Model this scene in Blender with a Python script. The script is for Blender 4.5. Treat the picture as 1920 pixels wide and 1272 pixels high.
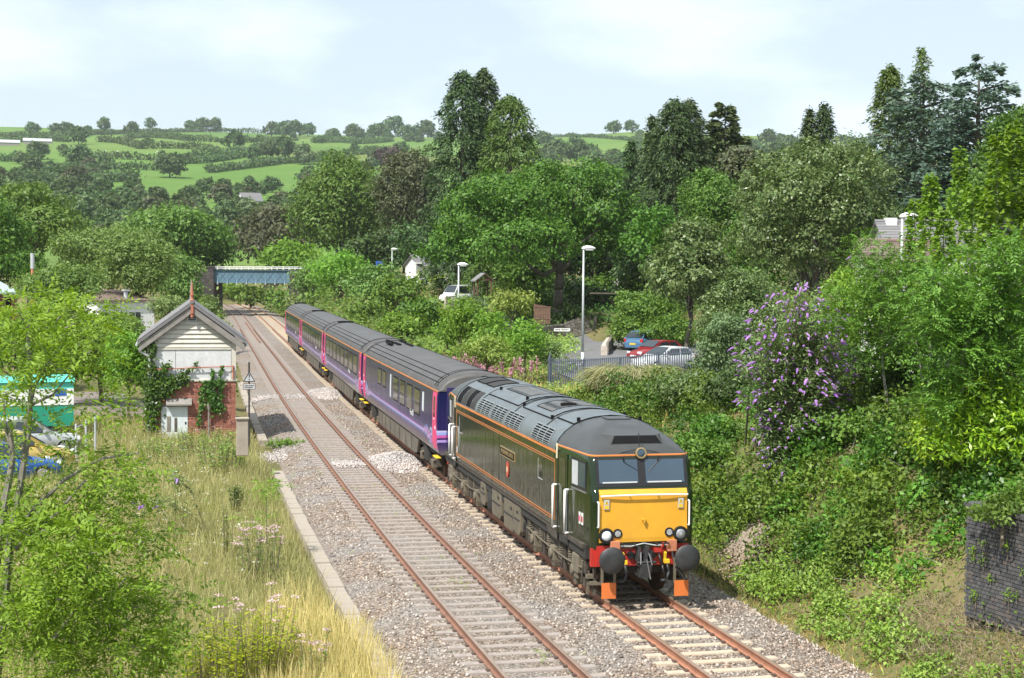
import bpy, math, random
import numpy as np
from mathutils import Vector, Matrix
R = math.radians
for o in list(bpy.data.objects):
    bpy.data.objects.remove(o)
scene = bpy.context.scene
COL = scene.collection

# ------------------------------------------------------------------ camera
F_PX, YAW, PITCH, ROLL = 2903.86, 0.220066, -0.047652, 0.007516
CAM = np.array([-10.3541, -32.1353, 7.4850])
_fw = np.array([math.sin(YAW) * math.cos(PITCH), math.cos(YAW) * math.cos(PITCH), math.sin(PITCH)])
_r = np.array([math.cos(YAW), -math.sin(YAW), 0.0]); _u = np.cross(_r, _fw)
RT = math.cos(ROLL) * _r + math.sin(ROLL) * _u
UP = -math.sin(ROLL) * _r + math.cos(ROLL) * _u
cam_data = bpy.data.cameras.new('camera'); cam = bpy.data.objects.new('camera', cam_data); COL.objects.link(cam)
cam_data.sensor_width = 36.0; cam_data.lens = F_PX / 1920 * 36.0
cam_data.clip_start = 0.5; cam_data.clip_end = 20000
cam.matrix_world = Matrix(((RT[0], UP[0], -_fw[0], CAM[0]), (RT[1], UP[1], -_fw[1], CAM[1]), (RT[2], UP[2], -_fw[2], CAM[2]), (0, 0, 0, 1)))
scene.camera = cam

# ------------------------------------------------------------------ light
SUN_L = Vector((1.1, 1.0, -2.0)).normalized()          # the way the sunlight travels
sun_data = bpy.data.lights.new('sun', 'SUN'); sun = bpy.data.objects.new('sun', sun_data); COL.objects.link(sun)
sun_data.energy = 5.0; sun_data.angle = R(0.6); sun_data.color = (1.0, 0.955, 0.88)
sun.rotation_euler = SUN_L.to_track_quat('-Z', 'Y').to_euler()
world = bpy.data.worlds.new('World'); scene.world = world; world.use_nodes = True
wt = world.node_tree; wt.nodes.clear()
wo = wt.nodes.new('ShaderNodeOutputWorld'); bg = wt.nodes.new('ShaderNodeBackground')
sky = wt.nodes.new('ShaderNodeTexSky'); sky.sky_type = 'NISHITA'; sky.sun_disc = False
sky.sun_elevation = math.asin(-SUN_L.z); sky.sun_rotation = math.atan2(-SUN_L.x, -SUN_L.y)
sky.air_density = 1.0; sky.dust_density = 1.2; sky.ozone_density = 1.5
tc = wt.nodes.new('ShaderNodeTexCoord'); mp = wt.nodes.new('ShaderNodeMapping')
mp.inputs['Scale'].default_value = (1.0, 1.0, 2.6)
n1 = wt.nodes.new('ShaderNodeTexNoise'); n1.inputs['Scale'].default_value = 5.5; n1.inputs['Detail'].default_value = 7; n1.inputs['Roughness'].default_value = 0.52
r1 = wt.nodes.new('ShaderNodeValToRGB'); r1.color_ramp.elements[0].position = 0.42; r1.color_ramp.elements[0].color = (.60,.60,.60,1); r1.color_ramp.elements[1].position = 0.61; r1.color_ramp.elements[1].color = (.95,.95,.95, 1)
mx = wt.nodes.new('ShaderNodeMix'); mx.data_type = 'RGBA'
mx.inputs[7].default_value = (8.95, 10.1, 11.2, 1)
wt.links.new(tc.outputs['Generated'], mp.inputs['Vector']); wt.links.new(mp.outputs['Vector'], n1.inputs['Vector'])
wt.links.new(n1.outputs['Fac'], r1.inputs['Fac']); wt.links.new(r1.outputs['Color'], mx.inputs[0])
wt.links.new(sky.outputs['Color'], mx.inputs[6]); wt.links.new(mx.outputs[2], bg.inputs['Color'])
bg.inputs['Strength'].default_value = 0.080
wt.links.new(bg.outputs['Background'], wo.inputs['Surface'])
vs = scene.view_settings; vs.view_transform = 'Standard'; vs.look = 'None'; vs.gamma = 1.0; vs.use_curve_mapping = False
vs.exposure = 0.5
scene.cycles.use_denoising = True
scene.cycles.max_bounces = 6; scene.cycles.diffuse_bounces = 2; scene.cycles.glossy_bounces = 3; scene.cycles.transparent_max_bounces = 8
scene.cycles.transmission_bounces = 4; scene.cycles.volume_bounces = 1

# ------------------------------------------------------------------ helpers
def P(px, py, d):                                    # the point seen at a pixel of the 1920x1272 photograph, d metres ahead
    return CAM + _fw * d + RT * ((px - 960) / F_PX * d) + UP * ((636 - py) / F_PX * d)
def XYat(px, d):                                     # ground plan position below that pixel column
    p = P(px, 500, d); return p[0], p[1]
def ZofY(py, d, px=960):
    return P(px, py, d)[2]

class MB:
    def __init__(s): s.v = []; s.f = []; s.m = []
    def add(s, vs, fs, mi=0):
        b = len(s.v); s.v += [tuple(v) for v in vs]; s.f += [tuple(b + i for i in f) for f in fs]; s.m += [mi] * len(fs); return s
    def box(s, c, sz, rz=0, mi=0, taper=1.0, rx=0, ry=0):
        x, y, z = sz[0] / 2, sz[1] / 2, sz[2] / 2
        M = Matrix.Translation(c) @ Matrix.Rotation(rz, 4, 'Z') @ Matrix.Rotation(ry, 4, 'Y') @ Matrix.Rotation(rx, 4, 'X')
        vs = [M @ Vector(p) for p in ((-x,-y,-z),(x,-y,-z),(x,y,-z),(-x,y,-z),(-x*taper,-y*taper,z),(x*taper,-y*taper,z),(x*taper,y*taper,z),(-x*taper,y*taper,z))]
        return s.add(vs, [(3,2,1,0),(4,5,6,7),(0,1,5,4),(1,2,6,5),(2,3,7,6),(3,0,4,7)], mi)
    def bbox(s, a, b, mi=0):
        return s.box([(a[i] + b[i]) / 2 for i in range(3)], [abs(b[i] - a[i]) for i in range(3)], mi=mi)
    def cyl(s, p0, p1, r0, r1=None, n=10, mi=0, caps=True):
        r1 = r0 if r1 is None else r1
        p0, p1 = Vector(p0), Vector(p1); d = (p1 - p0)
        if d.length < 1e-6: return s
        d.normalize(); a = d.orthogonal().normalized(); b = d.cross(a)
        vs = []
        for p, r in ((p0, r0), (p1, r1)):
            for i in range(n):
                t = 2 * math.pi * i / n; vs.append(p + (a * math.cos(t) + b * math.sin(t)) * r)
        fs = [(i, (i + 1) % n, n + (i + 1) % n, n + i) for i in range(n)]
        if caps: fs += [tuple(range(n))[::-1], tuple(range(n, 2 * n))]
        return s.add(vs, fs, mi)
    def tube(s, pts, r, n=6, mi=0, r1=None):
        for i in range(len(pts) - 1):
            k = len(pts) - 1
            ra = r if r1 is None else r + (r1 - r) * i / k; rb = r if r1 is None else r + (r1 - r) * (i + 1) / k
            s.cyl(pts[i], pts[i + 1], ra, rb, n, mi)
        return s
    def prism(s, poly, axis, a, b, mi=0):             # poly in the plane of the two other axes, cyclic order
        n = len(poly); vs = []
        for t in (a, b):
            for (p, q) in poly:
                vs.append((t, p, q) if axis == 0 else (p, t, q) if axis == 1 else (p, q, t))
        fs = [(i, (i + 1) % n, n + (i + 1) % n, n + i) for i in range(n)] + [tuple(range(n))[::-1], tuple(range(n, 2 * n))]
        return s.add(vs, fs, mi)
    def loft(s, secs, closed=True, caps=True, mi=0):
        n = len(secs[0]); vs = [p for sec in secs for p in sec]; fs = []
        m = n if closed else n - 1
        for k in range(len(secs) - 1):
            for i in range(m):
                j = (i + 1) % n; fs.append((k * n + i, k * n + j, (k + 1) * n + j, (k + 1) * n + i))
        if caps and closed:
            fs += [tuple(range(n))[::-1], tuple(range((len(secs) - 1) * n, len(secs) * n))]
        return s.add(vs, fs, mi)
    def lathe(s, prof, c, axis=(0, 0, 1), n=16, mi=0):   # prof: (radius, along)
        ax = Vector(axis).normalized(); a = ax.orthogonal().normalized(); b = ax.cross(a); c = Vector(c); secs = []
        for r, t in prof:
            secs.append([c + ax * t + (a * math.cos(2 * math.pi * i / n) + b * math.sin(2 * math.pi * i / n)) * r for i in range(n)])
        return s.loft(secs, True, True, mi)
    def mesh(s, name, mats, smooth=False):
        me = bpy.data.meshes.new(name); me.from_pydata(s.v, [], s.f)
        for m in (mats if isinstance(mats, (list, tuple)) else [mats]): me.materials.append(m)
        if any(s.m): me.polygons.foreach_set('material_index', s.m)
        if smooth: me.polygons.foreach_set('use_smooth', [True] * len(me.polygons))
        me.update(); return me

def link(name, data, parent=None, loc=None, rz=None, smooth_angle=None):
    o = bpy.data.objects.new(name, data); COL.objects.link(o)
    if parent is not None: o.parent = parent
    if loc is not None: o.location = loc
    if rz is not None: o.rotation_euler = (0, 0, rz)
    return o
def part(name, mb, mats, parent=None, smooth=False, bevel=0, auto=None, loc=None):
    me = mb.mesh(name, mats, smooth)
    o = link(name, me, parent, loc)
    if auto:
        me.polygons.foreach_set('use_smooth', [True] * len(me.polygons))
        try: me.set_sharp_from_angle(angle=R(auto))
        except Exception: pass
    if bevel:
        b = o.modifiers.new('bevel', 'BEVEL'); b.width = bevel; b.segments = 2; b.limit_method = 'ANGLE'; b.angle_limit = R(35)
    return o
def tag(o, label=None, cat=None, group=None, kind=None):
    if label: o['label'] = label
    if cat: o['category'] = cat
    if group: o['group'] = group
    if kind: o['kind'] = kind
    return o
def thing(name, label, cat, loc=(0, 0, 0), rz=0, group=None):
    o = bpy.data.objects.new(name, None); COL.objects.link(o); o.location = loc; o.rotation_euler = (0, 0, rz)
    o.empty_display_size = 0.3
    return tag(o, label, cat, group)
def dup(o, parent=None, loc=None, rz=None, scale=None, label=None, group=None):
    c = o.copy(); COL.objects.link(c); c.parent = parent
    if loc is not None: c.location = loc
    if rz is not None: c.rotation_euler = (0, 0, rz)
    if scale is not None: c.scale = scale if hasattr(scale, '__len__') else (scale,) * 3
    if label: c['label'] = label
    if group: c['group'] = group
    for ch in o.children: dup(ch, c)
    return c
def text(name, body, size, mat, parent, loc, rot, extrude=0.004, align='CENTER', sx=1.0):
    cu = bpy.data.curves.new(name, 'FONT'); cu.body = body; cu.size = size; cu.extrude = extrude; cu.align_x = align; cu.align_y = 'CENTER'
    cu.materials.append(mat); tmp = bpy.data.objects.new(name, cu); COL.objects.link(tmp)
    me = bpy.data.meshes.new_from_object(tmp.evaluated_get(bpy.context.evaluated_depsgraph_get())); bpy.data.objects.remove(tmp)
    o = link(name, me, parent, loc); o.rotation_euler = rot; o.scale = (sx, 1, 1); return o

# ------------------------------------------------------------------ materials
class NT:
    def __init__(s, name):
        s.mat = bpy.data.materials.new(name); s.mat.use_nodes = True; s.t = s.mat.node_tree; s.t.nodes.clear()
        s.out = s.n('ShaderNodeOutputMaterial')
    def n(s, typ, **kw):
        nd = s.t.nodes.new(typ)
        for k, v in kw.items(): setattr(nd, k, v)
        return nd
    def l(s, a, b): s.t.links.new(a, b)
    def bsdf(s, col=None, rough=0.6, metal=0.0, spec=0.5):
        b = s.n('ShaderNodeBsdfPrincipled'); b.inputs['Roughness'].default_value = rough; b.inputs['Metallic'].default_value = metal
        b.inputs['Specular IOR Level'].default_value = spec
        if col is not None: b.inputs['Base Color'].default_value = (*col, 1)
        s.l(b.outputs[0], s.out.inputs['Surface']); return b
    def coord(s, kind='Object', scale=(1, 1, 1)):
        t = s.n('ShaderNodeTexCoord'); m = s.n('ShaderNodeMapping'); m.inputs['Scale'].default_value = scale
        s.l(t.outputs[kind], m.inputs['Vector']); return m.outputs['Vector']
    def noise(s, vec, scale, detail=4, rough=0.55):
        n = s.n('ShaderNodeTexNoise'); n.inputs['Scale'].default_value = scale; n.inputs['Detail'].default_value = detail; n.inputs['Roughness'].default_value = rough
        s.l(vec, n.inputs['Vector']); return n.outputs['Fac']
    def ramp(s, fac, stops, interp='LINEAR'):
        r = s.n('ShaderNodeValToRGB'); cr = r.color_ramp; cr.interpolation = interp
        while len(cr.elements) < len(stops): cr.elements.new(0.5)
        for e, (p, c) in zip(cr.elements, stops): e.position = p; e.color = (*c, 1) if len(c) == 3 else c
        s.l(fac, r.inputs['Fac']); return r.outputs['Color']
    def mix(s, fac, a, b, mode='MIX'):
        m = s.n('ShaderNodeMix'); m.data_type = 'RGBA'; m.blend_type = mode
        for v, i in ((fac, 0), (a, 6), (b, 7)):
            if hasattr(v, 'node'): s.l(v, m.inputs[i])
            elif i == 0: m.inputs[0].default_value = v
            else: m.inputs[i].default_value = (*v, 1)
        return m.outputs[2]
    def math(s, op, a, b=0.0, c=0.0):
        m = s.n('ShaderNodeMath', operation=op)
        for i, v in enumerate((a, b, c)):
            if hasattr(v, 'node'): s.l(v, m.inputs[i])
            else: m.inputs[i].default_value = v
        return m.outputs[0]
    def sep(s, vec):
        x = s.n('ShaderNodeSeparateXYZ'); s.l(vec, x.inputs[0]); return x.outputs
    def bump(s, h, b, strength=0.5, dist=0.02):
        n = s.n('ShaderNodeBump'); n.inputs['Strength'].default_value = strength; n.inputs['Distance'].default_value = dist
        s.l(h, n.inputs['Height']); s.l(n.outputs[0], b.inputs['Normal'])

def paint(name, col, rough=0.45, metal=0.0, var=0.12, scale=3.0, spec=0.5, bump=0.0, dirt=None, dirt_amt=0.0):
    t = NT(name); b = t.bsdf(col, rough, metal, spec); v = t.coord()
    nz = t.noise(v, scale, 6, 0.6)
    lo = tuple(c * (1 - var) for c in col); hi = tuple(min(1, c * (1 + var)) for c in col)
    c = t.ramp(nz, [(0.3, lo), (0.7, hi)])
    if dirt is not None:
        n2 = t.noise(v, scale * 0.6, 8, 0.7); f = t.ramp(n2, [(0.5 - dirt_amt * 0.4, (0, 0, 0)), (0.75, (1, 1, 1))]); f = t.math('MULTIPLY', f, dirt_amt)
        c = t.mix(f, c, dirt)
    t.l(c, b.inputs['Base Color'])
    if bump:
        t.bump(t.noise(v, scale * 12, 4), b, bump, 0.01)
    return t.mat
def leafmat(name, c1, c2, transl=0.30, rough=0.5, spec=0.35):
    t = NT(name)
    g = t.n('ShaderNodeNewGeometry'); oi = t.n('ShaderNodeObjectInfo')
    c = t.mix(g.outputs['Random Per Island'], c1, c2)
    hs = t.n('ShaderNodeHueSaturation'); t.l(c, hs.inputs['Color'])
    v = t.coord('Object'); nz = t.noise(v, 0.6, 3)
    val = t.math('MULTIPLY_ADD', oi.outputs['Random'], 0.25, 0.85); val2 = t.math('MULTIPLY_ADD', nz, 0.5, 0.75)
    t.l(t.math('MULTIPLY', val, val2), hs.inputs['Value'])
    t.l(t.math('MULTIPLY_ADD', oi.outputs['Random'], 0.03, 0.485), hs.inputs['Hue'])
    b = t.n('ShaderNodeBsdfPrincipled'); b.inputs['Roughness'].default_value = rough; b.inputs['Specular IOR Level'].default_value = spec
    t.l(hs.outputs[0], b.inputs['Base Color'])
    tr = t.n('ShaderNodeBsdfTranslucent'); br = t.n('ShaderNodeMix'); br.data_type = 'RGBA'; br.blend_type = 'MULTIPLY'
    br.inputs[0].default_value = 1.0; t.l(hs.outputs[0], br.inputs[6]); br.inputs[7].default_value = (1.5, 1.55, 0.7, 1); t.l(br.outputs[2], tr.inputs['Color'])
    ms = t.n('ShaderNodeMixShader'); ms.inputs[0].default_value = transl
    t.l(b.outputs[0], ms.inputs[1]); t.l(tr.outputs[0], ms.inputs[2]); t.l(ms.outputs[0], t.out.inputs['Surface'])
    return t.mat
def glassy(name, tint, rough=0.04, alpha=0.35):
    t = NT(name); b = t.n('ShaderNodeBsdfPrincipled'); b.inputs['Base Color'].default_value = (*tint, 1); b.inputs['Roughness'].default_value = rough
    b.inputs['Specular IOR Level'].default_value = 0.9
    tr = t.n('ShaderNodeBsdfTransparent'); tr.inputs[0].default_value = (0.75, 0.8, 0.8, 1); ms = t.n('ShaderNodeMixShader'); ms.inputs[0].default_value = alpha
    t.l(b.outputs[0], ms.inputs[1]); t.l(tr.outputs[0], ms.inputs[2]); t.l(ms.outputs[0], t.out.inputs['Surface']); return t.mat

M = {}
M['loco_green'] = None
def _loco_green():
    t = NT('loco_green'); b = t.bsdf((0.016, 0.028, 0.012), 0.12, 0, 0.45); v = t.coord()
    nz = t.noise(t.coord('Object', (1, 1.2, 0.3)), 2.2, 6, 0.65)
    c = t.ramp(nz, [(0.3, (0.008, 0.018, 0.006)), (0.7, (0.015, 0.029, 0.009))])
    zz = t.math('DIVIDE', t.math('SUBTRACT', 2.1, t.sep(v)[2]), 1.1); dust = t.math('MULTIPLY', t.math('MAXIMUM', zz, 0.0), t.ramp(t.noise(t.coord('Object', (1, 2.5, 0.5)), 3.0, 8, 0.7), [(0.35, (0, 0, 0)), (0.75, (1, 1, 1))])); c = t.mix(t.math('MINIMUM', t.math('MULTIPLY', dust, 0.7), 0.6), c, (0.085, 0.068, 0.048))      # brake dust thrown up along the sills
    t.l(c, b.inputs['Base Color'])
    t.l(t.math('MULTIPLY_ADD', nz, 0.14, 0.0), b.inputs['Roughness'])
    t.bump(t.noise(t.coord('Object', (1, 3.0, 0.35)), 1.6, 3, 0.6), b, 0.16, 0.05)
    return t.mat
M['loco_green'] = _loco_green()
def _loco_roof():
    t = NT('loco_roof_grey'); b = t.bsdf(None, 0.42); v = t.coord(); nz = t.noise(v, 1.3, 7, 0.62); x = t.sep(v)
    c = t.ramp(nz, [(0.3, (0.092, 0.110, 0.118)), (0.7, (0.142, 0.168, 0.18))])
    n2 = t.noise(t.coord('Object', (3.0, 0.6, 1)), 2.0, 8, 0.7); c = t.mix(t.ramp(n2, [(0.45, (0, 0, 0)), (0.75, (.55, .55, .55))]), c, (0.085, 0.076, 0.065))
    dy = t.math('MULTIPLY', t.math('SUBTRACT', x[1], 7.0), 0.55); dx = t.math('MULTIPLY', t.math('ADD', x[0], 0.2), 1.6); r = t.math('SQRT', t.math('ADD', t.math('MULTIPLY', dy, dy), t.math('MULTIPLY', dx, dx)))
    soot = t.math('MULTIPLY', t.math('MAXIMUM', t.math('SUBTRACT', 1.15, r), 0.0), t.math('MULTIPLY_ADD', n2, 1.2, 0.25)); c = t.mix(t.math('MINIMUM', soot, 0.88), c, (0.022, 0.021, 0.021))     # exhaust soot
    t.l(c, b.inputs['Base Color']); t.l(t.math('MULTIPLY_ADD', nz, 0.3, 0.28), b.inputs['Roughness']); return t.mat
M['loco_roof'] = _loco_roof()
M['cab_roof'] = paint('cab_roof_grey', (0.046, 0.050, 0.050), 0.36, var=0.3, scale=1.3, dirt=(0.05, 0.042, 0.034), dirt_amt=0.5)
M['roof_panel'] = paint('roof_panel_grey', (0.10, 0.105, 0.105), 0.5, var=0.35, scale=2.0, dirt=(0.09, 0.065, 0.045), dirt_amt=0.6)
M['dark_seam'] = paint('dark_seam', (0.010, 0.010, 0.011), 0.9, spec=0.1)
M['yellow'] = paint('warning_yellow', (0.74, 0.375, 0.03), 0.38, var=0.07, scale=2.2, dirt=(0.42, 0.23, 0.05), dirt_amt=0.4)
M['orange_line'] = paint('lining_orange', (0.62, 0.21, 0.05), 0.4, var=0.1)
M['white'] = paint('white_paint', (0.78, 0.78, 0.76), 0.45, var=0.06)
M['black'] = paint('black_paint', (0.014, 0.014, 0.015), 0.45, var=0.2)
M['rubber'] = paint('buffer_black', (0.022, 0.024, 0.027), 0.55, var=0.45, scale=6, dirt=(0.09, 0.085, 0.08), dirt_amt=0.35)
M['red'] = paint('buffer_beam_red', (0.46, 0.028, 0.02), 0.45, var=0.2, dirt=(0.1, 0.04, 0.03), dirt_amt=0.4)
M['orange'] = paint('orange_paint', (0.66, 0.17, 0.035), 0.55, var=0.12, dirt=(0.35, 0.12, 0.05), dirt_amt=0.3)
M['tan_orange'] = paint('faded_orange', (0.50, 0.19, 0.10), 0.6, var=0.2)
M['yellow_small'] = paint('tap_yellow', (0.75, 0.5, 0.03), 0.5)
M['steel'] = paint('steel', (0.32, 0.32, 0.33), 0.35, 0.7)
M['brass'] = paint('brass', (0.45, 0.33, 0.16), 0.4, 0.6)
M['grime'] = paint('brake_dust_grime', (0.075, 0.062, 0.047), 0.85, var=0.4, scale=4, dirt=(0.03, 0.026, 0.022), dirt_amt=0.6, bump=0.3)
M['khaki'] = paint('underframe_khaki', (0.165, 0.14, 0.10), 0.75, var=0.25, scale=3, dirt=(0.07, 0.058, 0.042), dirt_amt=0.6)
M['under'] = paint('underframe_dark', (0.03, 0.028, 0.026), 0.8, var=0.4, scale=4)
M['wheel'] = paint('wheel_rust', (0.10, 0.062, 0.042), 0.8, var=0.4, scale=5)
M['glass'] = glassy('cab_glass', (0.02, 0.03, 0.04), 0.03, 0.35)
M['window_dark'] = paint('dark_window_glass', (0.03, 0.036, 0.025), 0.06, 0, 0.5, 2.0, spec=1.0)
M['mirror_blue'] = paint('windscreen_glass', (0.028, 0.055, 0.085), 0.05, 0, 0.12, 1.0, spec=1.0)
M['lamp'] = paint('lamp_lens', (0.75, 0.78, 0.8), 0.12, 0.0, 0.08, 20, spec=1.0)
M['chrome'] = paint('chrome', (0.7, 0.7, 0.7), 0.15, 1.0, 0.05)
M['louvre'] = paint('louvre_grey', (0.21, 0.24, 0.25), 0.5, var=0.2)
M['pale_grey'] = paint('pale_grey', (0.45, 0.47, 0.48), 0.55, var=0.1)
M['cream'] = paint('cream', (0.62, 0.58, 0.40), 0.5)
M['red_plaque'] = paint('red_plaque', (0.5, 0.07, 0.045), 0.4)
M['pink'] = paint('door_pink', (0.68, 0.06, 0.185), 0.4, var=0.06, dirt=(0.35, 0.06, 0.12), dirt_amt=0.25)
M['indigo'] = paint('coach_indigo', (0.035, 0.030, 0.11), 0.3, var=0.15)
M['coach_roof'] = paint('coach_roof_grey', (0.085, 0.082, 0.08), 0.55, var=0.25, scale=1.5, dirt=(0.05, 0.042, 0.035), dirt_amt=0.5)
M['skirt'] = paint('coach_skirt', (0.17, 0.145, 0.115), 0.7, var=0.3, scale=2, dirt=(0.05, 0.043, 0.036), dirt_amt=0.6)
def _coach_side():
    t = NT('coach_side'); b = t.bsdf((0.03, 0.03, 0.1), 0.22, 0, 0.25); v = t.coord(); x = t.sep(v)
    y, z = x[1], x[2]
    # vinyl print: streak along the waist that breaks up into waves near the doors
    e = t.math('ABSOLUTE', t.math('SUBTRACT', y, 11.15))                 # distance from the middle of the coach
    w = t.math('SMOOTH_MIN', 1.0, t.math('MAXIMUM', t.math('DIVIDE', t.math('SUBTRACT', e, 7.6), 2.2), 0.0), 0.2)
    base = t.ramp(t.math('DIVIDE', t.math('SUBTRACT', z, 1.0), 2.2), [(0.0, (0.15, 0.125, 0.12)), (0.10, (0.10, 0.075, 0.13)), (0.18, (0.05, 0.035, 0.15)), (0.222, (0.15, 0.19, 0.50)), (0.248, (0.44, 0.44, 0.76)), (0.264, (0.40, 0.13, 0.46)), (0.285, (0.045, 0.02, 0.17)), (0.36, (0.013, 0.012, 0.10)), (0.7, (0.006, 0.011, 0.070)), (1.0, (0.005, 0.011, 0.055))])
    dk = t.ramp(t.math('DIVIDE', t.math('SUBTRACT', z, 1.0), 2.2), [(0.0, (0.15, 0.125, 0.12)), (0.08, (0.08, 0.06, 0.12)), (0.2, (0.03, 0.02, 0.11)), (1.0, (0.006, 0.011, 0.058))])
    c = t.mix(w, base, dk)
    zz = t.math('SUBTRACT', z, 1.55)
    cols = [(0.12, 0.30, 0.75), (0.60, 0.62, 0.85), (0.62, 0.10, 0.35), (0.25, 0.45, 0.85), (0.5, 0.35, 0.75)]
    for i, (fr, ph, am) in enumerate([(3.1, 0.3, 0.28), (4.6, 1.4, 0.22), (2.3, 2.2, 0.18), (5.9, 0.9, 0.30), (3.8, 3.0, 0.14)]):
        cen = t.math('MULTIPLY', t.math('MULTIPLY', t.math('SINE', t.math('MULTIPLY_ADD', y, fr, ph)), am), w)
        dd = t.math('ABSOLUTE', t.math('SUBTRACT', zz, t.math('ADD', cen, t.math('MULTIPLY', w, -0.04 * i + 0.05))))
        wid = 0.10 if i in (0, 2) else 0.045
        f = t.math('MULTIPLY', t.math('LESS_THAN', dd, wid), w)
        c = t.mix(t.math('MULTIPLY', f, 0.85), c, cols[i])
    nz = t.noise(v, 1.6, 6, 0.65); f = t.ramp(nz, [(0.4, (0, 0, 0)), (0.8, (0.35, 0.35, 0.35))])
    c = t.mix(t.math('MULTIPLY', f, 0.30), c, (0.09, 0.08, 0.09))
    t.l(c, b.inputs['Base Color']); t.l(t.math('MULTIPLY_ADD', nz, 0.25, 0.05), b.inputs['Roughness'])
    t.bump(t.noise(t.coord('Object', (1, 2, 0.5)), 1.5, 3), b, 0.1, 0.04)
    return t.mat
M['coach_side'] = _coach_side()
# setting
def _ballast():
    t = NT('ballast_bed'); b = t.bsdf(None, 0.9); v = t.coord('Object')
    vo = t.n('ShaderNodeTexVoronoi'); vo.inputs['Scale'].default_value = 17; t.l(v, vo.inputs['Vector'])
    sp = t.sep(vo.outputs['Color'])
    c = t.ramp(sp[0], [(0.0, (0.12, 0.085, 0.062)), (0.3, (0.235, 0.175, 0.13)), (0.55, (0.33, 0.26, 0.20)), (0.8, (0.42, 0.35, 0.285)), (1.0, (0.54, 0.48, 0.42))])
    big = t.noise(v, 0.35, 5); c = t.mix(t.ramp(big, [(0.42, (0, 0, 0)), (0.62, (0.55, 0.55, 0.55))]), c, (0.37, 0.36, 0.35))
    rust = t.noise(v, 0.8, 6); c = t.mix(t.ramp(rust, [(0.55, (0, 0, 0)), (0.75, (0.5, 0.5, 0.5))]), c, (0.26, 0.165, 0.11))
    c = t.mix(t.ramp(vo.outputs['Distance'], [(0.25, (0, 0, 0)), (0.6, (0.55, 0.55, 0.55))]), c, (0.07, 0.06, 0.05))
    t.l(c, b.inputs['Base Color']); t.bump(t.math('SUBTRACT', 1.0, vo.outputs['Distance']), b, 1.0, 0.05); return t.mat
M['ballast'] = _ballast()
def _stone(name, stops):
    t = NT(name); b = t.bsdf(None, 0.9); g = t.n('ShaderNodeNewGeometry')
    v = t.coord('Object'); big = t.noise(v, 0.35, 5)
    c = t.ramp(g.outputs['Random Per Island'], stops)
    gr = t.ramp(g.outputs['Random Per Island'], [(0, (0.15, 0.147, 0.142)), (1, (0.43, 0.425, 0.415))])
    c = t.mix(t.ramp(big, [(0.42, (0, 0, 0)), (0.62, (0.6, 0.6, 0.6))]), c, gr)
    t.l(c, b.inputs['Base Color']); return t.mat
M['stones'] = _stone('ballast_stone', [(0, (0.135, 0.092, 0.066)), (0.35, (0.27, 0.20, 0.148)), (0.6, (0.37, 0.29, 0.225)), (0.85, (0.43, 0.36, 0.295)), (1, (0.54, 0.48, 0.42))])
M['pale_stones'] = _stone('pale_chippings', [(0, (0.33, 0.28, 0.26)), (0.5, (0.48, 0.42, 0.39)), (1, (0.62, 0.57, 0.53))])
M['rail'] = paint('rail_rust', (0.235, 0.118, 0.078), 0.8, var=0.25, scale=4, dirt=(0.15, 0.085, 0.06), dirt_amt=0.5)
M['rail_bright'] = paint('rail_bright_rust', (0.33, 0.15, 0.088), 0.8, var=0.2, scale=4, dirt=(0.20, 0.10, 0.065), dirt_amt=0.4)
M['rail_head'] = paint('rail_head', (0.36, 0.265, 0.20), 0.34, 0.45, var=0.12, scale=2)
M['sleeper_old'] = paint('old_sleeper', (0.34, 0.30, 0.27), 0.85, var=0.2, scale=3, dirt=(0.17, 0.12, 0.095), dirt_amt=0.5, bump=0.3)
M['sleeper_pale'] = paint('pale_sleeper', (0.47, 0.415, 0.33), 0.85, var=0.15, scale=3, dirt=(0.40, 0.25, 0.13), dirt_amt=0.5, bump=0.3)
M['clip'] = paint('rail_clip', (0.10, 0.065, 0.05), 0.8, var=0.3)
M['concrete'] = paint('concrete', (0.35, 0.305, 0.25), 0.9, var=0.16, scale=2.5, dirt=(0.22, 0.18, 0.14), dirt_amt=0.45, bump=0.3)
def _ground():
    t = NT('grassy_ground'); b = t.bsdf(None, 0.95, spec=0.1); v = t.coord('Object'); x = t.sep(v)
    a = t.noise(v, 0.25, 6, 0.6); f = t.noise(v, 4.0, 6, 0.7)
    c = t.ramp(a, [(0.3, (0.075, 0.10, 0.028)), (0.5, (0.15, 0.14, 0.055)), (0.7, (0.23, 0.18, 0.09))])
    c = t.mix(0.5, c, t.ramp(f, [(0.3, (0.05, 0.055, 0.02)), (0.7, (0.22, 0.19, 0.10))]))
    far = t.ramp(t.math('DIVIDE', x[1], 700.0), [(0.35, (0, 0, 0)), (0.6, (1, 1, 1))])
    # pasture on the far hill, each field a little different
    vo = t.n('ShaderNodeTexVoronoi'); vo.inputs['Scale'].default_value = 0.0042; t.l(v, vo.inputs['Vector'])
    fs = t.sep(vo.outputs['Color'])
    fc = t.ramp(fs[0], [(0.0, (0.075, 0.150, 0.028)), (0.35, (0.105, 0.205, 0.034)), (0.65, (0.140, 0.208, 0.05)), (0.85, (0.092, 0.18, 0.03)), (1.0, (0.20, 0.20, 0.075))])
    fc = t.mix(0.35, fc, t.ramp(t.noise(v, 0.02, 6, 0.65), [(0.3, (0.055, 0.115, 0.022)), (0.7, (0.15, 0.205, 0.06))]))
    c = t.mix(far, c, fc)
    t.l(c, b.inputs['Base Color']); t.bump(f, b, 0.6, 0.05); return t.mat
M['ground'] = _ground()
M['asphalt'] = paint('asphalt', (0.15, 0.15, 0.155), 0.9, var=0.15, scale=1.5, bump=0.2, dirt=(0.10, 0.095, 0.09), dirt_amt=0.4)
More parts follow.
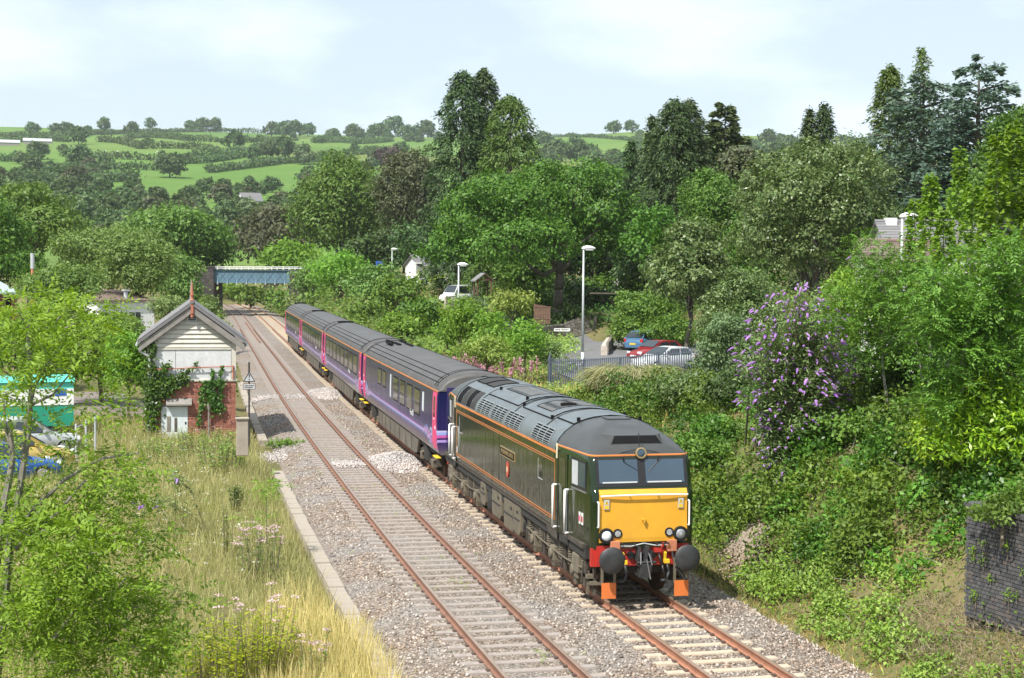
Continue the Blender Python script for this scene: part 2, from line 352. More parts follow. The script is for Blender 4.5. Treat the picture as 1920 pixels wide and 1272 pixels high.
M['old_path'] = paint('worn_path', (0.20, 0.17, 0.16), 0.9, var=0.2, scale=1.2, dirt=(0.17, 0.12, 0.10), dirt_amt=0.5)
M['marking'] = paint('road_marking', (0.70, 0.70, 0.66), 0.7)
M['bark'] = paint('bark', (0.10, 0.085, 0.065), 0.95, var=0.35, scale=5, bump=0.6)
M['bark_grey'] = paint('grey_bark', (0.20, 0.185, 0.155), 0.9, var=0.3, scale=8, bump=0.4)
M['twig'] = paint('twig', (0.17, 0.14, 0.10), 0.9, var=0.3)
M['brick'] = None
def _brick(name, cols):
    t = NT(name); b = t.bsdf(None, 0.85); oi = t.n('ShaderNodeObjectInfo'); v = t.coord()
    g = t.n('ShaderNodeNewGeometry'); rnd = t.math('FRACT', t.math('ADD', oi.outputs['Random'], g.outputs['Random Per Island']))
    c = t.ramp(rnd, cols); nz = t.noise(v, 14, 5)
    c = t.mix(0.35, c, t.ramp(nz, [(0.3, tuple(k * 0.6 for k in cols[1][1])), (0.7, tuple(min(1, k * 1.3) for k in cols[1][1]))]))
    t.l(c, b.inputs['Base Color']); t.bump(nz, b, 0.3, 0.01); return t.mat
M['brick'] = _brick('red_brick', [(0, (0.22, 0.075, 0.05)), (0.5, (0.33, 0.125, 0.09)), (0.8, (0.44, 0.20, 0.14)), (1, (0.24, 0.13, 0.115))])
M['blue_brick'] = _brick('dark_engineering_brick', [(0, (0.046, 0.045, 0.047)), (0.5, (0.076, 0.075, 0.079)), (0.85, (0.115, 0.112, 0.112)), (1, (0.14, 0.10, 0.078))])
M['mortar'] = paint('mortar', (0.46, 0.40, 0.34), 0.95, var=0.2)
M['dark_mortar'] = paint('dark_mortar', (0.018, 0.017, 0.017), 0.95, var=0.3)
M['stone_dark'] = _brick('dark_stone', [(0, (0.035, 0.03, 0.032)), (0.5, (0.06, 0.05, 0.05)), (0.8, (0.085, 0.07, 0.065)), (1, (0.10, 0.075, 0.065))])
M['rubble'] = _brick('rubble_stone', [(0, (0.13, 0.115, 0.10)), (0.5, (0.20, 0.18, 0.155)), (0.8, (0.27, 0.24, 0.20)), (1, (0.33, 0.28, 0.22))])
M['board'] = paint('peeling_white_board', (0.64, 0.62, 0.55), 0.7, var=0.08, scale=2.5, dirt=(0.33, 0.29, 0.22), dirt_amt=0.62, bump=0.25)
M['panel_white'] = paint('flaking_white_panel', (0.66, 0.67, 0.67), 0.7, var=0.06, scale=6, dirt=(0.33, 0.33, 0.34), dirt_amt=0.62, bump=0.15)
M['barge'] = paint('weathered_bargeboard', (0.27, 0.255, 0.235), 0.85, var=0.2, scale=5, dirt=(0.14, 0.12, 0.10), dirt_amt=0.6, bump=0.3)
M['slate'] = _brick('roof_slate', [(0, (0.14, 0.135, 0.14)), (0.5, (0.185, 0.18, 0.185)), (0.8, (0.22, 0.215, 0.21)), (1, (0.16, 0.155, 0.165))])
M['terracotta'] = paint('finial_red', (0.40, 0.13, 0.075), 0.7, var=0.25, dirt=(0.25, 0.14, 0.10), dirt_amt=0.4)
M['rust_red'] = paint('rusty_rail_red', (0.42, 0.13, 0.08), 0.6, var=0.2)
M['door_white'] = paint('pale_blue_white_door', (0.62, 0.68, 0.70), 0.6, var=0.1, dirt=(0.4, 0.42, 0.42), dirt_amt=0.4)
M['bridge_blue'] = paint('girder_blue', (0.095, 0.185, 0.25), 0.6, var=0.14, scale=2, dirt=(0.09, 0.13, 0.15), dirt_amt=0.45)
M['bridge_dark'] = paint('girder_dark', (0.06, 0.11, 0.14), 0.7, var=0.2)
M['galv'] = paint('galvanised', (0.50, 0.53, 0.55), 0.45, 0.3, var=0.08)
M['lamp_grey'] = paint('lamp_column', (0.52, 0.55, 0.56), 0.5, 0.2, var=0.06)
M['fence_blue'] = paint('fence_blue_grey', (0.085, 0.105, 0.14), 0.5, 0.1, var=0.12)
M['render_white'] = paint('white_render', (0.75, 0.75, 0.73), 0.8, var=0.05)
M['tile_brown'] = _brick('brown_tile', [(0, (0.12, 0.085, 0.075)), (0.5, (0.17, 0.12, 0.105)), (0.8, (0.21, 0.15, 0.13)), (1, (0.14, 0.11, 0.10))])
M['felt_brown'] = paint('brown_roof_felt', (0.17, 0.115, 0.10), 0.85, var=0.12)
M['green_sheet'] = paint('pale_green_sheet', (0.36, 0.47, 0.46), 0.6, var=0.08)
M['wood_brown'] = paint('brown_timber', (0.13, 0.075, 0.05), 0.85, var=0.25)
M['teal'] = paint('teal_paint', (0.09, 0.50, 0.40), 0.45, var=0.08)
M['green_van'] = paint('van_green', (0.02, 0.27, 0.17), 0.4, var=0.08)
M['road_blue'] = paint('sign_blue', (0.02, 0.10, 0.42), 0.5)
M['tyre'] = paint('tyre', (0.02, 0.02, 0.021), 0.8)
M['alloy'] = paint('alloy_rim', (0.45, 0.45, 0.46), 0.35, 0.6)
M['car_glass'] = paint('car_glass', (0.02, 0.028, 0.032), 0.04, 0, 0.1, spec=1.0)
M['tail_red'] = paint('tail_lamp_red', (0.45, 0.02, 0.015), 0.2, spec=0.8)
M['gravestone'] = paint('gravestone', (0.34, 0.33, 0.30), 0.9, var=0.2, scale=3)
# foliage
LEAF = dict(
 oak=((0.032, 0.075, 0.010), (0.085, 0.155, 0.022)), sycamore=((0.045, 0.092, 0.016), (0.105, 0.172, 0.034)), bright=((0.072, 0.145, 0.020), (0.155, 0.255, 0.042)), ash_mid=((0.046, 0.105, 0.016), (0.115, 0.205, 0.034)),
 dark=((0.020, 0.045, 0.010), (0.052, 0.092, 0.022)), willow=((0.062, 0.115, 0.028), (0.135, 0.205, 0.055)), bronze=((0.038, 0.046, 0.022), (0.085, 0.09, 0.045)),
 cypress=((0.015, 0.033, 0.010), (0.048, 0.078, 0.020)), cypress_light=((0.032, 0.066, 0.012), (0.085, 0.135, 0.026)), cedar=((0.030, 0.058, 0.040), (0.085, 0.125, 0.088)),
 whitebeam=((0.036, 0.072, 0.018), (0.140, 0.185, 0.072)), ash=((0.075, 0.14, 0.016), (0.175, 0.27, 0.036)), buddleia=((0.075, 0.12, 0.035), (0.18, 0.24, 0.095)),
 laurel=((0.085, 0.165, 0.012), (0.22, 0.30, 0.03)), bramble=((0.042, 0.085, 0.014), (0.115, 0.18, 0.03)), ivy=((0.018, 0.050, 0.008), (0.06, 0.12, 0.018)),
 hedge=((0.024, 0.048, 0.014), (0.058, 0.092, 0.026)), farwood=((0.026, 0.054, 0.018), (0.070, 0.108, 0.034)), silver=((0.045, 0.082, 0.030), (0.135, 0.180, 0.085)), pine=((0.032, 0.055, 0.018), (0.075, 0.098, 0.035)),
 purple=((0.035, 0.018, 0.028), (0.075, 0.035, 0.045)), yellowgreen=((0.16, 0.22, 0.018), (0.30, 0.34, 0.035)), dry=((0.24, 0.175, 0.07), (0.45, 0.34, 0.14)), weed=((0.10, 0.155, 0.03), (0.20, 0.25, 0.06)))
_LK = 1.45
for k, (a, b_) in LEAF.items():
    def _ds(c): l = .3 * c[0] + .6 * c[1] + .1 * c[2]; return tuple(max(.002, (l + (q - l) * 1.06)) * _LK for q in c)
    a, b_ = _ds(a), _ds(b_)
    M['L_' + k] = leafmat('leaf_' + k, a, b_, 0.34 if k in ('ash', 'bright', 'yellowgreen') else 0.22 if k not in ('cypress', 'cedar', 'pine', 'dark') else 0.12, 0.38 if k in ('laurel', 'ivy', 'whitebeam') else 0.55)
M['purple_flower'] = leafmat('buddleia_purple', (0.27, 0.13, 0.44), (0.48, 0.29, 0.66), 0.2, 0.8, 0.1)
M['pink_flower'] = leafmat('pale_pink_flower', (0.48, 0.32, 0.36), (0.70, 0.56, 0.58), 0.2, 0.8, 0.1)
M['white_flower'] = leafmat('white_flower', (0.65, 0.65, 0.58), (0.8, 0.8, 0.74), 0.2, 0.8, 0.1)
M['magenta_flower'] = leafmat('rosebay_pink', (0.40, 0.17, 0.28), (0.56, 0.32, 0.42), 0.2, 0.8, 0.1)
# ------------------------------------------------------------------ line of the railway (train track centre), s along, u to the right
KN = np.array([-25, 0, 20, 45, 70, 95, 120, 150, 180, 220., 260, 300])
KAP = np.array([2.49109, 1.25466, 0.34996, 0.33504, 0.16798, -0.11646, 0.04733, 0.08367, -0.23717, -0.6555, -1.57047, -1.8]) * 1e-3
SG = np.arange(-60, 301, 1.0)
_k = np.interp(SG, KN, KAP); _k[SG < -25] = 0
TH = np.concatenate([[0], np.cumsum((_k[1:] + _k[:-1]) / 2)]); _i0 = int(np.argmin(abs(SG - 9))); TH = TH - TH[_i0]
_tm = (TH[1:] + TH[:-1]) / 2
CX = np.concatenate([[0], np.cumsum(np.sin(_tm))]); CY = np.concatenate([[0], np.cumsum(np.cos(_tm))]); CX -= CX[_i0]; CY += 9 - CY[_i0]
D_TRACK = 3.6733
def theta(s): return float(np.interp(s, SG, TH))
def TRK(s, u=0.0, z=0.0):
    x = np.interp(s, SG, CX); y = np.interp(s, SG, CY); th = np.interp(s, SG, TH)
    return (float(x + u * np.cos(th)), float(y - u * np.sin(th)), z)
def to_su(x, y):
    x = np.atleast_1d(x).astype(float); y = np.atleast_1d(y).astype(float); S = np.empty_like(x); U = np.empty_like(x)
    for a in range(0, len(x), 20000):
        xs, ys = x[a:a + 20000], y[a:a + 20000]
        d = (xs[:, None] - CX[None]) ** 2 + (ys[:, None] - CY[None]) ** 2; i = d.argmin(1)
        c, sn = np.cos(TH[i]), np.sin(TH[i]); dx, dy = xs - CX[i], ys - CY[i]
        U[a:a + 20000] = dx * c - dy * sn; S[a:a + 20000] = SG[i] + dx * sn + dy * c
    return S, U
def sm(a, b, x):
    t = np.clip((x - a) / (b - a), 0, 1); return t * t * (3 - 2 * t)
CTRL = np.array([  # x, y, z of the ground away from the railway
 (-14, 0, -0.35), (-25, 0, -0.4), (-45, 10, -0.4), (-14, 30, -0.25), (-25, 30, -0.35), (-45, 40, -0.4), (-14, 60, -0.1), (-30, 70, -0.2), (-60, 70, -0.3), (-14, 100, 0.6), (-30, 110, 0.3),
 (-20, 150, 2.0), (-40, 150, 1.0), (-15, 190, 4.8), (-30, 200, 4.8), (-60, 200, 3.5), (-90, 120, 0), (-25, 250, 6), (0, 300, 7), (-60, 300, 6),
 (12, -15, 4.4), (25, -15, 5.5), (12, 10, 3.6), (25, 10, 4.5), (40, 0, 6), (11, 28, 1.8), (22, 30, 2.2), (34, 30, 4.2), (50, 30, 6.0), (40, 55, 4.0), (55, 60, 6.0), (12, 52, .55), (17, 58, .75), (22, 62, .8), (20, 72, .8), (15, 75, .8),
 (26, 80, .9), (22, 92, .95), (16, 92, 1.0), (31, 78, 2.6), (36, 88, 4.2), (30, 100, 3.4), (45, 85, 5.5), (34, 110, 5.2), (28, 112, 4.2), (45, 120, 5.6), (18, 115, 1.4), (17, 135, 3.0), (24, 150, 5.0), (32, 165, 5.6), (20, 178, 3.0), (22, 222, 4.6), (25, 270, 5.8), (50, 200, 6.5),
 (80, 100, 7.5), (100, 30, 8), (90, 200, 8), (60, 280, 8), (120, 280, 9)])
def height(x, y):
    x = np.atleast_1d(np.asarray(x, float)); y = np.atleast_1d(np.asarray(y, float)); z = np.empty_like(x)
    S, U = to_su(x, y)
    for a in range(0, len(x), 20000):
        dx = x[a:a + 20000, None] - CTRL[None, :, 0]; dy = y[a:a + 20000, None] - CTRL[None, :, 1]
        w = 1.0 / (dx * dx + dy * dy + 6.0) ** 1.6; z[a:a + 20000] = (w * CTRL[None, :, 2]).sum(1) / w.sum(1)
    # far country: valley, then the long field-covered hill
    az = np.arctan2(x - CAM[0], y - CAM[1]); dist = np.hypot(x - CAM[0], y - CAM[1])
    ridge = np.interp(az, [-0.25, -0.10, 0.0, 0.12, 0.22, 0.30, 0.40, 0.46, 0.55, 0.8], [172, 172, 174, 172, 170, 180, 172, 152, 140, 110])
    t = (dist - 430) / 1570.0
    hill = 7 + (ridge - 7) * np.clip(t, 0, 1) ** 0.98 + 5 * np.sin(x * 0.008 + 1.0) * np.sin(y * 0.006) * sm(0.05, 0.4, t) * (1 - sm(0.8, 1.0, t))
    hill = np.where(t > 1, ridge - 40 * (t - 1) ** 1.5 * 3, hill)
    w = sm(270, 450, dist); z = z * (1 - w) + hill * w
    # railway formation
    hb = np.interp(S, [-40, 0, 14, 24, 38, 50, 80, 110, 150, 190, 230, 300], [4.0, 3.7, 3.2, 2.4, 1.0, .55, .6, 1.2, 2.4, 4.2, 5.2, 5.5])
    bank = -0.42 + (hb + 0.42) * sm(0, 1, (U - 2.95) / (1.55 * hb + 0.8)) ** 0.85
    wr = sm(0, 1, (U - 2.75 - 1.55 * hb - 0.5) / 6.0)
    hl = np.interp(S, [-40, 60, 110, 150, 185, 230, 300], [-.35, -.25, .3, 1.4, 3.8, 4.6, 5.0])
    bl = -0.42 + (hl + 0.42) * sm(0, 1, (-U - 6.7) / (1.3 * np.abs(hl) + 0.7)); wl = sm(0, 1, (-U - 9.0) / 6.0)
    near = np.where(U > -1.8, np.where(U < 2.75, -0.45, bank), np.where(U > -6.6, -0.45, bl))
    ww = np.where(U > -1.8, np.where(U < 2.75, 0, wr), np.where(U > -6.6, 0, wl))
    inr = (S > -58) & (S < 299) & (np.abs(U) < 60)
    zz = near * (1 - ww) + z * ww
    wall_fill = 1.15 * sm(5.35, 6.0, U) * (1 - sm(8, 10, U)) * (1 - sm(-6.5, -4.2, S)); zz = zz + wall_fill
    fade = sm(265, 298, S)
    return np.where(inr, zz * (1 - fade) + z * fade, z)
def H(x, y): return float(height([x], [y])[0])

def stretch(lo, hi, a, b, fine, growth):
    c = list(np.arange(a, b + 1e-6, fine)); st = fine; v = a; left = []
    while v > lo: st *= growth; v -= st; left.append(v)
    st = fine; v = c[-1]; right = []
    while v < hi: st *= growth; v += st; right.append(v)
    return np.array(left[::-1] + c + right)
gx = stretch(-1600, 2600, -16, 30, 0.8, 1.09); gy = stretch(-90, 3600, -12, 125, 1.0, 1.035)
GX, GY = np.meshgrid(gx, gy); GZ = height(GX.ravel(), GY.ravel())
rngg = np.random.default_rng(3)
_S, _U = to_su(GX.ravel(), GY.ravel()); GZ = GZ + np.where((np.abs(_U + 1.9) > 6) & (GY.ravel() < 300), rngg.normal(0, 0.05, GZ.shape), 0)
me = bpy.data.meshes.new('ground')
nx, ny = len(gx), len(gy); idx = np.arange(nx * ny).reshape(ny, nx)
quads = np.stack([idx[:-1, :-1].ravel(), idx[:-1, 1:].ravel(), idx[1:, 1:].ravel(), idx[1:, :-1].ravel()], 1)
me.from_pydata(np.stack([GX.ravel(), GY.ravel(), GZ], 1).tolist(), [], quads.tolist()); me.materials.append(M['ground'])
me.polygons.foreach_set('use_smooth', [True] * len(me.polygons))
ground = link('ground', me); tag(ground, kind='structure')

# ------------------------------------------------------------------ ballast bed
BU = [-6.15, -5.75, -5.25, -4.9, -3.67, -2.4, -1.85, -1.3, 0.0, 1.3, 1.7, 2.5, 3.1, 3.6]
BZ = [-0.46, -0.34, -0.22, -0.20, -0.205, -0.20, -0.24, -0.20, -0.205, -0.20, -0.22, -0.30, -0.50, -0.62]
def ballast_z(u): return np.interp(u, BU, BZ)
secs = [[TRK(s, u, z) for u, z in zip(BU, BZ)] for s in np.arange(-40, 262, 2.0)]
mb = MB(); mb.loft(secs, closed=False)
bal = part('ballast_bed', mb, M['ballast'], smooth=True); tag(bal, kind='structure')
def octas(pos, rad, seed, squash=0.7):
    g = np.random.default_rng(seed); n = len(pos)
    base = np.array([(1, 0, 0), (-1, 0, 0), (0, 1, 0), (0, -1, 0), (0, 0, 1), (0, 0, -1)], float)
    v = base[None] * (0.7 + 0.6 * g.random((n, 6, 1))); v = v * rad[:, None, None]; v[:, :, 2] *= squash
    q = g.normal(size=(n, 4)); q /= np.linalg.norm(q, axis=1, keepdims=True); w, x, y, z = q.T
    Rm = np.stack([1-2*(y*y+z*z), 2*(x*y-z*w), 2*(x*z+y*w), 2*(x*y+z*w), 1-2*(x*x+z*z), 2*(y*z-x*w), 2*(x*z-y*w), 2*(y*z+x*w), 1-2*(x*x+y*y)], 1).reshape(n, 3, 3)
    v = np.einsum('nij,nkj->nki', Rm, v) + pos[:, None, :]
    f = np.array([(0, 2, 4), (2, 1, 4), (1, 3, 4), (3, 0, 4), (2, 0, 5), (1, 2, 5), (3, 1, 5), (0, 3, 5)])
    return v.reshape(-1, 3), (np.arange(n)[:, None, None] * 6 + f[None]).reshape(-1, 3)
def npmesh(name, v, f, mat):
    me = bpy.data.meshes.new(name); nv, nf, k = len(v), len(f), f.shape[1]
    me.vertices.add(nv); me.vertices.foreach_set('co', np.ascontiguousarray(v, dtype=np.float32).ravel())
    me.loops.add(nf * k); me.loops.foreach_set('vertex_index', np.ascontiguousarray(f, dtype=np.int32).ravel())
    me.polygons.add(nf); me.polygons.foreach_set('loop_start', np.arange(0, nf * k, k, dtype=np.int32)); me.polygons.foreach_set('loop_total', np.full(nf, k, dtype=np.int32))
    for m in (mat if isinstance(mat, (list, tuple)) else [mat]): me.materials.append(m)
    me.update(calc_edges=True); return me
def su_to_xyz(s, u, z):
    x = np.interp(s, SG, CX); y = np.interp(s, SG, CY); th = np.interp(s, SG, TH)
    return np.stack([x + u * np.cos(th), y - u * np.sin(th), z], 1)
g = np.random.default_rng(11); n = 32000
s_ = -9 + 62 * g.random(n) ** 1.6; u_ = g.uniform(-6.0, 3.25, n)
onrail = np.zeros(n, bool)
for c in (-D_TRACK, 0.0):
    for k in (-.7525, .7525): onrail |= np.abs(u_ - c - k) < 0.10
on_sl = np.zeros(n, bool)
for c, ph in ((-D_TRACK, 0.1), (0.0, 0.0)):
    inside = (np.abs(u_ - c) < 1.22); fr = np.abs(((s_ - ph + 0.325) % 0.65) - 0.325); on_sl |= inside & (fr < 0.14) & (g.random(n) > 0.02)
keep = ~(onrail | on_sl); s_, u_ = s_[keep], u_[keep]
rad = g.uniform(0.026, 0.052, len(s_)); z_ = ballast_z(u_) + g.uniform(-0.01, 0.022, len(s_)) - np.where(np.abs(u_ + D_TRACK) < 1.2, .02, 0); rad = rad * np.where(np.abs(u_ + D_TRACK) < .66, .75, 1.0)
v, f = octas(su_to_xyz(s_, u_, z_), rad, 12)
o = link('ballast', npmesh('ballast', v, f, M['stones'])); tag(o, 'loose grey and brown ballast stones around both tracks', 'ballast', kind='stuff')

# two heaps of fresh pale ballast and two pale strips across the left-hand track
def heap(s0, u0, rs, ru, h, n, seed, label):
    g = np.random.default_rng(seed); a = g.uniform(0, 2 * math.pi, n); r = np.sqrt(g.random(n)) * g.uniform(.85, 1.15, n)
    s = s0 + rs * r * np.cos(a); u = u0 + ru * r * np.sin(a)
    z = ballast_z(u) + h * np.clip(1 - r, 0, 1) ** 0.8 + g.uniform(-.01, .03, n)
    v, f = octas(su_to_xyz(s, u, z), g.uniform(.03, .055, n), seed + 1)
    # solid core under the stones
    nr, na = 5, 18; cv = []; cf = []
    for i in range(nr + 1):
        q = i / nr
        for j in range(na):
            t = 2 * math.pi * j / na; uu = u0 + ru * q * math.sin(t); cv.append(TRK(s0 + rs * q * math.cos(t), uu, float(ballast_z(uu)) + h * (1 - q) ** 0.8 - 0.015))
    for i in range(nr):
        for j in range(na): cf.append((i * na + j, i * na + (j + 1) % na, (i + 1) * na + (j + 1) % na, (i + 1) * na + j))
    e = thing('ballast_heap', label, 'ballast heap')
    m2 = MB(); m2.add(cv, cf); part('core', m2, M['pale_stones'], e, smooth=True)
    o = link('loose_stones', npmesh('loose_stones', v, f, M['pale_stones']), e); o['kind'] = 'stuff'; return e
heap(27.0, -1.75, 2.6, 1.05, 0.46, 2600, 41, 'large heap of pale pinkish ballast between the tracks beside the front coach')
heap(59.0, -1.75, 3.2, 1.1, 0.42, 1800, 43, 'smaller heap of pale ballast between the tracks farther from the locomotive')
def strip(s0, u0, rs, ru, n, seed, label):
    g = np.random.default_rng(seed); s = s0 + rs * g.normal(0, .5, n); u = u0 + ru * g.uniform(-1, 1, n)
    ok = np.ones(n, bool)
    for k in (-.7525, .7525): ok &= np.abs(u + D_TRACK - k) > .1
    s, u = s[ok], u[ok]; v, f = octas(su_to_xyz(s, u, ballast_z(u) + g.uniform(0.02, .05, len(s))), g.uniform(.03, .05, len(s)), seed + 1)
    o = link('ballast_strip', npmesh('ballast_strip', v, f, M['pale_stones'])); tag(o, label, 'ballast strip', kind='stuff')
strip(27.0, -3.67, 1.0, 0.66, 700, 51, 'pale strip of fresh ballast between the rails beside the larger heap')
strip(57.5, -4.5, 1.7, 1.7, 1100, 53, 'pale strip of fresh ballast across the left track farther away')
strip(31.5, -6.3, 1.6, 0.6, 500, 55, 'pale spill of ballast at the left edge beside the trough end')

# ------------------------------------------------------------------ tracks
RAILSEC = [(-.07, -.165), (.07, -.165), (.07, -.150), (.014, -.130), (.014, -.045), (.036, -.036), (.036, -.008), (.028, 0), (-.028, 0), (-.036, -.008), (-.036, -.036), (-.014, -.045), (-.014, -.130), (-.07, -.150)]
def sleeper_mesh(name, mat):
    mb = MB()
    prof = [(-1.25, -.165), (-.95, -.165), (-.45, -.178), (.45, -.178), (.95, -.165), (1.25, -.165)]
    for i in range(5):
        (x0, z0), (x1, z1) = prof[i], prof[i + 1]
        vs = [(x0, -.135, -.36), (x1, -.135, -.36), (x1, .135, -.36), (x0, .135, -.36), (x0, -.105, z0), (x1, -.105, z1), (x1, .105, z1), (x0, .105, z0)]
        fs = [(4, 5, 6, 7), (0, 1, 5, 4), (2, 3, 7, 6)]
        if i == 0: fs.append((3, 0, 4, 7))
        if i == 4: fs.append((1, 2, 6, 5))
        mb.add(vs, fs, 0)
    for k in (-.7525, .7525):
        for e in (-1, 1):
            mb.box((k + e * .105, 0, -.150), (.07, .11, .045), mi=1)
    return mb.mesh(name, [mat, M['clip']])
def track(label, c, mat, ph, bright):
    t = thing('railway_track', label, 'railway track')
    for k in (-.7525, .7525):
        ss = np.concatenate([np.arange(-40, 60, 2.0), np.arange(60, 262, 3.0)])
        secs = [[TRK(s, c + k + x, z) for x, z in RAILSEC] for s in ss]
        mb = MB(); mb.loft(secs, True, True)
        mb.m = [1 if (j % 14) in (6, 7, 8) and j < 14 * (len(secs) - 1) else 0 for j in range(len(mb.f))]
        part('rail', mb, [M['rail_bright'] if bright else M['rail'], M['rail_head']], t)
    me = sleeper_mesh('sleeper', mat); n = 0; rest = MB()
    for i in range(-20, 400):
        s = ph + i * .65
        x, y, z = TRK(s, c)
        if i < 230:
            o = link('sleeper', me, t, (x, y, random.Random(i).uniform(-.012, .004)), -theta(s) + random.Random(i + 7).uniform(-.01, .01))
        else:
            rest.box((x, y, -.25), (2.5, .22, .17), -theta(s))
    o = part('far_sleepers', rest, mat, t); o['kind'] = 'stuff'
    return t
track('empty railway track with rusty rails and dark weathered sleepers beside the train', -D_TRACK, M['sleeper_old'], 0.1, False)
track('railway track with pale concrete sleepers that the train stands on', 0.0, M['sleeper_pale'], 0.0, True)
# spare rail lying in the four-foot near the bridge
mb = MB(); mb.loft([[TRK(s, -D_TRACK + .30 + x, z - .005) for x, z in RAILSEC] for s in np.arange(118, 172, 3.0)])
o = part('spare_rail', mb, M['rail']); tag(o, 'loose orange rusty rail lying between the rails of the left track near the bridge', 'rail')
# concrete cable trough beside the ballast
tr = thing('cable_trough', 'concrete cable trough with flat lids along the left edge of the ballast', 'cable trough')
lid = MB(); lid.box((0, 0, 0), (.37, .985, .07)); lidme = lid.mesh('lid', M['concrete'])
for i in range(-12, 70):
    s = i * 1.0
    if 25 < s < 36: continue
    x, y, z = TRK(s, -6.42)
    rr = random.Random(i); o = link('lid', lidme, tr, (x + rr.uniform(-.012, .012), y, -.235 + rr.uniform(-.012, .012)), -theta(s) + rr.uniform(-.012, .012)); o.rotation_euler[0] = rr.uniform(-.012, .012)
for a, b in ((-12, 25), (36, 70)):
    mb = MB(); mb.loft([[TRK(s, -6.42 + x, z) for x, z in ((-.19, -.62), (.19, -.62), (.19, -.28), (-.19, -.28))] for s in np.arange(a - .5, b - .4, 3.0)]); part('channel', mb, M['concrete'], tr)
# ------------------------------------------------------------------ locomotive (front buffers at y=0, +y rearwards, rail head z=0)
LL_ = 19.38
loco = thing('diesel_locomotive', 'dark green diesel locomotive with yellow nose and orange lining heading the train', 'locomotive')
ROOF = [(1.36, 3.10), (1.345, 3.22), (1.28, 3.38), (1.15, 3.54), (0.95, 3.69), (0.68, 3.81), (0.36, 3.885), (0.0, 3.91)]   # half profile
def roof_pt(a, off=0.0):          # a: -1 (left cantrail) .. 0 (ridge) .. 1
    k = abs(a) * 0 + (1 - abs(a)) * (len(ROOF) - 1); i = min(int(k), len(ROOF) - 2); t = k - i
    x = ROOF[i][0] + (ROOF[i + 1][0] - ROOF[i][0]) * t; z = ROOF[i][1] + (ROOF[i + 1][1] - ROOF[i][1]) * t
    dx = ROOF[i + 1][0] - ROOF[i][0]; dz = ROOF[i + 1][1] - ROOF[i][1]; L = math.hypot(dx, dz); nx_, nz_ = dz / L, -dx / L
    x += nx_ * off; z += nz_ * off
    return (x if a > 0 else -x, z)
def roof_patch(mb, y0, y1, a0, a1, off, thick=0.02, n=8, mi=0):
    A = [a0 + (a1 - a0) * i / n for i in range(n + 1)]
    sec = [roof_pt(a, off) for a in A] + [roof_pt(a, off - thick) for a in A[::-1]]
    mb.loft([[(x, y0, z) for x, z in sec], [(x, y1, z) for x, z in sec]], True, True, mi)
YJ = 3.2
def cab_lv(z):
    yf = np.interp(z, [1.22, 1.4, 2.45, 2.56, 3.22, 3.27, 3.40, 3.56, 3.70, 3.82, 3.89, 3.91], [.66, .62, .64, .72, .90, .95, 1.08, 1.32, 1.62, 2.05, 2.55, 3.0])
    wr = 1.36 if z <= 3.10 else float(np.interp(z, [p[1] for p in ROOF], [p[0] for p in ROOF]))
    wf = wr * np.interp(z, [1.2, 3.2, 3.6, 3.91], [.875, .875, .84, .80]); r = np.interp(z, [1.2, 3.2, 3.5, 3.91], [.16, .16, .5, .5]); r = min(r, wf * .9 + .001)
    return float(yf), wr, float(wf), float(r)
def cab_outline(z):
    yf, wr, wf, r = cab_lv(z); half = []
    y1 = min(yf + r, YJ)
    for t in (0, .25, .5, .75): half.append((wr + (wf - wr) * t, YJ + (y1 - YJ) * t))
    for k in range(7):
        a = math.pi / 2 * k / 6; half.append((wf - r + r * math.cos(a), yf + r - r * math.sin(a)))
    half.append(((wf - r) * .5, yf))
    L = [(-x, y, z) for x, y in half] + [(0, yf, z)] + [(x, y, z) for x, y in half[::-1]]
    return L
def mirror_end(mb):               # the other cab: the same shape turned round
    m2 = MB(); m2.add([(-x, LL_ - y, z) for x, y, z in mb.v], mb.f); m2.m = list(mb.m); return m2
lo = MB(); lo.loft([cab_outline(z) for z in (1.22, 1.30, 1.45, 1.8, 2.2, 2.45, 2.50, 2.56, 2.7, 3.0, 3.22, 3.255)], closed=False)
hi = MB(); hi.loft([cab_outline(z) for z in (3.255, 3.32, 3.40, 3.48, 3.56, 3.63, 3.70, 3.77, 3.82, 3.86, 3.89, 3.905)], closed=False)
for m_ in (lo, mirror_end(lo)): part('cab_body', m_, M['loco_green'], loco, auto=40)
for m_ in (hi, mirror_end(hi)): part('cab_roof', m_, M['cab_roof'], loco, auto=60)
# middle body sides and roof
mb = MB(); prof = [(-1.33, 1.28), (-1.36, 1.5), (-1.36, 3.10)]
mb.loft([[(x, y, z) for x, z in prof] for y in np.linspace(YJ, LL_ - YJ, 9)], False)
mb.loft([[(-x, y, z) for x, z in prof[::-1]] for y in np.linspace(YJ, LL_ - YJ, 9)], False)
mb.add([(-1.33, YJ, 1.28), (1.33, YJ, 1.28), (1.33, LL_ - YJ, 1.28), (-1.33, LL_ - YJ, 1.28)], [(0, 1, 2, 3)])
part('body_side', mb, M['loco_green'], loco)
mb = MB(); rp = [roof_pt(-1 + 2 * i / 28) for i in range(29)]; mb.loft([[(x, y, z) for x, z in rp] for y in (YJ, 6, 9.7, 13, LL_ - YJ)], False); part('roof', mb, M['loco_roof'], loco, smooth=True)
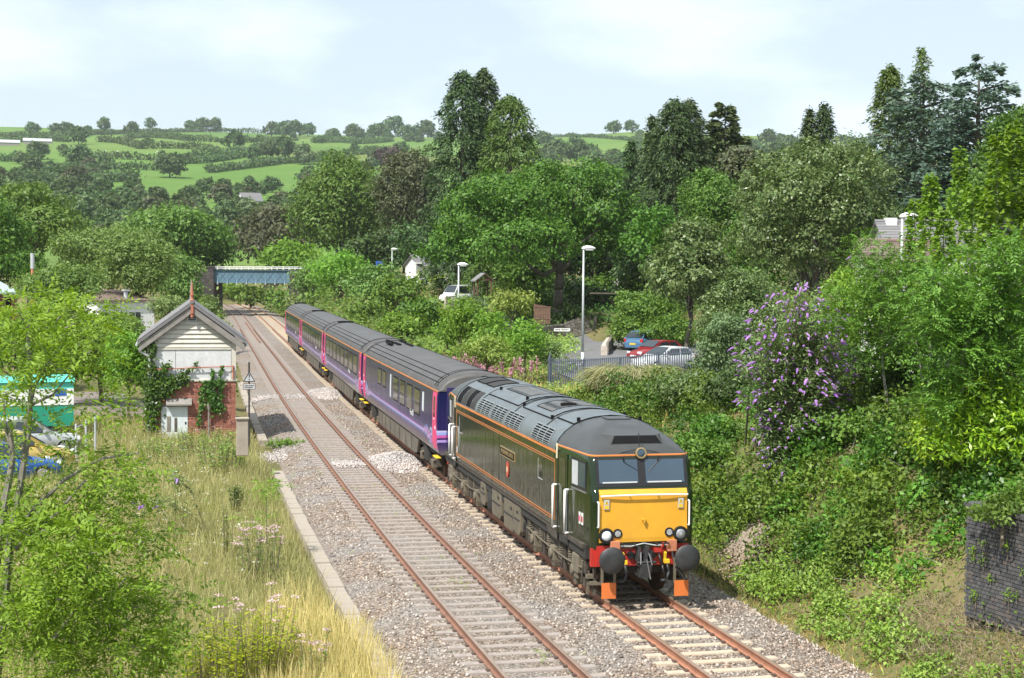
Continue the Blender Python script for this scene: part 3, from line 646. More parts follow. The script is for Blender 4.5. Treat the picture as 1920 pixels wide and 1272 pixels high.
# louvre grilles on the roof shoulders
gr = [(3.95, 5.75), (7.2, 8.95), (9.15, 10.85), (11.05, 12.75)]
for sd in (-1, 1):
    for y0, y1 in gr:
        mb = MB(); roof_patch(mb, y0, y1, sd * .945, sd * .59, .006, .012); p_ = part('grille', mb, M['dark_seam'], loco)
        mb = MB()
        for k in range(8):
            a = .94 - .345 * k / 7; roof_patch(mb, y0, y1, sd * (a + .0085), sd * (a - .0085), .024, .02, 1)
        for k in range(4):
            y = y0 + (y1 - y0) * k / 3; roof_patch(mb, y - .012, y + .012, sd * .95, sd * .585, .026, .024, 6)
        s_o = part('louvre_slats', mb, M['louvre'], p_)
# roof hatches and radiator panels
for sd in (-1, 1):
    for k in range(4):
        y0 = 13.15 + k * .72; mb = MB(); roof_patch(mb, y0, y0 + .64, sd * .93, sd * .47, .008, .014); part('radiator_panel', mb, M['dark_seam'] if k % 2 else M['under'], loco)
for y0, y1, a0, a1, mt in ((8.8, 12.7, -.46, .46, 'loco_roof'), (9.4, 12.2, -.24, .24, 'roof_panel'), (5.2, 8.3, -.45, .45, 'loco_roof'), (5.9, 7.5, -.34, .34, 'roof_panel'), (3.3, 4.9, -.4, .4, 'loco_roof'), (13.4, 14.5, -.3, .02, 'under'), (14.7, 15.9, -.3, .02, 'under')):
    mb = MB(); roof_patch(mb, y0, y1, a0, a1, .018, .02, 10); h_ = part('roof_hatch', mb, M[mt], loco)
    mb = MB()
    for yy in (y0, y1): roof_patch(mb, yy - .018, yy + .018, a0, a1, .026, .03, 10)
    for aa in (a0, a1): roof_patch(mb, y0, y1, aa - .007, aa + .007, .026, .03, 1)
    part('seam', mb, M['dark_seam'], h_)
mb = MB(); mb.lathe([(.0, 0), (.21, 0), (.21, .06), (.15, .06), (.14, -.02), (0, -.02)], (-.25, 6.3, 3.89), n=18); part('exhaust_port', mb, M['dark_seam'], loco)
for y in (3.25, 4.95, 8.55, 12.75, 16.15):
    mb = MB(); roof_patch(mb, y - .02, y + .02, -.99, .99, .014, .016, 28); part('roof_joint', mb, M['dark_seam'], loco)
mb = MB()
for y, a in ((5.1, -.45), (8.4, -.42), (3.4, -.33), (9.0, -.3), (12.4, -.3), (3.4, .33), (5.1, .4)):
    x, z = roof_pt(a); mb.box((x, y, z + .05), (.07, .07, .1))
part('lifting_lug', mb, M['dark_seam'], loco)
# orange lining: thick cantrail line, panel lines, cab line
for sd in (-1, 1):
    mb = MB(); mb.bbox((sd * 1.352, YJ + .02, 3.06), (sd * 1.374, LL_ - YJ - .02, 3.115)); part('cantrail_line', mb, M['orange_line'], loco)
    mb = MB()
    for z0, z1 in ((2.875, 2.893), (2.825, 2.843), (1.50, 1.518), (1.445, 1.463)):
        mb.bbox((sd * 1.35, YJ + .12, z0), (sd * 1.3665, LL_ - YJ - .12, z1))
    for y in (YJ + .12, LL_ - YJ - .14): mb.bbox((sd * 1.35, y, 1.463), (sd * 1.3655, y + .018, 2.875))
    part('lining', mb, M['orange_line'], loco)
    mb = MB(); mb.bbox((sd * 1.352, YJ + .155, 2.8435), (sd * 1.3655, LL_ - YJ - .155, 2.8745)); mb.bbox((sd * 1.352, YJ + .155, 1.4635), (sd * 1.3655, LL_ - YJ - .155, 1.4995)); part('black_band', mb, M['black'], loco)
for flip in (False, True):
    out = [Vector(p) for p in cab_outline(3.255)]; mb = MB()
    c_ = Vector((0, 2.2, 3.255))
    secs = []
    for p in out:
        d = (p - c_); d.z = 0; d.normalize(); secs.append([p + d * .012 + Vector((0, 0, -.02)), p + d * .02 + Vector((0, 0, -.012)), p + d * .02 + Vector((0, 0, .014)), p + d * .0 + Vector((0, 0, .022))])
    mb.loft(secs, True, True); mb = mirror_end(mb) if flip else mb; part('cab_line', mb, M['orange_line'], loco)
# side windows, hatches, nameplate, badges  (left side = -x faces the camera)
def side_x(y):    # outer face of the cab side below the cantrail
    if y >= YJ: return 1.36
    t = (YJ - y) / (YJ - .80); return 1.36 + (1.19 - 1.36) * t
for sd in (-1, 1):
    for y in (4.55, 15.1):
        mb = MB(); mb.bbox((sd * 1.35, y, 2.25), (sd * 1.364, y + .42, 2.72)); w = part('body_window', mb, M['window_dark'], loco)
        mb = MB()
        for a, b in (((y - .02, 2.23), (y + .44, 2.25)), ((y + .42, 2.25), (y + .44, 2.72))): mb.bbox((sd * 1.35, a[0], a[1]), (sd * 1.367, b[0], b[1]))
        part('window_frame', mb, M['pale_grey'], w)
def on_side(name, y0, y1, z0, z1, mat, end, sd=-1, off=.004, th=.02, parent=None, bevel=0):
    def pt(y, z, o): return (sd * (side_x(y) + o), y if not end else LL_ - y, z)
    mb = MB(); vs = [pt(y0, z0, off), pt(y1, z0, off), pt(y1, z1, off), pt(y0, z1, off), pt(y0, z0, off - th), pt(y1, z0, off - th), pt(y1, z1, off - th), pt(y0, z1, off - th)]
    mb.add(vs, [(0, 1, 2, 3), (7, 6, 5, 4), (0, 4, 5, 1), (1, 5, 6, 2), (2, 6, 7, 3), (3, 7, 4, 0)]); return part(name, mb, M[mat], parent or loco)
for end in (False, True):
    for sd in (-1, 1):
        fr = on_side('side_window_frame', 1.05, 2.05, 2.45, 3.12, 'black', end, sd, .006)
        on_side('pane', 1.10, 1.56, 2.51, 3.06, 'mirror_blue', end, sd, .014, .006, fr); on_side('pane', 1.60, 2.00, 2.51, 3.06, 'pale_grey', end, sd, .014, .006, fr)
        on_side('sill', 1.02, 2.06, 2.40, 2.435, 'steel', end, sd, .02, .02, fr)
        dr = on_side('cab_door', 2.35, 2.98, 1.30, 3.12, 'loco_green', end, sd, .012)
        on_side('door_window', 2.45, 2.88, 2.35, 3.0, 'window_dark', end, sd, .02, .006, dr)
        on_side('door_gap', 2.985, 3.04, 1.28, 3.16, 'dark_seam', end, sd, .013, .01, dr)
        on_side('door_edge', 2.32, 2.345, 1.32, 2.3, 'pale_grey', end, sd, .02, .01, dr)
        on_side('footstep', 2.35, 2.98, 1.02, 1.27, 'under', end, sd, -.02, .1)
        for y in (3.12, 2.24):
            yy = y if not end else LL_ - y; x = sd * (side_x(y) + .10); xi = sd * (side_x(y) - .01)
            mb = MB(); mb.tube([(xi, yy, 2.32), (x, yy, 2.32), (x, yy, 1.32), (xi, yy, 1.32)], .026, 8); part('handrail', mb, M['white'], loco, smooth=True)
        on_side('cable_cover', 3.06, 3.12, 2.95, 3.3, 'cream', end, sd, .03, .03)
mb = MB(); mb.bbox((-1.35, 7.55, 2.28), (-1.388, 9.35, 2.53)); pl = part('nameplate', mb, M['brass'], loco, bevel=.004)
mb = MB(); mb.bbox((-1.36, 7.58, 2.31), (-1.391, 9.32, 2.50)); part('plate_field', mb, M['dark_seam'], pl)
text('lettering', 'PENDENNIS CASTLE', .165, M['brass'], pl, (-1.392, 8.45, 2.405), (R(90), 0, R(-90)), .005, sx=1.02)
mb = MB(); mb.lathe([(.0, 0), (.13, 0), (.15, .01), (.15, .022), (0, .024)], (0, 0, 0), (-1, 0, 0), 20); bd = part('emblem', mb, M['red_plaque'], loco); bd.location = (-1.36, 8.45, 1.98); bd.scale = (1, 1, 1.45)
mb = MB(); mb.lathe([(.0, 0), (.055, 0), (.055, .006), (0, .006)], (-.024, 0, .0), (-1, 0, 0), 14); part('emblem_centre', mb, M['cream'], bd)
for end in (False, True):
    for sd in (-1, 1):
        for k, y in enumerate((1.28, 1.46)):
            c = on_side('crest', y - .055, y + .055, 1.66, 1.93, 'white', end, sd, .008, .006)
            on_side('crest_shield', y - .04, y + .04, 1.72, 1.85, 'red_plaque' if k == 0 else 'pink', end, sd, .012, .004, c)
for end, y0 in ((False, 3.35), (True, 3.35)):
    c = on_side('data_panel', 3.4, 3.55, 1.55, 1.74, 'pale_grey', end, -1, .006, .01)
for y in (10.4, 9.6): 
    mb = MB(); mb.bbox((-1.355, y, 1.53), (-1.3635, y + .012, 2.8)); part('panel_joint', mb, M['dark_seam'], loco)
# nose
def nose(x0, x1, z0, z1, mat, name, off=.012, th=.03, end=False, parent=None, n=5):
    mb = MB(); F_ = []; B_ = []
    def yv(z): return cab_lv(z)[0]
    for i in range(n + 1):
        z = z0 + (z1 - z0) * i / n; y = yv(z)
        for x in (x0, x1): F_.append((x, y - off, z)); B_.append((x, y - off + th, z))
    vs = F_ + B_; m = len(F_); fs = []
    for i in range(n): fs.append((2 * i, 2 * i + 1, 2 * i + 3, 2 * i + 2))
    per = [2 * i for i in range(n + 1)] + [2 * i + 1 for i in range(n, -1, -1)]
    for i in range(len(per)):
        a, b = per[i], per[(i + 1) % len(per)]; fs.append((a, b, b + m, a + m))
    mb.add(vs, fs); mb = mirror_end(mb) if end else mb
    return part(name, mb, M[mat], parent or loco)
for end in (False, True):
    def fy(y): return y if not end else LL_ - y
    def fx(x): return x if not end else -x
    def np_(name, mb, mat, parent=None, **k): return part(name, mirror_end(mb) if end else mb, M[mat], parent or loco, **k)
    yp = nose(-1.02, 1.02, 1.36, 2.53, 'yellow', 'yellow_panel', .012, .05, end, n=12)
    ds = nose(-1.06, 1.06, 2.58, 3.235, 'black', 'windscreen_surround', .008, .03, end)
    for sx in (-1, 1):
        xa, xb = (sx * .09, sx * .99); nose(min(xa, xb), max(xa, xb), 2.66, 3.17, 'mirror_blue', 'windscreen', .018, .012, end, ds)
        a_, b_ = (sx * .12, sx * .92); nose(min(a_, b_), max(a_, b_), 2.665, 2.695, 'pale_grey', 'lower_bar', .022, .004, end, ds)
        mb = MB(); mb.tube([(sx * .42, .82, 3.24), (sx * .40, .845, 3.12), (sx * .40 - .30 * 1, .80, 2.93)] if sx < 0 else [(.42, .82, 3.24), (.38, .845, 3.12), (.15, .80, 2.90)], .013, 6); mb.v = [(x if sx > 0 else (x if x > -.5 else x + .6), y, z) for x, y, z in mb.v]; np_('wiper', mb, 'black')
        mb = MB(); mb.lathe([(.0, 0), (.15, 0), (.17, .02), (.17, .08), (.135, .085), (.13, .06)], (sx * .86, .64, 1.52), (0, -1, 0), 22); h_ = np_('headlight', mb, 'black', smooth=False, auto=40)
        mb = MB(); mb.lathe([(.128, .05), (.10, .075), (.05, .09), (0, .094)], (sx * .86, .64, 1.52), (0, -1, 0), 20); np_('lens', mb, 'lamp' if sx < 0 else 'alloy', h_, smooth=True)
        mb = MB(); mb.lathe([(.0, 0), (.098, 0), (.105, .015), (.105, .05), (.08, .055), (0, .052)], (sx * .60, .64, 1.56), (0, -1, 0), 18); h_ = np_('marker_light', mb, 'black', auto=40)
        mb = MB()
        for i in range(-2, 3):
            for j in range(-2, 3):
                if i * i + j * j < 6: mb.cyl((sx * .60 + i * .026, .60, 1.56 + j * .026), (sx * .60 + i * .026, .578, 1.56 + j * .026), .010, n=6)
        np_('bulb', mb, 'lamp', h_)
        mb = MB(); mb.bbox((sx * .86 - .062, .59, 2.10), (sx * .86 + .062, .606, 2.32)); st = np_('warning_sticker', mb, 'pale_grey')
        mb = MB(); mb.prism([(sx * .86 - .05, 2.215), (sx * .86 + .05, 2.215), (sx * .86, 2.305)], 1, .586, .589); mb.bbox((sx * .86 - .05, .586, 2.115), (sx * .86 + .05, .589, 2.185)); np_('warning_triangle', mb, 'yellow_small', st)
        mb = MB(); mb.bbox((sx * .86 - .008, .583, 2.235), (sx * .86 + .008, .5855, 2.28)); np_('warning_bolt', mb, 'black', st)
        mb = MB(); mb.tube([(sx * 1.05, .66, 2.27), (sx * 1.05, .56, 2.25), (sx * 1.05, .56, 1.72), (sx * 1.05, .66, 1.70)], .02, 6); np_('nose_handrail', mb, 'white')
        # buffers
        mb = MB(); mb.cyl((sx * .8636, .72, 1.06), (sx * .8636, .12, 1.06), .13, n=16); mb.lathe([(0, 0), (.285, 0), (.295, .02), (.27, .05), (.14, .075), (0, .08)], (sx * .8636, .13, 1.06), (0, -1, 0), 26); np_('buffer', mb, 'rubber', auto=40)
        mb = MB(); mb.box((sx * .86, .70, 1.06), (.42, .12, .46)); np_('buffer_base', mb, 'red')
        mb = MB(); mb.bbox((sx * .84 - .165, .42, .15), (sx * .84 + .165, .44, .50)); np_('guard_flap', mb, 'orange')
        mb = MB(); mb.bbox((sx * .84 - .17, .45, .44), (sx * .84 - .12, .50, 1.0)); mb.bbox((sx * .84 + .12, .45, .44), (sx * .84 + .17, .50, 1.0)); np_('flap_bracket', mb, 'khaki')
    mb = MB(); mb.tube([(-1.0, .58, 2.40), (-.5, .55, 2.415), (0, .545, 2.42), (.5, .55, 2.415), (1.02, .58, 2.40)], .02, 6); mb.tube([(-.33, .56, 2.41), (-.33, .63, 2.38)], .014); mb.tube([(.33, .56, 2.41), (.33, .63, 2.38)], .014); np_('nose_rail', mb, 'white')
    mb = MB(); mb.box((0, .60, 1.86), (.08, .12, .03)); mb.box((0, .55, 1.84), (.03, .03, .1)); np_('lamp_bracket', mb, 'yellow')
    mb = MB(); mb.lathe([(.0, 0), (.11, 0), (.125, .02), (.125, .10), (.10, .105), (.09, .09), (0, .09)], (0, .93, 3.30), (0, -1, .15), 20); hl = np_('roof_headlight', mb, 'brass', auto=40)
    mb = MB(); mb.lathe([(.09, .091), (.05, .10), (0, .104)], (0, .93, 3.30), (0, -1, .15), 16); np_('lens', mb, 'mirror_blue', hl)
    mb = MB(); mb.tube([(0, 1.0, 3.38), (0, 1.05, 3.74)], .010, 5); np_('aerial', mb, 'black')
    for sx in (-1, 1):
        mb = MB(); mb.tube([(sx * .08, .97, 3.38), (sx * .5, .985, 3.29)], .008, 4); np_('lamp_conduit', mb, 'dark_seam')
    # horn grille box on the cab roof
    hv = [(-.62, 1.20, 3.485), (.62, 1.20, 3.485), (.52, 1.335, 3.665), (-.52, 1.335, 3.665), (-.34, 2.5, 3.892), (.34, 2.5, 3.892), (-.74, 1.75, 3.655), (.74, 1.75, 3.655)]
    mb = MB(); mb.add(hv, [(0, 1, 2, 3), (3, 2, 5, 4), (0, 3, 6), (3, 4, 6), (1, 7, 2), (2, 7, 5)]); hg = np_('horn_cowl', mb, 'cab_roof')
    mb = MB(); mb.add([(-.58, 1.197, 3.50), (.58, 1.197, 3.50), (.485, 1.312, 3.653), (-.485, 1.312, 3.653), (-.58, 1.25, 3.49), (.58, 1.25, 3.49), (.485, 1.37, 3.64), (-.485, 1.37, 3.64)], [(0, 1, 2, 3), (4, 7, 6, 5), (0, 4, 5, 1), (2, 6, 7, 3), (1, 5, 6, 2), (0, 3, 7, 4)]); np_('horn_grille', mb, 'dark_seam', hg)
    mb = MB(); mb.bbox((-.28, 2.55, 3.865), (.28, 3.15, 3.918)); np_('roof_hatch', mb, 'cab_roof')
    # buffer beam and what hangs on it
    mb = MB(); mb.box((0, .76, 1.02), (2.36, .12, .42)); mb.box((0, 1.2, .95), (2.2, .8, .3)); bm_ = np_('buffer_beam', mb, 'red', bevel=.01)
    mb = MB(); mb.prism([(-1.13, 1.0), (-.86, .62), (.86, .62), (1.13, 1.0)], 1, .83, .95); np_('beam_apron', mb, 'under')
    mb = MB()
    for x, y, z, sz in ((-.14, .60, 1.10, (.05, .3, .32)), (.02, .58, 1.08, (.07, .34, .40)), (.14, .62, 1.02, (.05, .26, .3)), (-.05, .52, .88, (.22, .2, .12)), (.0, .5, .74, (.26, .22, .30))): mb.box((x, y, z), sz, ry=.15)
    mb.tube([(-.1, .52, 1.2), (-.12, .40, .95), (-.05, .42, .66)], .025, 6); mb.tube([(.1, .52, 1.2), (.14, .40, .95), (.06, .42, .60)], .025, 6); mb.cyl((-.2, .42, .93), (.24, .42, .93), .03)
    np_('coupling_hook', mb, 'rubber', bevel=.008)
    mb = MB(); mb.tube([(-.1, .46, 1.15), (-.13, .36, .9)], .013, 6); mb.tube([(.06, .44, 1.18), (.13, .35, .88)], .013, 6); mb.tube([(.02, .40, 1.0), (.10, .36, .56)], .016, 6); np_('screw_link', mb, 'steel')
    for x, c in ((-.48, 'yellow_small'), (.50, 'yellow_small')):
        mb = MB(); mb.box((x, .60, 1.04), (.05, .12, .18), rx=.2); mb.box((x + .03, .56, .92), (.12, .12, .09)); np_('brake_tap', mb, c, bevel=.006)
        mb = MB(); mb.tube([(x + .03, .56, .9), (x + .06, .46, .7), (x - .01, .44, .52), (x - .12, .5, .5)], .032, 7); np_('brake_hose', mb, 'rubber', smooth=True)
    mb = MB(); mb.box((.32, .60, 1.17), (.16, .14, .09)); mb.tube([(.42, .58, 1.18), (.46, .58, 1.34)], .03, 7); np_('air_cock', mb, 'red')
    mb = MB(); mb.tube([(.34, .58, 1.12), (.40, .46, .85), (.45, .44, .6)], .028, 7); np_('air_hose', mb, 'black', smooth=True)
    for x, s_ in ((-.66, .20), (.66, .26)):
        mb = MB(); mb.box((x, .62, 1.30 if x < 0 else 1.26), (.22, .14, s_)); np_('jumper_box', mb, 'tan_orange', bevel=.012)
    mb = MB(); mb.tube([(-.55, .60, 1.28), (-.3, .58, 1.27), (0, .58, 1.33), (.3, .58, 1.27), (.55, .60, 1.28)], .014, 6); np_('jumper_cable', mb, 'pale_grey')
    mb = MB(); mb.tube([(.66, .58, 1.14), (.70, .46, .8), (.95, .46, .50), (1.02, .5, .72)], .022, 6); np_('jumper_hose', mb, 'rubber')
    for x in (-.36, .42):
        mb = MB(); mb.tube([(x - .14, .62, 1.335), (x - .14, .50, 1.325), (x + .14, .50, 1.325), (x + .14, .62, 1.335)], .016, 5); np_('nose_step', mb, 'black')
    mb = MB(); mb.lathe([(0, 0), (.085, 0), (.085, .12), (0, .12)], (-.27, .75, 1.06), (0, -1, 0), 12); mb.lathe([(0, 0), (.085, 0), (.085, .12), (0, .12)], (.24, .75, 1.06), (0, -1, 0), 12); np_('socket', mb, 'black')
# underframe
mb = MB(); mb.bbox((-1.25, .9, .96), (1.25, LL_ - .9, 1.275)); part('underframe', mb, M['under'], loco)
mb = MB(); mb.prism([(3.3, 1.27), (4.7, 1.27), (3.9, .98), (3.3, .98)], 0, -1.30, -1.1); mb.bbox((-1.31, 1.0, 1.18), (-1.22, LL_ - 1.0, 1.279)); part('solebar', mb, M['grime'], loco)
def spring(mb, x, y, z0, z1, r=.085, n=6):
    for k in range(n):
        z = z0 + (z1 - z0) * (k + .5) / n; mb.lathe([(r * .6, -.018), (r, -.01), (r, .01), (r * .6, .018)], (x, y, z), (0, 0, 1), 10)
def wheel_pair(parent, y, r, x=.75):
    for sd in (-1, 1):
        mb = MB(); mb.lathe([(0, -.06), (.12, -.07), (.14, -.02), (r - .10, -.02), (r - .08, -.055), (r, -.055), (r + .012, .055), (r + .035, .07), (r + .03, .085), (0, .085)], (sd * .76, y, r), (-sd, 0, 0), 28); part('wheel', mb, M['wheel'], parent, auto=35)
def loco_bogie(yc):
    bg = MB(); bg.bbox((-1.0, yc - 2.9, .62), (1.0, yc + 2.9, .78)); b_ = part('bogie', bg, M['under'], loco)
    for dy in (-2.0, .05, 2.0): wheel_pair(b_, yc + dy, .545)
    for sd in (-1, 1):
        mb = MB(); xo = sd * 1.08
        mb.prism([(yc - 2.95, .86), (yc - 2.6, 1.0), (yc + 2.6, 1.0), (yc + 2.95, .86), (yc + 2.85, .66), (yc + 2.4, .70), (yc - 2.4, .70), (yc - 2.85, .66)], 0, xo - .07, xo + .07); part('bogie_frame', mb, M['grime'], b_, bevel=.015)
        for dy in (-2.0, .05, 2.0):
            y = yc + dy
            mb = MB(); mb.box((xo + sd * .04, y, .53), (.26, .34, .36)); mb.lathe([(0, 0), (.13, 0), (.12, .06), (0, .07)], (xo + sd * .17, y, .53), (sd, 0, 0), 14); mb.box((xo + sd * .05, y, .28), (.16, .26, .16), taper=1.3); part('axlebox', mb, M['khaki'], b_, bevel=.02)
            mb = MB(); mb.prism([(y - .75, .50), (y - .5, .36), (y + .5, .36), (y + .75, .50), (y + .75, .58), (y + .45, .46), (y - .45, .46), (y - .75, .58)], 0, xo - .04, xo + .12 * (sd if sd > 0 else 1)); part('equalising_beam', mb, M['khaki'], b_, bevel=.01)
            for e in (-.58, .58):
                mb = MB(); spring(mb, xo + sd * .06, y + e, .52, .92, .085, 7); part('spring', mb, M['khaki'], b_)
        for y in (yc - 2.75, yc - .95, yc + 1.05, yc + 2.75):
            mb = MB(); mb.prism([(y - .13, .95), (y + .13, .95), (y + .09, .30), (y - .09, .30)], 0, xo - .02 + sd * .1, xo + .03 + sd * .1); mb.tube([(xo + sd * .12, y, .9), (xo + sd * .14, y + .12, .35)], .025); part('brake_hanger', mb, M['grime'], b_)
        mb = MB(); mb.tube([(xo + sd * .16, yc - 2.7, .70), (xo + sd * .16, yc - 1.2, .64), (xo + sd * .16, yc + 1.2, .66), (xo + sd * .16, yc + 2.7, .72)], .02, 5); part('sand_pipe', mb, M['khaki'], b_)
    return b_
loco_bogie(3.95); loco_bogie(LL_ - 3.95)
for sd in (-1, 1):
    for y0, y1, z0, z1, d in ((7.35, 8.05, .34, 1.12, .30), (8.10, 9.35, .30, 1.10, .34), (9.75, 10.95, .38, 1.14, .34), (11.9, 12.6, .44, 1.10, .36)):
        mb = MB(); mb.prism([(y0, z0 + .12), (y0 + .1, z0), (y1 - .05, z0), (y1, z0 + .08), (y1, z1), (y0, z1)], 0, sd * 1.24 - d / 2 * sd, sd * 1.24 + .03 * sd); bx_ = part('battery_box', mb, M['khaki'], loco, bevel=.02)
        mb = MB(); mb.bbox((sd * 1.27, y0 + .05, (z0 + z1) / 2), (sd * 1.285, y1 - .05, (z0 + z1) / 2 + .035)); mb.bbox((sd * 1.27, y0 + .2, z1 - .2), (sd * 1.29, y0 + .4, z1 - .14)); part('box_strap', mb, M['under'], bx_)
        mb = MB()
        for yy in (y0 + .06, y1 - .06): mb.bbox((sd * 1.1, yy - .02, z1 - .05), (sd * 1.2, yy + .02, 1.28))
        part('box_hanger', mb, M['grime'], bx_)
    mb = MB(); mb.lathe([(0, 0), (.26, .02), (.30, .1), (.30, .5), (.26, .58), (0, .6)], (sd * 1.0, 11.4, .40), (0, 0, 1), 14); part('air_filter', mb, M['under'], loco, auto=40)
    mb = MB(); mb.cyl((sd * .9, 7.2, .62), (sd * .9, 12.4, .62), .30, n=16); part('fuel_tank', mb, M['under'], loco)
    for y, sz in ((1.75, (.34, .55, .42)),):
        for e in (0, 1):
            yy = y if e == 0 else LL_ - y
            mb = MB(); mb.box((sd * 1.12, yy, .72), sz, taper=.9); mb.box((sd * 1.12, yy, .45), (.28, .4, .16)); part('sandbox', mb, M['khaki'], loco, bevel=.03)
            mb = MB(); mb.tube([(sd * 1.05, yy - .3, .5), (sd * .95, yy - .5, .2), (sd * .8, yy - .55, .1)], .02, 5); mb.bbox((sd * 1.1, yy - .65, .12), (sd * 1.16, yy - .59, .85)); mb.bbox((sd * .95, yy - .8, .5), (sd * 1.2, yy - .3, .58)); mb.bbox((sd * .9, yy - .85, .36), (sd * 1.14, yy - .5, .44)); part('sand_pipe', mb, M['khaki'], loco)
mb = MB(); mb.bbox((-1.05, .95, .12), (-.98, 1.02, .95)); mb.bbox((.98, .95, .12), (1.05, 1.02, .95)); part('lifeguard', mb, M['grime'], loco)
# cab back wall and seats seen through the side glass
for end in (False, True):
    yy = 2.9 if not end else LL_ - 2.9
    mb = MB(); mb.bbox((-1.2, yy - .03, 1.5), (1.2, yy + .03, 3.15)); part('cab_bulkhead', mb, M['cream'], loco)

# ------------------------------------------------------------------ coaches
def coach_sec(n=17):
    side = [(-1.20, .98), (-1.30, 1.05), (-1.36, 1.35), (-1.37, 1.8), (-1.37, 2.4), (-1.355, 2.9), (-1.33, 3.16)]
    return side
CROOF = [(-1.33, 3.16), (-1.29, 3.28), (-1.20, 3.42), (-1.05, 3.56), (-.84, 3.68), (-.58, 3.77), (-.30, 3.825), (0, 3.84)]
CROOF = CROOF + [(-x, z) for x, z in CROOF[-2::-1]]
BL = 22.3
def xside(z): return float(np.interp(z, [.98, 1.05, 1.35, 1.8, 2.4, 2.9, 3.16], [1.2, 1.30, 1.36, 1.37, 1.37, 1.355, 1.33]))
def side_patch(mb, sd, y0, y1, z0, z1, off, th=.02, n=6, mi=0):
    A = [z0 + (z1 - z0) * i / n for i in range(n + 1)]
    sec = [(sd * (xside(z) + off), z) for z in A] + [(sd * (xside(z) + off - th), z) for z in A[::-1]]
    mb.loft([[(x, y0, z) for x, z in sec], [(x, y1, z) for x, z in sec]], True, True, mi)
def croof_patch(mb, y0, y1, i0, i1, off, th=.02):
    pts = CROOF[i0:i1 + 1]; sec = [(x * (1 + off / 1.4), z + off) for x, z in pts] + [(x * (1 + (off - th) / 1.4), z + off - th) for x, z in pts[::-1]]
    mb.loft([[(x, y0, z) for x, z in sec], [(x, y1, z) for x, z in sec]], True, True)
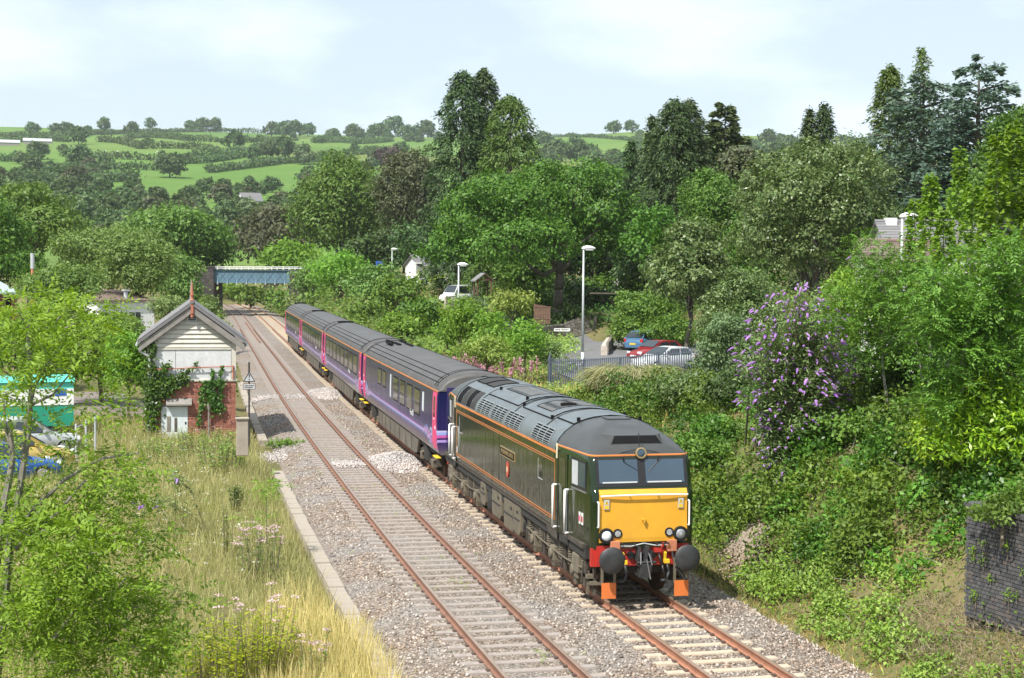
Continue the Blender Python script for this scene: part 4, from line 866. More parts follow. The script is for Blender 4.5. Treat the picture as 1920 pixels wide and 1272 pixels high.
def coach(label, s0, wins, buffet=False):
    a = TRK(s0 + 3.3); b = TRK(s0 + 19.0); th = math.atan2(b[0] - a[0], b[1] - a[1])
    loc = (a[0] - 3.3 * math.sin(th), a[1] - 3.3 * math.cos(th), 0)
    c = thing('railway_coach', label, 'railway coach', loc, -th, 'passenger coaches behind the locomotive')
    sec = coach_sec(); full = sec + [(-x, z) for x, z in sec[::-1]]
    mb = MB(); mb.loft([[(x, y, z) for x, z in full] for y in (0, BL)], True, True); part('body', mb, M['coach_side'], c, auto=30)
    mb = MB(); secs = []
    for y, k, dz in ((-.02, .90, -.20), (.0, .93, -.13), (.10, .97, -.06), (.28, .992, -.02), (.55, 1, 0), (BL - .55, 1, 0), (BL - .28, .992, -.02), (BL - .10, .97, -.06), (BL, .93, -.13), (BL + .02, .90, -.20)):
        secs.append([(x * (1 if z < 3.2 else k), y, (z if z < 3.2 else z + dz * (z - 3.16) / .68)) for x, z in CROOF])
    mb.loft(secs, True, True); rf = part('roof', mb, M['coach_roof'], c, auto=50)
    mb = MB()
    for i in (2, 3, 4, 10, 11, 12):
        x, z = CROOF[i]; mb.box((x * 1.004, BL / 2, z + .006), (.022, BL - 1.4, .02))
    part('roof_rib', mb, M['dark_seam'], rf)
    for y in (.62, 1.05, BL - .62, BL - 1.05):
        mb = MB(); croof_patch(mb, y - .02, y + .02, 1, 13, .012, .014); part('roof_band', mb, M['dark_seam'], rf)
    for y in (BL - 2.6, BL - 1.9) if buffet else (BL - .8,):
        mb = MB()
        for x in ((-.38, .25) if buffet else (-.1,)):
            mb.box((x, y, 3.88), (.95 if not buffet else .12, .16 if not buffet else 1.1, .10))
        part('roof_vent', mb, M['dark_seam'], rf, bevel=.02)
    if buffet:
        mb = MB()
        for x, y, sx, sy in ((-.55, BL - 3.6, .14, 1.7), (-.25, BL - 4.0, .14, 1.9), (.15, BL - 5.0, .10, 2.2)): mb.box((x, y, 3.86), (sx, sy, .09))
        part('roof_duct', mb, M['dark_seam'], rf, bevel=.02)
    for sd in (-1, 1):
        mb = MB(); mb.bbox((sd * 1.325, .02, 3.135), (sd * 1.352, BL - .02, 3.175)); part('cantrail_line', mb, M['orange_line'], c)
        for y0, y1, z0, z1, k in wins:
            mb = MB(); side_patch(mb, sd, y0 - .05, y1 + .05, z0 - .05, z1 + .05, .004, .01); w = part('window', mb, M['dark_seam'] if k != 'w' else M['pale_grey'], c)
            mb = MB(); side_patch(mb, sd, y0, y1, z0, z1, .009, .008); part('pane', mb, M['window_dark'] if k != 'w' else M['door_white'], w)
        for y0 in (.18, BL - .98):
            mb = MB(); side_patch(mb, sd, y0, y0 + .80, 1.16, 3.10, .014, .02, 8); d = part('door', mb, M['pink'], c)
            mb = MB(); side_patch(mb, sd, y0 + .24, y0 + .56, 2.25, 2.95, .02, .008); part('door_window', mb, M['window_dark'], d)
            mb = MB(); side_patch(mb, sd, y0 + .10, y0 + .20, 1.85, 1.95, .03, .02); side_patch(mb, sd, y0 + .32, y0 + .52, 2.16, 2.20, .026, .012); part('door_handle', mb, M['white'], d)
            mb = MB(); mb.box((sd * 1.27, y0 + .40, .86), (.20, .72, .05)); st = part('footstep', mb, M['yellow_small'], c, bevel=.02)
        mb = MB(); side_patch(mb, sd, 5.6, 5.72, 1.78, 2.02, .008, .006); side_patch(mb, sd, 5.80, 6.7, 1.83, 1.95, .006, .004) if False else None; lg = part('logo_mark', mb, M['white'], c)
        text('lettering', 'First', .30, M['white'], c, (sd * 1.378, 6.15 if sd < 0 else 6.15, 1.88), (R(90), 0, R(-90 if sd < 0 else 90)), .002, 'CENTER')
        # skirt and underframe equipment
        mb = MB(); mb.prism([(5.0, .97), (17.3, .97), (16.9, .42), (16.2, .36), (6.1, .36), (5.5, .42)], 0, sd * 1.15, sd * 1.24); sk = part('skirt', mb, M['skirt'], c)
        for y in (6.9, 8.4, 10.2, 11.6, 13.0, 14.7, 15.8):
            mb = MB(); mb.bbox((sd * 1.235, y, .40), (sd * 1.249, y + .022, .95)); part('skirt_joint', mb, M['dark_seam'], sk)
    mb = MB(); mb.bbox((-1.14, .3, .80), (1.14, BL - .3, 1.02)); mb.bbox((-1.1, 5.6, .42), (1.1, 16.8, .8)); part('underframe', mb, M['under'], c)
    for e in (0, 1):
        y = -.08 if e == 0 else BL + .08
        mb = MB(); mb.bbox((-1.05, y - .05, 1.0), (1.05, y + .05, 3.30)); ed = part('end_panel', mb, M['indigo'], c)
        mb = MB(); mb.bbox((-.55, y - .26 * (1 if e == 0 else -1), 1.05), (.55, y, 3.05)); part('gangway', mb, M['black'], ed, bevel=.04)
        mb = MB(); mb.bbox((-.95, y - .065 * (1 if e == 0 else -1), 2.2), (-.68, y - .05 * (1 if e == 0 else -1), 2.75)); part('data_panel', mb, M['pale_grey'], ed)
        mb = MB(); mb.bbox((-.98, y - .065 * (1 if e == 0 else -1), 2.92), (-.84, y - .05 * (1 if e == 0 else -1), 3.12)); part('warning_sticker', mb, M['yellow_small'], ed)
        mb = MB()
        for k in range(6): mb.box((-.9, y - .08 * (1 if e == 0 else -1), 1.3 + .3 * k), (.22, .05, .03))
        mb.box((0, y - .2 * (1 if e == 0 else -1), .95), (.4, .4, .3)); part('end_steps', mb, M['dark_seam'], ed)
        yb = 3.3 if e == 0 else 19.0
        mb = MB(); mb.bbox((-.95, yb - 1.9, .58), (.95, yb + 1.9, .72)); bg_ = part('bogie', mb, M['under'], c)
        for dy in (-1.3, 1.3): wheel_pair(bg_, yb + dy, .457)
        for sd in (-1, 1):
            mb = MB(); mb.prism([(yb - 1.9, .62), (yb - 1.3, .74), (yb - .6, .5), (yb + .6, .5), (yb + 1.3, .74), (yb + 1.9, .62), (yb + 1.85, .44), (yb + 1.2, .52), (yb + .6, .34), (yb - .6, .34), (yb - 1.2, .52), (yb - 1.85, .44)], 0, sd * 1.08 - .06, sd * 1.08 + .06); part('bogie_frame', mb, M['grime'], bg_)
            for dy in (-1.3, 1.3):
                mb = MB(); mb.box((sd * 1.12, yb + dy, .44), (.22, .3, .28)); mb.tube([(sd * 1.16, yb + dy - .3, .62), (sd * 1.16, yb + dy + .25, .3)], .05, 6); part('axlebox', mb, M['khaki'], bg_, bevel=.02)
            mb = MB(); mb.cyl((sd * 1.1, yb, .45), (sd * 1.1, yb, .95), .2, n=12); part('air_spring', mb, M['under'], bg_)
            mb = MB(); mb.box((sd * 1.02, yb + (1.75 if e else -1.75), .66), (.24, .4, .5)); part('bogie_box', mb, M['grime'], bg_)
    return c
W8 = [(2.05 + k * 2.33, 2.05 + k * 2.33 + 1.72, 1.98, 2.86, 'g') for k in range(8)]
WB = [(3.05, 3.35, 2.25, 2.85, 'w')] + [(4.0 + k * 1.95, 4.0 + k * 1.95 + 1.35, 1.98, 2.86, 'g') for k in range(4)] + [(12.0, 12.25, 2.0, 2.86, 'w'), (13.7, 14.7, 2.25, 2.86, 'g'), (15.3, 16.3, 2.25, 2.86, 'g')]
coach('purple coach next to the locomotive with four large windows and a ducted roof', 19.75, WB, True)
coach('second purple coach from the locomotive, eight windows and pink end doors', 42.75, W8)
coach('third purple coach from the locomotive, between two like it', 65.75, W8)
coach('last purple coach at the far end of the train', 88.75, W8)
# ------------------------------------------------------------------ signal box
BX, BY, BZ0 = -9.235, 37.2, -0.25
box = thing('signal_box', 'disused white-boarded signal box on a red brick base beside the tracks', 'signal box', (BX, BY, BZ0), -theta(37))
W2, DEP = 1.9, 7.6
ZB = 2.52; ZE = 4.42; ZA = 5.84       # brick top, eaves, ridge (local)
mb = MB(); mb.bbox((-W2 + .03, .035, -.3), (W2 - .03, DEP, ZB)); part('brick_core', mb, M['mortar'], box)
bm1 = MB().box((0, 0, 0), (.213, .05, .063)).mesh('brick', M['brick']); bm2 = MB().box((0, 0, 0), (.101, .05, .063)).mesh('brick', M['brick'])
cnt = 0; extra = MB(); rb = random.Random(4)
for r in range(33, -4, -1):
    z = .0375 + r * .0755
    if z > ZB - .03: continue
    x = -W2; k = r
    while x < W2 - .02:
        w = .2255 if k % 2 == 0 else .1135
        if x == -W2 and r % 2: w = .17
        w = min(w, W2 - x); c_ = x + w / 2; k += 1
        if w > .04 and not ((-1.36 < c_ < -.17) and z < 1.5):
            if c_ > -.25 and cnt < 300 and z > .45:
                o = link('brick', bm1 if w > .15 else bm2, box, (c_, rb.uniform(-.004, .004), z)); o.scale = ((w - .012) / (.213 if w > .15 else .101), 1, 1); cnt += 1
            else: extra.box((c_, rb.uniform(-.004, .004), z), (w - .012, .05, .063))
        x += w
o = part('more_bricks', extra, M['brick'], box); o['kind'] = 'stuff'
mb = MB(); mb.bbox((-W2, .02, ZB), (W2, DEP, ZE)); part('wall', mb, M['board'], box); mb = MB(); mb.prism([(-W2, ZE), (W2, ZE), (0, ZA - .12)], 1, .02, DEP); part('gable_backing', mb, M['barge'], box)  # darker gable backing colour stands in for shadow in the plank gaps
mb = MB(); mb.bbox((-W2 - .04, -.07, ZB), (W2 + .04, .02, ZB + .10)); part('sill', mb, M['board'], box, bevel=.01)
for xa, xb in ((-W2, -W2 + .2), (W2 - .2, W2)):
    mb = MB(); mb.bbox((xa, -.045, ZB + .10), (xb, .02, ZE + .02)); part('corner_post', mb, M['board'], box, bevel=.008)
for xa, xb, z0, z1 in ((-W2 + .23, -.72, ZB + .10, 3.92), (-.70, W2 - .22, ZB + .10, 3.10), (-.70, W2 - .22, 3.11, 3.92)):
    mb = MB(); mb.bbox((xa, -.02, z0), (xb, .02, z1)); part('window_boarding', mb, M['panel_white'], box, bevel=.004)
mb = MB(); mb.bbox((-W2 + .2, -.06, 3.92), (W2 - .2, .02, 4.02)); part('string_course', mb, M['board'], box, bevel=.008)
z = 4.03
while z < ZA - .25:
    hw = W2 - .0 if z + .2 < ZE else max(.1, (ZA - .10 - (z + .19)) / (ZA - ZE) * W2 * 1.0)
    hw = min(hw, W2 - .2 if z < ZE else hw)
    mb = MB(); mb.prism([(-.075, 0), (.0, 0), (.0, .186), (-.012, .186)], 0, -hw, hw); mb.v = [(x, y, zz + z) for x, y, zz in mb.v]; part('plank', mb, M['board'], box); z += .20
mb = MB(); mb.bbox((-.22, -.085, 5.12), (.22, -.03, 5.48)); v_ = part('vent', mb, M['pale_grey'], box)
mb = MB(); mb.bbox((-.16, -.089, 5.17), (.16, -.06, 5.44)); part('vent_opening', mb, M['dark_seam'], v_)
for k in range(3):
    mb = MB(); mb.box((0, -.095, 5.22 + .085 * k), (.32, .02, .03)); part('vent_slat', mb, M['pale_grey'], v_)
OV = .30; sl = (ZA - ZE) / W2
for sd in (-1, 1):
    ex = sd * (W2 + .36); ez = ZA - (W2 + .36) * sl
    # bargeboard
    mb = MB(); mb.prism([(0, ZA + .02), (ex, ez + .02), (ex, ez - .30), (0, ZA - .30)], 1, -OV, -OV + .06); part('bargeboard', mb, M['barge'], box, bevel=.006)
    mb = MB(); mb.prism([(0, ZA + .20), (ex * 1.03, ez + .17), (ex * 1.03, ez + .02), (0, ZA + .04)], 1, -OV - .06, DEP + .5); rf = part('roof_slope', mb, M['slate'], box)
    # slates, laid in courses
    L = math.hypot(ex, ZA - ez); ang = math.atan2(ZA - ez, abs(ex)); nrow = 9; sm_ = MB().box((0, 0, 0), (L / nrow * 1.25, .295, .014)).mesh('slate', M['slate'])
    for r in range(nrow):
        t = (r + .5) / nrow; x = ex * 1.03 * t; zz = ZA + .205 - (ZA - ez) * t * 1.01 + .0
        for k in range(21):
            o = link('slate', sm_, rf, (x, -OV - .06 + .15 + .30 * k + (.15 if r % 2 else 0), zz + .012)); o.rotation_euler = (0, (ang - .03) * sd, 0)
    mb = MB(); mb.tube([(ex * 1.05, -OV, ez), (ex * 1.05, DEP + .4, ez)], .055, 8); gt = part('gutter', mb, M['pale_grey'] if sd < 0 else M['galv'], box)
mb = MB(); mb.bbox((W2 + .28, -.1, 4.05), (W2 + .44, 2.6, 4.10)); part('roof_edge_sheet', mb, M['panel_white'], box)
mb = MB(); mb.cyl((0, -OV - .1, ZA + .20), (0, DEP + .5, ZA + .20), .09, n=8); part('ridge_tile', mb, M['slate'], box)
for y in (-OV - .02, DEP + .45):
    mb = MB(); mb.lathe([(0, -.52), (.05, -.50), (.075, -.45), (.05, -.40), (.055, -.36), (.075, -.34), (.08, -.30)], (0, y, ZA), n=8); mb.box((0, y, ZA - .05), (.12, .1, .55), taper=.9); mb.lathe([(.07, .22), (.10, .26), (.06, .31), (.055, .42), (.085, .48), (.07, .55), (.03, .95), (.0, 1.12)], (0, y, ZA), n=10); part('finial', mb, M['terracotta'] if y < 0 else M['barge'], box)
mb = MB(); mb.tube([(-W2 + .0, -.16, 3.07), (-.4, -.16, 3.12), (W2 - .15, -.16, 3.20), (W2 - .13, -.16, 2.66)], .022, 6); part('hand_rail', mb, M['rust_red'], box)
mb = MB(); mb.bbox((W2 - .16, -.10, 2.62), (W2 - .10, -.05, 3.22)); part('rail_post', mb, M['rust_red'], box)
mb = MB(); mb.tube([(-W2 - .36, -.25, 4.0), (-W2 - .30, -.2, 3.85), (-W2 + .08, -.12, 3.62), (-W2 + .10, -.12, -.1)], .05, 8); part('downpipe', mb, M['pale_grey'], box)
mb = MB(); mb.bbox((-1.33, -.03, -.1), (-.20, .03, 1.42)); d_ = part('door', mb, M['door_white'], box)
mb = MB(); mb.bbox((-.32, -.05, .65), (-.26, -.03, .75)); part('door_knob', mb, M['black'], d_)
mb = MB(); mb.add([(-1.12, -.03, 1.78), (-.02, -.03, 1.78), (-.02, -.30, 1.55), (-1.12, -.30, 1.55), (-1.12, -.03, 1.5), (-.02, -.03, 1.5), (-.02, -.30, 1.49), (-1.12, -.30, 1.49)], [(0, 1, 2, 3), (4, 7, 6, 5), (0, 3, 7, 4), (1, 5, 6, 2), (3, 2, 6, 7), (0, 4, 5, 1)]); part('door_canopy', mb, M['barge'], box)
mb = MB(); mb.cyl((.72, -.18, -.1), (.72, -.18, 1.25), .05, n=8); mb.lathe([(.05, 1.2), (.08, 1.3), (.1, 1.5), (.04, 1.6), (0, 1.62)], (.72, -.18, 0), n=8); part('vent_pipe', mb, M['bark_grey'], box)

# ------------------------------------------------------------------ lineside posts and sign
p = TRK(31, -6.95); sg = thing('warning_sign', 'triangular exclamation mark sign above a small plate on a dark lineside post', 'sign', (p[0], p[1], -.35))
sx_, sy_ = XYat(467, 64); sg.location = (sx_, sy_, -.35)
def zl(py, d=64): return ZofY(py, d, 467) + .35
mb = MB(); mb.bbox((-.035, -.02, 0), (.035, .05, zl(680))); part('post', mb, M['under'], sg)
zt, zb = zl(697), zl(717); hw = .25
mb = MB(); mb.prism([(-hw, zb), (hw, zb), (0, zt)], 1, -.05, -.03); tr_ = part('triangle', mb, M['black'], sg)
mb = MB(); mb.prism([(-hw * .78, zb + .035), (hw * .78, zb + .035), (0, zt - .075)], 1, -.056, -.051); part('triangle_face', mb, M['pale_grey'], tr_)
h_ = zt - zb; mb = MB(); mb.prism([(-.028, zb + h_ * .72), (.028, zb + h_ * .72), (.012, zb + h_ * .36), (-.012, zb + h_ * .36)], 1, -.061, -.057); mb.lathe([(0, 0), (.028, 0), (.028, .005), (0, .005)], (0, -.056, zb + h_ * .22), (0, -1, 0), 10); part('exclamation_mark', mb, M['black'], tr_)
z0, z1 = zl(731.5), zl(720); mb = MB(); mb.bbox((-.26, -.05, z0), (.26, -.03, z1)); pl_ = part('plate', mb, M['wood_brown'], sg)
mb = MB(); mb.bbox((-.235, -.056, z0 + .022), (.235, -.051, z1 - .022)); part('plate_face', mb, M['pale_grey'], pl_)
mb = MB()
for zz, runs in ((z0 + (z1 - z0) * .64, ((-.19, -.04), (-.01, .20))), (z0 + (z1 - z0) * .36, ((-.19, -.16), (-.13, .12)))):
    for a, b in runs:
        x = a
        while x < b: mb.bbox((x, -.061, zz - .018), (x + .019, -.057, zz + .018)); x += .027
part('lettering', mb, M['under'], pl_)
def postthing(name, label, cat, px, py_top, py_bot, d, w, mat, cap=.0):
    x, y = XYat(px, d); zb = ZofY(py_bot, d, px); zt = ZofY(py_top, d, px)
    t = thing(name, label, cat, (x, y, zb)); mb = MB(); mb.box((0, 0, (zt - zb) / 2), (w, w * .8, zt - zb), taper=.96); part('post', mb, M[mat], t, bevel=.02)
    if cap: mb = MB(); mb.box((0, 0, zt - zb + .02), (w * 1.12, w, .05)); part('cap', mb, M[mat], t, bevel=.01)
    return t
postthing('concrete_post', 'squat pale concrete post with a cap in front of the signal box corner', 'post', 454, 787, 856, 55, .42, 'concrete', 1)
postthing('timber_stump', 'short weathered timber post before the white signal box door', 'post', 316, 782, 812, 64, .18, 'bark_grey')
postthing('timber_stump', 'second short timber post right of the signal box door', 'post', 329, 785, 812, 65, .13, 'bark')

# ------------------------------------------------------------------ girder bridge
a = P(404, 512, 224); b = P(541, 509, 224)
ang = math.atan2(b[1] - a[1], b[0] - a[0]) ; Lb = math.hypot(b[0] - a[0], b[1] - a[1])
br = thing('road_bridge', 'blue plate girder road bridge with white handrail across the tracks', 'bridge', (a[0], a[1], 0), ang)
zb, zt = ZofY(531, 224, 470), ZofY(507, 224, 470)
for dy in (0.0, 6.0):
    mb = MB(); mb.bbox((-.6, dy - .02, zb + .05), (Lb + .8, dy + .02, zt)); g_ = part('girder', mb, M['bridge_blue'], br)
    for z0, z1 in ((zb, zb + .08), (zt - .04, zt + .06)):
        mb = MB(); mb.bbox((-.6, dy - .25, z0), (Lb + .8, dy + .25, z1)); part('flange', mb, M['bridge_dark'] if z0 > zb else M['bridge_blue'], g_)
    n = 8
    for k in range(n):
        x = .35 + k * (Lb - .9) / (n - 1); mb = MB(); mb.prism([(-.16, zb + .08), (-.03, zb + .5), (-.03, zt - .05), (.02, zt - .05), (.02, zb + .08)], 0, x - .09, x + .09); mb.v = [(xx, dy + yy - .02, zz) for xx, yy, zz in mb.v]; part('stiffener', mb, M['bridge_blue'], g_)
        mb = MB(); mb.box((x, dy - .12, zb - .10), (.16, .3, .24)); part('bracket', mb, M['galv'], g_)
        if k < n - 1:
            x1 = x + (Lb - .9) / (n - 1); mb = MB()
            for (xa, za), (xb, zb_) in (((x + .1, zb + .25), (x1 - .1, zt - .15)), ((x + .1, zt - .15), (x1 - .1, zb + .25))): mb.tube([(xa, dy - .035, za), (xb, dy - .035, zb_)], .03, 4)
            part('lattice_bar', mb, M['bridge_dark'], g_)
mb = MB(); mb.bbox((-1.0, .05, zt - .5), (Lb + 1.0, 5.95, zt - .15)); part('deck', mb, M['concrete'], br)
for dy in (-.1, 6.1):
    mb = MB(); mb.tube([(-1.6, dy, zt + .42), (Lb + 2.2, dy, zt + .50)], .05, 6); mb.tube([(-1.6, dy, zt + .22), (Lb + 2.2, dy, zt + .28)], .035, 6)
    for k in range(9): x = -1.4 + k * (Lb + 3.2) / 8; mb.bbox((x - .04, dy - .04, zt + .0), (x + .04, dy + .04, zt + .5))
    part('handrail', mb, M['white'], br)
def stones(parent, x0, x1, y, z0, z1, mat, seed, cs=.45, ln=.8, face=-1):
    g = random.Random(seed); z = z0; me_ = MB().box((0, 0, 0), (1, .12, 1)).mesh('stone', M[mat])
    while z < z1 - .05:
        h = min(cs * g.uniform(.8, 1.2), z1 - z); x = x0
        while x < x1 - .05:
            w = min(ln * g.uniform(.6, 1.4), x1 - x); o = link('stone', me_, parent, (x + w / 2, y + face * g.uniform(.0, .03), z + h / 2)); o.scale = (w - .03, 1, h - .03); x += w
        z += h
for nm, x0, x1, zt_ in (('abutment', -3.2, -.15, zt + .35), ('abutment', Lb + .2, Lb + 3.4, zt + .05)):
    mb = MB(); mb.bbox((x0, -.5, -.6), (x1, 6.4, zt_)); ab = part(nm, mb, M['stone_dark'], br); stones(ab, x0, x1, -.54, -.4, zt_, 'stone_dark', 5 + int(x0))
mb = MB(); mb.bbox((-3.4, -.7, zt + .35), (-.05, 6.5, zt + .55)); part('coping', mb, M['stone_dark'], br)

# ------------------------------------------------------------------ brick wing wall on the right bank
wx, wy = 4.80, -4.99; wdir = math.atan2(-1.59, .24)
ww_ = thing('brick_wall', 'dark blue-grey engineering brick wing wall with plants in its joints on the right bank', 'brick wall', (wx, wy, .75), wdir)
WH = 2.12; WLn = 9.0        # local x runs along the wall towards the camera, +y... face is on the track side
fs_ = -1                    # track side in local y
mb = MB(); mb.bbox((.02, 0, -.6), (WLn, .6, WH)); part('wall_core', mb, M['dark_mortar'], ww_)
fb = MB().box((0, 0, 0), (.213, .05, .063)).mesh('brick', M['blue_brick']); hb_ = MB().box((0, 0, 0), (.101, .05, .063)).mesh('brick', M['blue_brick'])
n = 0; rest = MB(); g = random.Random(8)
for r in range(28):
    z = .0375 + r * .0755
    x = 0.0 if r % 2 else -.05
    while x < 5.0:
        head = (r % 4 != 3); w = .1135 if head else .2255
        jit = g.uniform(-.004, .004)
        if x < 1.36 and n < 300: link('brick', hb_ if head else fb, ww_, (x + w / 2, -.005 + jit, z), g.uniform(-.01, .01)); n += 1
        else: rest.box((x + w / 2, -.005 + jit, z), (w - .012, .05, .063))
        x += w
o = part('far_bricks', rest, M['blue_brick'], ww_); o['kind'] = 'stuff'
mb = MB(); mb.bbox((-.08, -.06, WH), (WLn, .62, WH + .1)); part('coping', mb, M['blue_brick'], ww_, bevel=.01)

# ------------------------------------------------------------------ road, car park, palisade fence, lamps
def sheet(name, poly, mat, off, step=.6, kind='structure', label=None):
    poly = np.array(poly, float); x0, y0 = poly.min(0); x1, y1 = poly.max(0)
    xs = np.arange(x0, x1 + step, step); ys = np.arange(y0, y1 + step, step); X, Y = np.meshgrid(xs, ys); Z = height(X.ravel(), Y.ravel()).reshape(X.shape) + off
    cx, cy = (X[:-1, :-1] + step / 2).ravel(), (Y[:-1, :-1] + step / 2).ravel(); ins = np.zeros(len(cx), bool); j = len(poly) - 1
    for i in range(len(poly)):
        (xi, yi), (xj, yj) = poly[i], poly[j]; c = ((yi > cy) != (yj > cy)) & (cx < (xj - xi) * (cy - yi) / (yj - yi + 1e-12) + xi); ins ^= c; j = i
    nx = len(xs); idx = np.arange(X.size).reshape(X.shape); q = np.stack([idx[:-1, :-1].ravel(), idx[:-1, 1:].ravel(), idx[1:, 1:].ravel(), idx[1:, :-1].ravel()], 1)[ins]
    used = np.unique(q); mp_ = -np.ones(X.size, int); mp_[used] = np.arange(len(used)); V = np.stack([X.ravel(), Y.ravel(), Z.ravel()], 1)[used]
    me = npmesh(name, V, mp_[q], mat); o = link(name, me); tag(o, label, kind=kind); return o
sheet('road', [(12.6, 50), (20, 46.5), (30, 47), (31, 60), (28, 70), (27.5, 80), (25, 90), (24, 101), (17.5, 112), (15, 112), (18.5, 97), (17, 88), (15, 76), (13.5, 62)], M['asphalt'], .07)
mb = MB()
for k in range(4):
    p_ = P(1062 + k * 20, 668 + k * 5, 104 - k * 2.0); x, y = p_[0], p_[1]; mb.box((x, y, H(x, y) + .085), (.9, .12, .01), -.9)
o = part('road_marking', mb, M['marking']); tag(o, kind='structure')
sheet('path', [(-16.5, 44), (-13, 43), (-10.6, 45), (-11.2, 53), (-13, 60), (-24, 62), (-24, 55), (-17, 52)], M['old_path'], .05)
def ground_at_px(px, d): x, y = XYat(px, d); return x, y, H(x, y)
def fence(label, pts, h, mat):
    t = thing('palisade_fence', label, 'fence', (pts[0][0], pts[0][1], 0)); ox, oy = pts[0][0], pts[0][1]
    pm = MB().prism([(-.035, 0), (.035, 0), (.035, h - .08), (0, h), (-.035, h - .08)], 1, -.008, .008).mesh('pale', M[mat])
    for (xa, ya), (xb, yb) in zip(pts[:-1], pts[1:]):
        L = math.hypot(xb - xa, yb - ya); an = math.atan2(yb - ya, xb - xa); n = int(L / .155)
        for k in range(n):
            f = (k + .5) / n; x, y = xa + (xb - xa) * f, ya + (yb - ya) * f; o = link('pale', pm, t, (x - ox, y - oy, H(x, y) + .05), an)
        for z in (.35, h - .3):
            mb = MB(); mb.tube([(xa - ox + .0, ya - oy, H(xa, ya) + z + .05), (xb - ox, yb - oy, H(xb, yb) + z + .05)], .03, 4); part('rail', mb, M[mat], t)
        for k in range(int(L / 2.75) + 1):
            f = min(1, k * 2.75 / L); x, y = xa + (xb - xa) * f, ya + (yb - ya) * f; mb = MB(); mb.bbox((x - ox - .05, y - oy - .05, H(x, y) - .3), (x - ox + .05, y - oy + .05, H(x, y) + h)); part('post', mb, M[mat], t)
    return t
fA = XYat(1031, 84); fB = XYat(1300, 76); fC = XYat(1034, 92)
fence('blue-grey steel palisade fence along the car park behind the locomotive', [fC, fA, fB], 1.85, 'fence_blue')
def lamp(label, px, py_top, d, face=1):
    x, y = XYat(px, d); g0 = H(x, y); zt = ZofY(py_top, d, px); h = zt - g0
    t = thing('street_lamp', label, 'street lamp', (x, y, g0), -YAW, 'street lamps along the road')
    mb = MB(); mb.cyl((0, 0, -.2), (0, 0, 1.4), .10, n=12); mb.cyl((0, 0, 1.4), (0, 0, h - .15), .085, .05, n=12); part('column', mb, M['lamp_grey'], t, smooth=True)
    mb = MB(); secs = []
    for yy, w, z0, z1 in ((-.12, .03, -.02, .05), (-.05, .10, -.06, .12), (.15, .15, -.08, .20), (.45, .17, -.06, .18), (.65, .13, -.03, .10), (.74, .03, .0, .04)):
        secs.append([(face * yy, w * math.cos(a), h - .12 + (z0 + z1) / 2 + (z1 - z0) / 2 * math.sin(a)) for a in np.linspace(0, 2 * math.pi, 12, endpoint=False)])
    mb.loft(secs, True, True); hd = part('lantern', mb, M['white'], t, smooth=True)
    mb = MB(); mb.box((face * .35, 0, h - .19), (.45, .22, .04)); part('diffuser', mb, M['lamp'], hd)
    return t
lamp('tall grey street lamp by the car park fence, nearest and largest', 1094, 463, 95)
lamp('street lamp beside the white van and the stone pillar', 860, 494, 118)
lamp('street lamp left of the white lodge, in front of dark trees', 735, 466, 210)
lamp('farthest street lamp above the lineside bushes', 670, 453, 255)
lamp('street lamp poking up before the slate-roofed house at the right', 1690, 402, 66)
x, y = XYat(627, 300); t = thing('pole', 'slim pale pole above the bushes left of the street lamps', 'pole', (x, y, H(x, y))); mb = MB(); mb.cyl((0, 0, 0), (0, 0, ZofY(445, 300, 627) - H(x, y)), .12, .08); part('shaft', mb, M['lamp_grey'], t); mb = MB(); mb.lathe([(0, 0), (.14, 0), (.12, .1), (0, .12)], (0, 0, ZofY(445, 300, 627) - H(x, y))); part('cap', mb, M['lamp_grey'], t)
x, y = XYat(711, 205); z = ZofY(495, 205, 711); t = thing('blue_sign', 'small blue rectangular board among the roadside trees', 'sign', (x, y, H(x, y)), -YAW); mb = MB(); mb.bbox((-.45, -.02, z - H(x, y) - .35), (.45, .02, z - H(x, y) + .35)); b_ = part('board', mb, M['road_blue'], t); mb = MB(); mb.bbox((-.3, -.03, z - H(x, y) - .05), (.2, -.021, z - H(x, y) + .1)); part('board_patch', mb, M['indigo'], b_); mb = MB(); mb.cyl((0, .05, -.2), (0, .05, z - H(x, y) + .2), .05); part('post', mb, M['lamp_grey'], t)

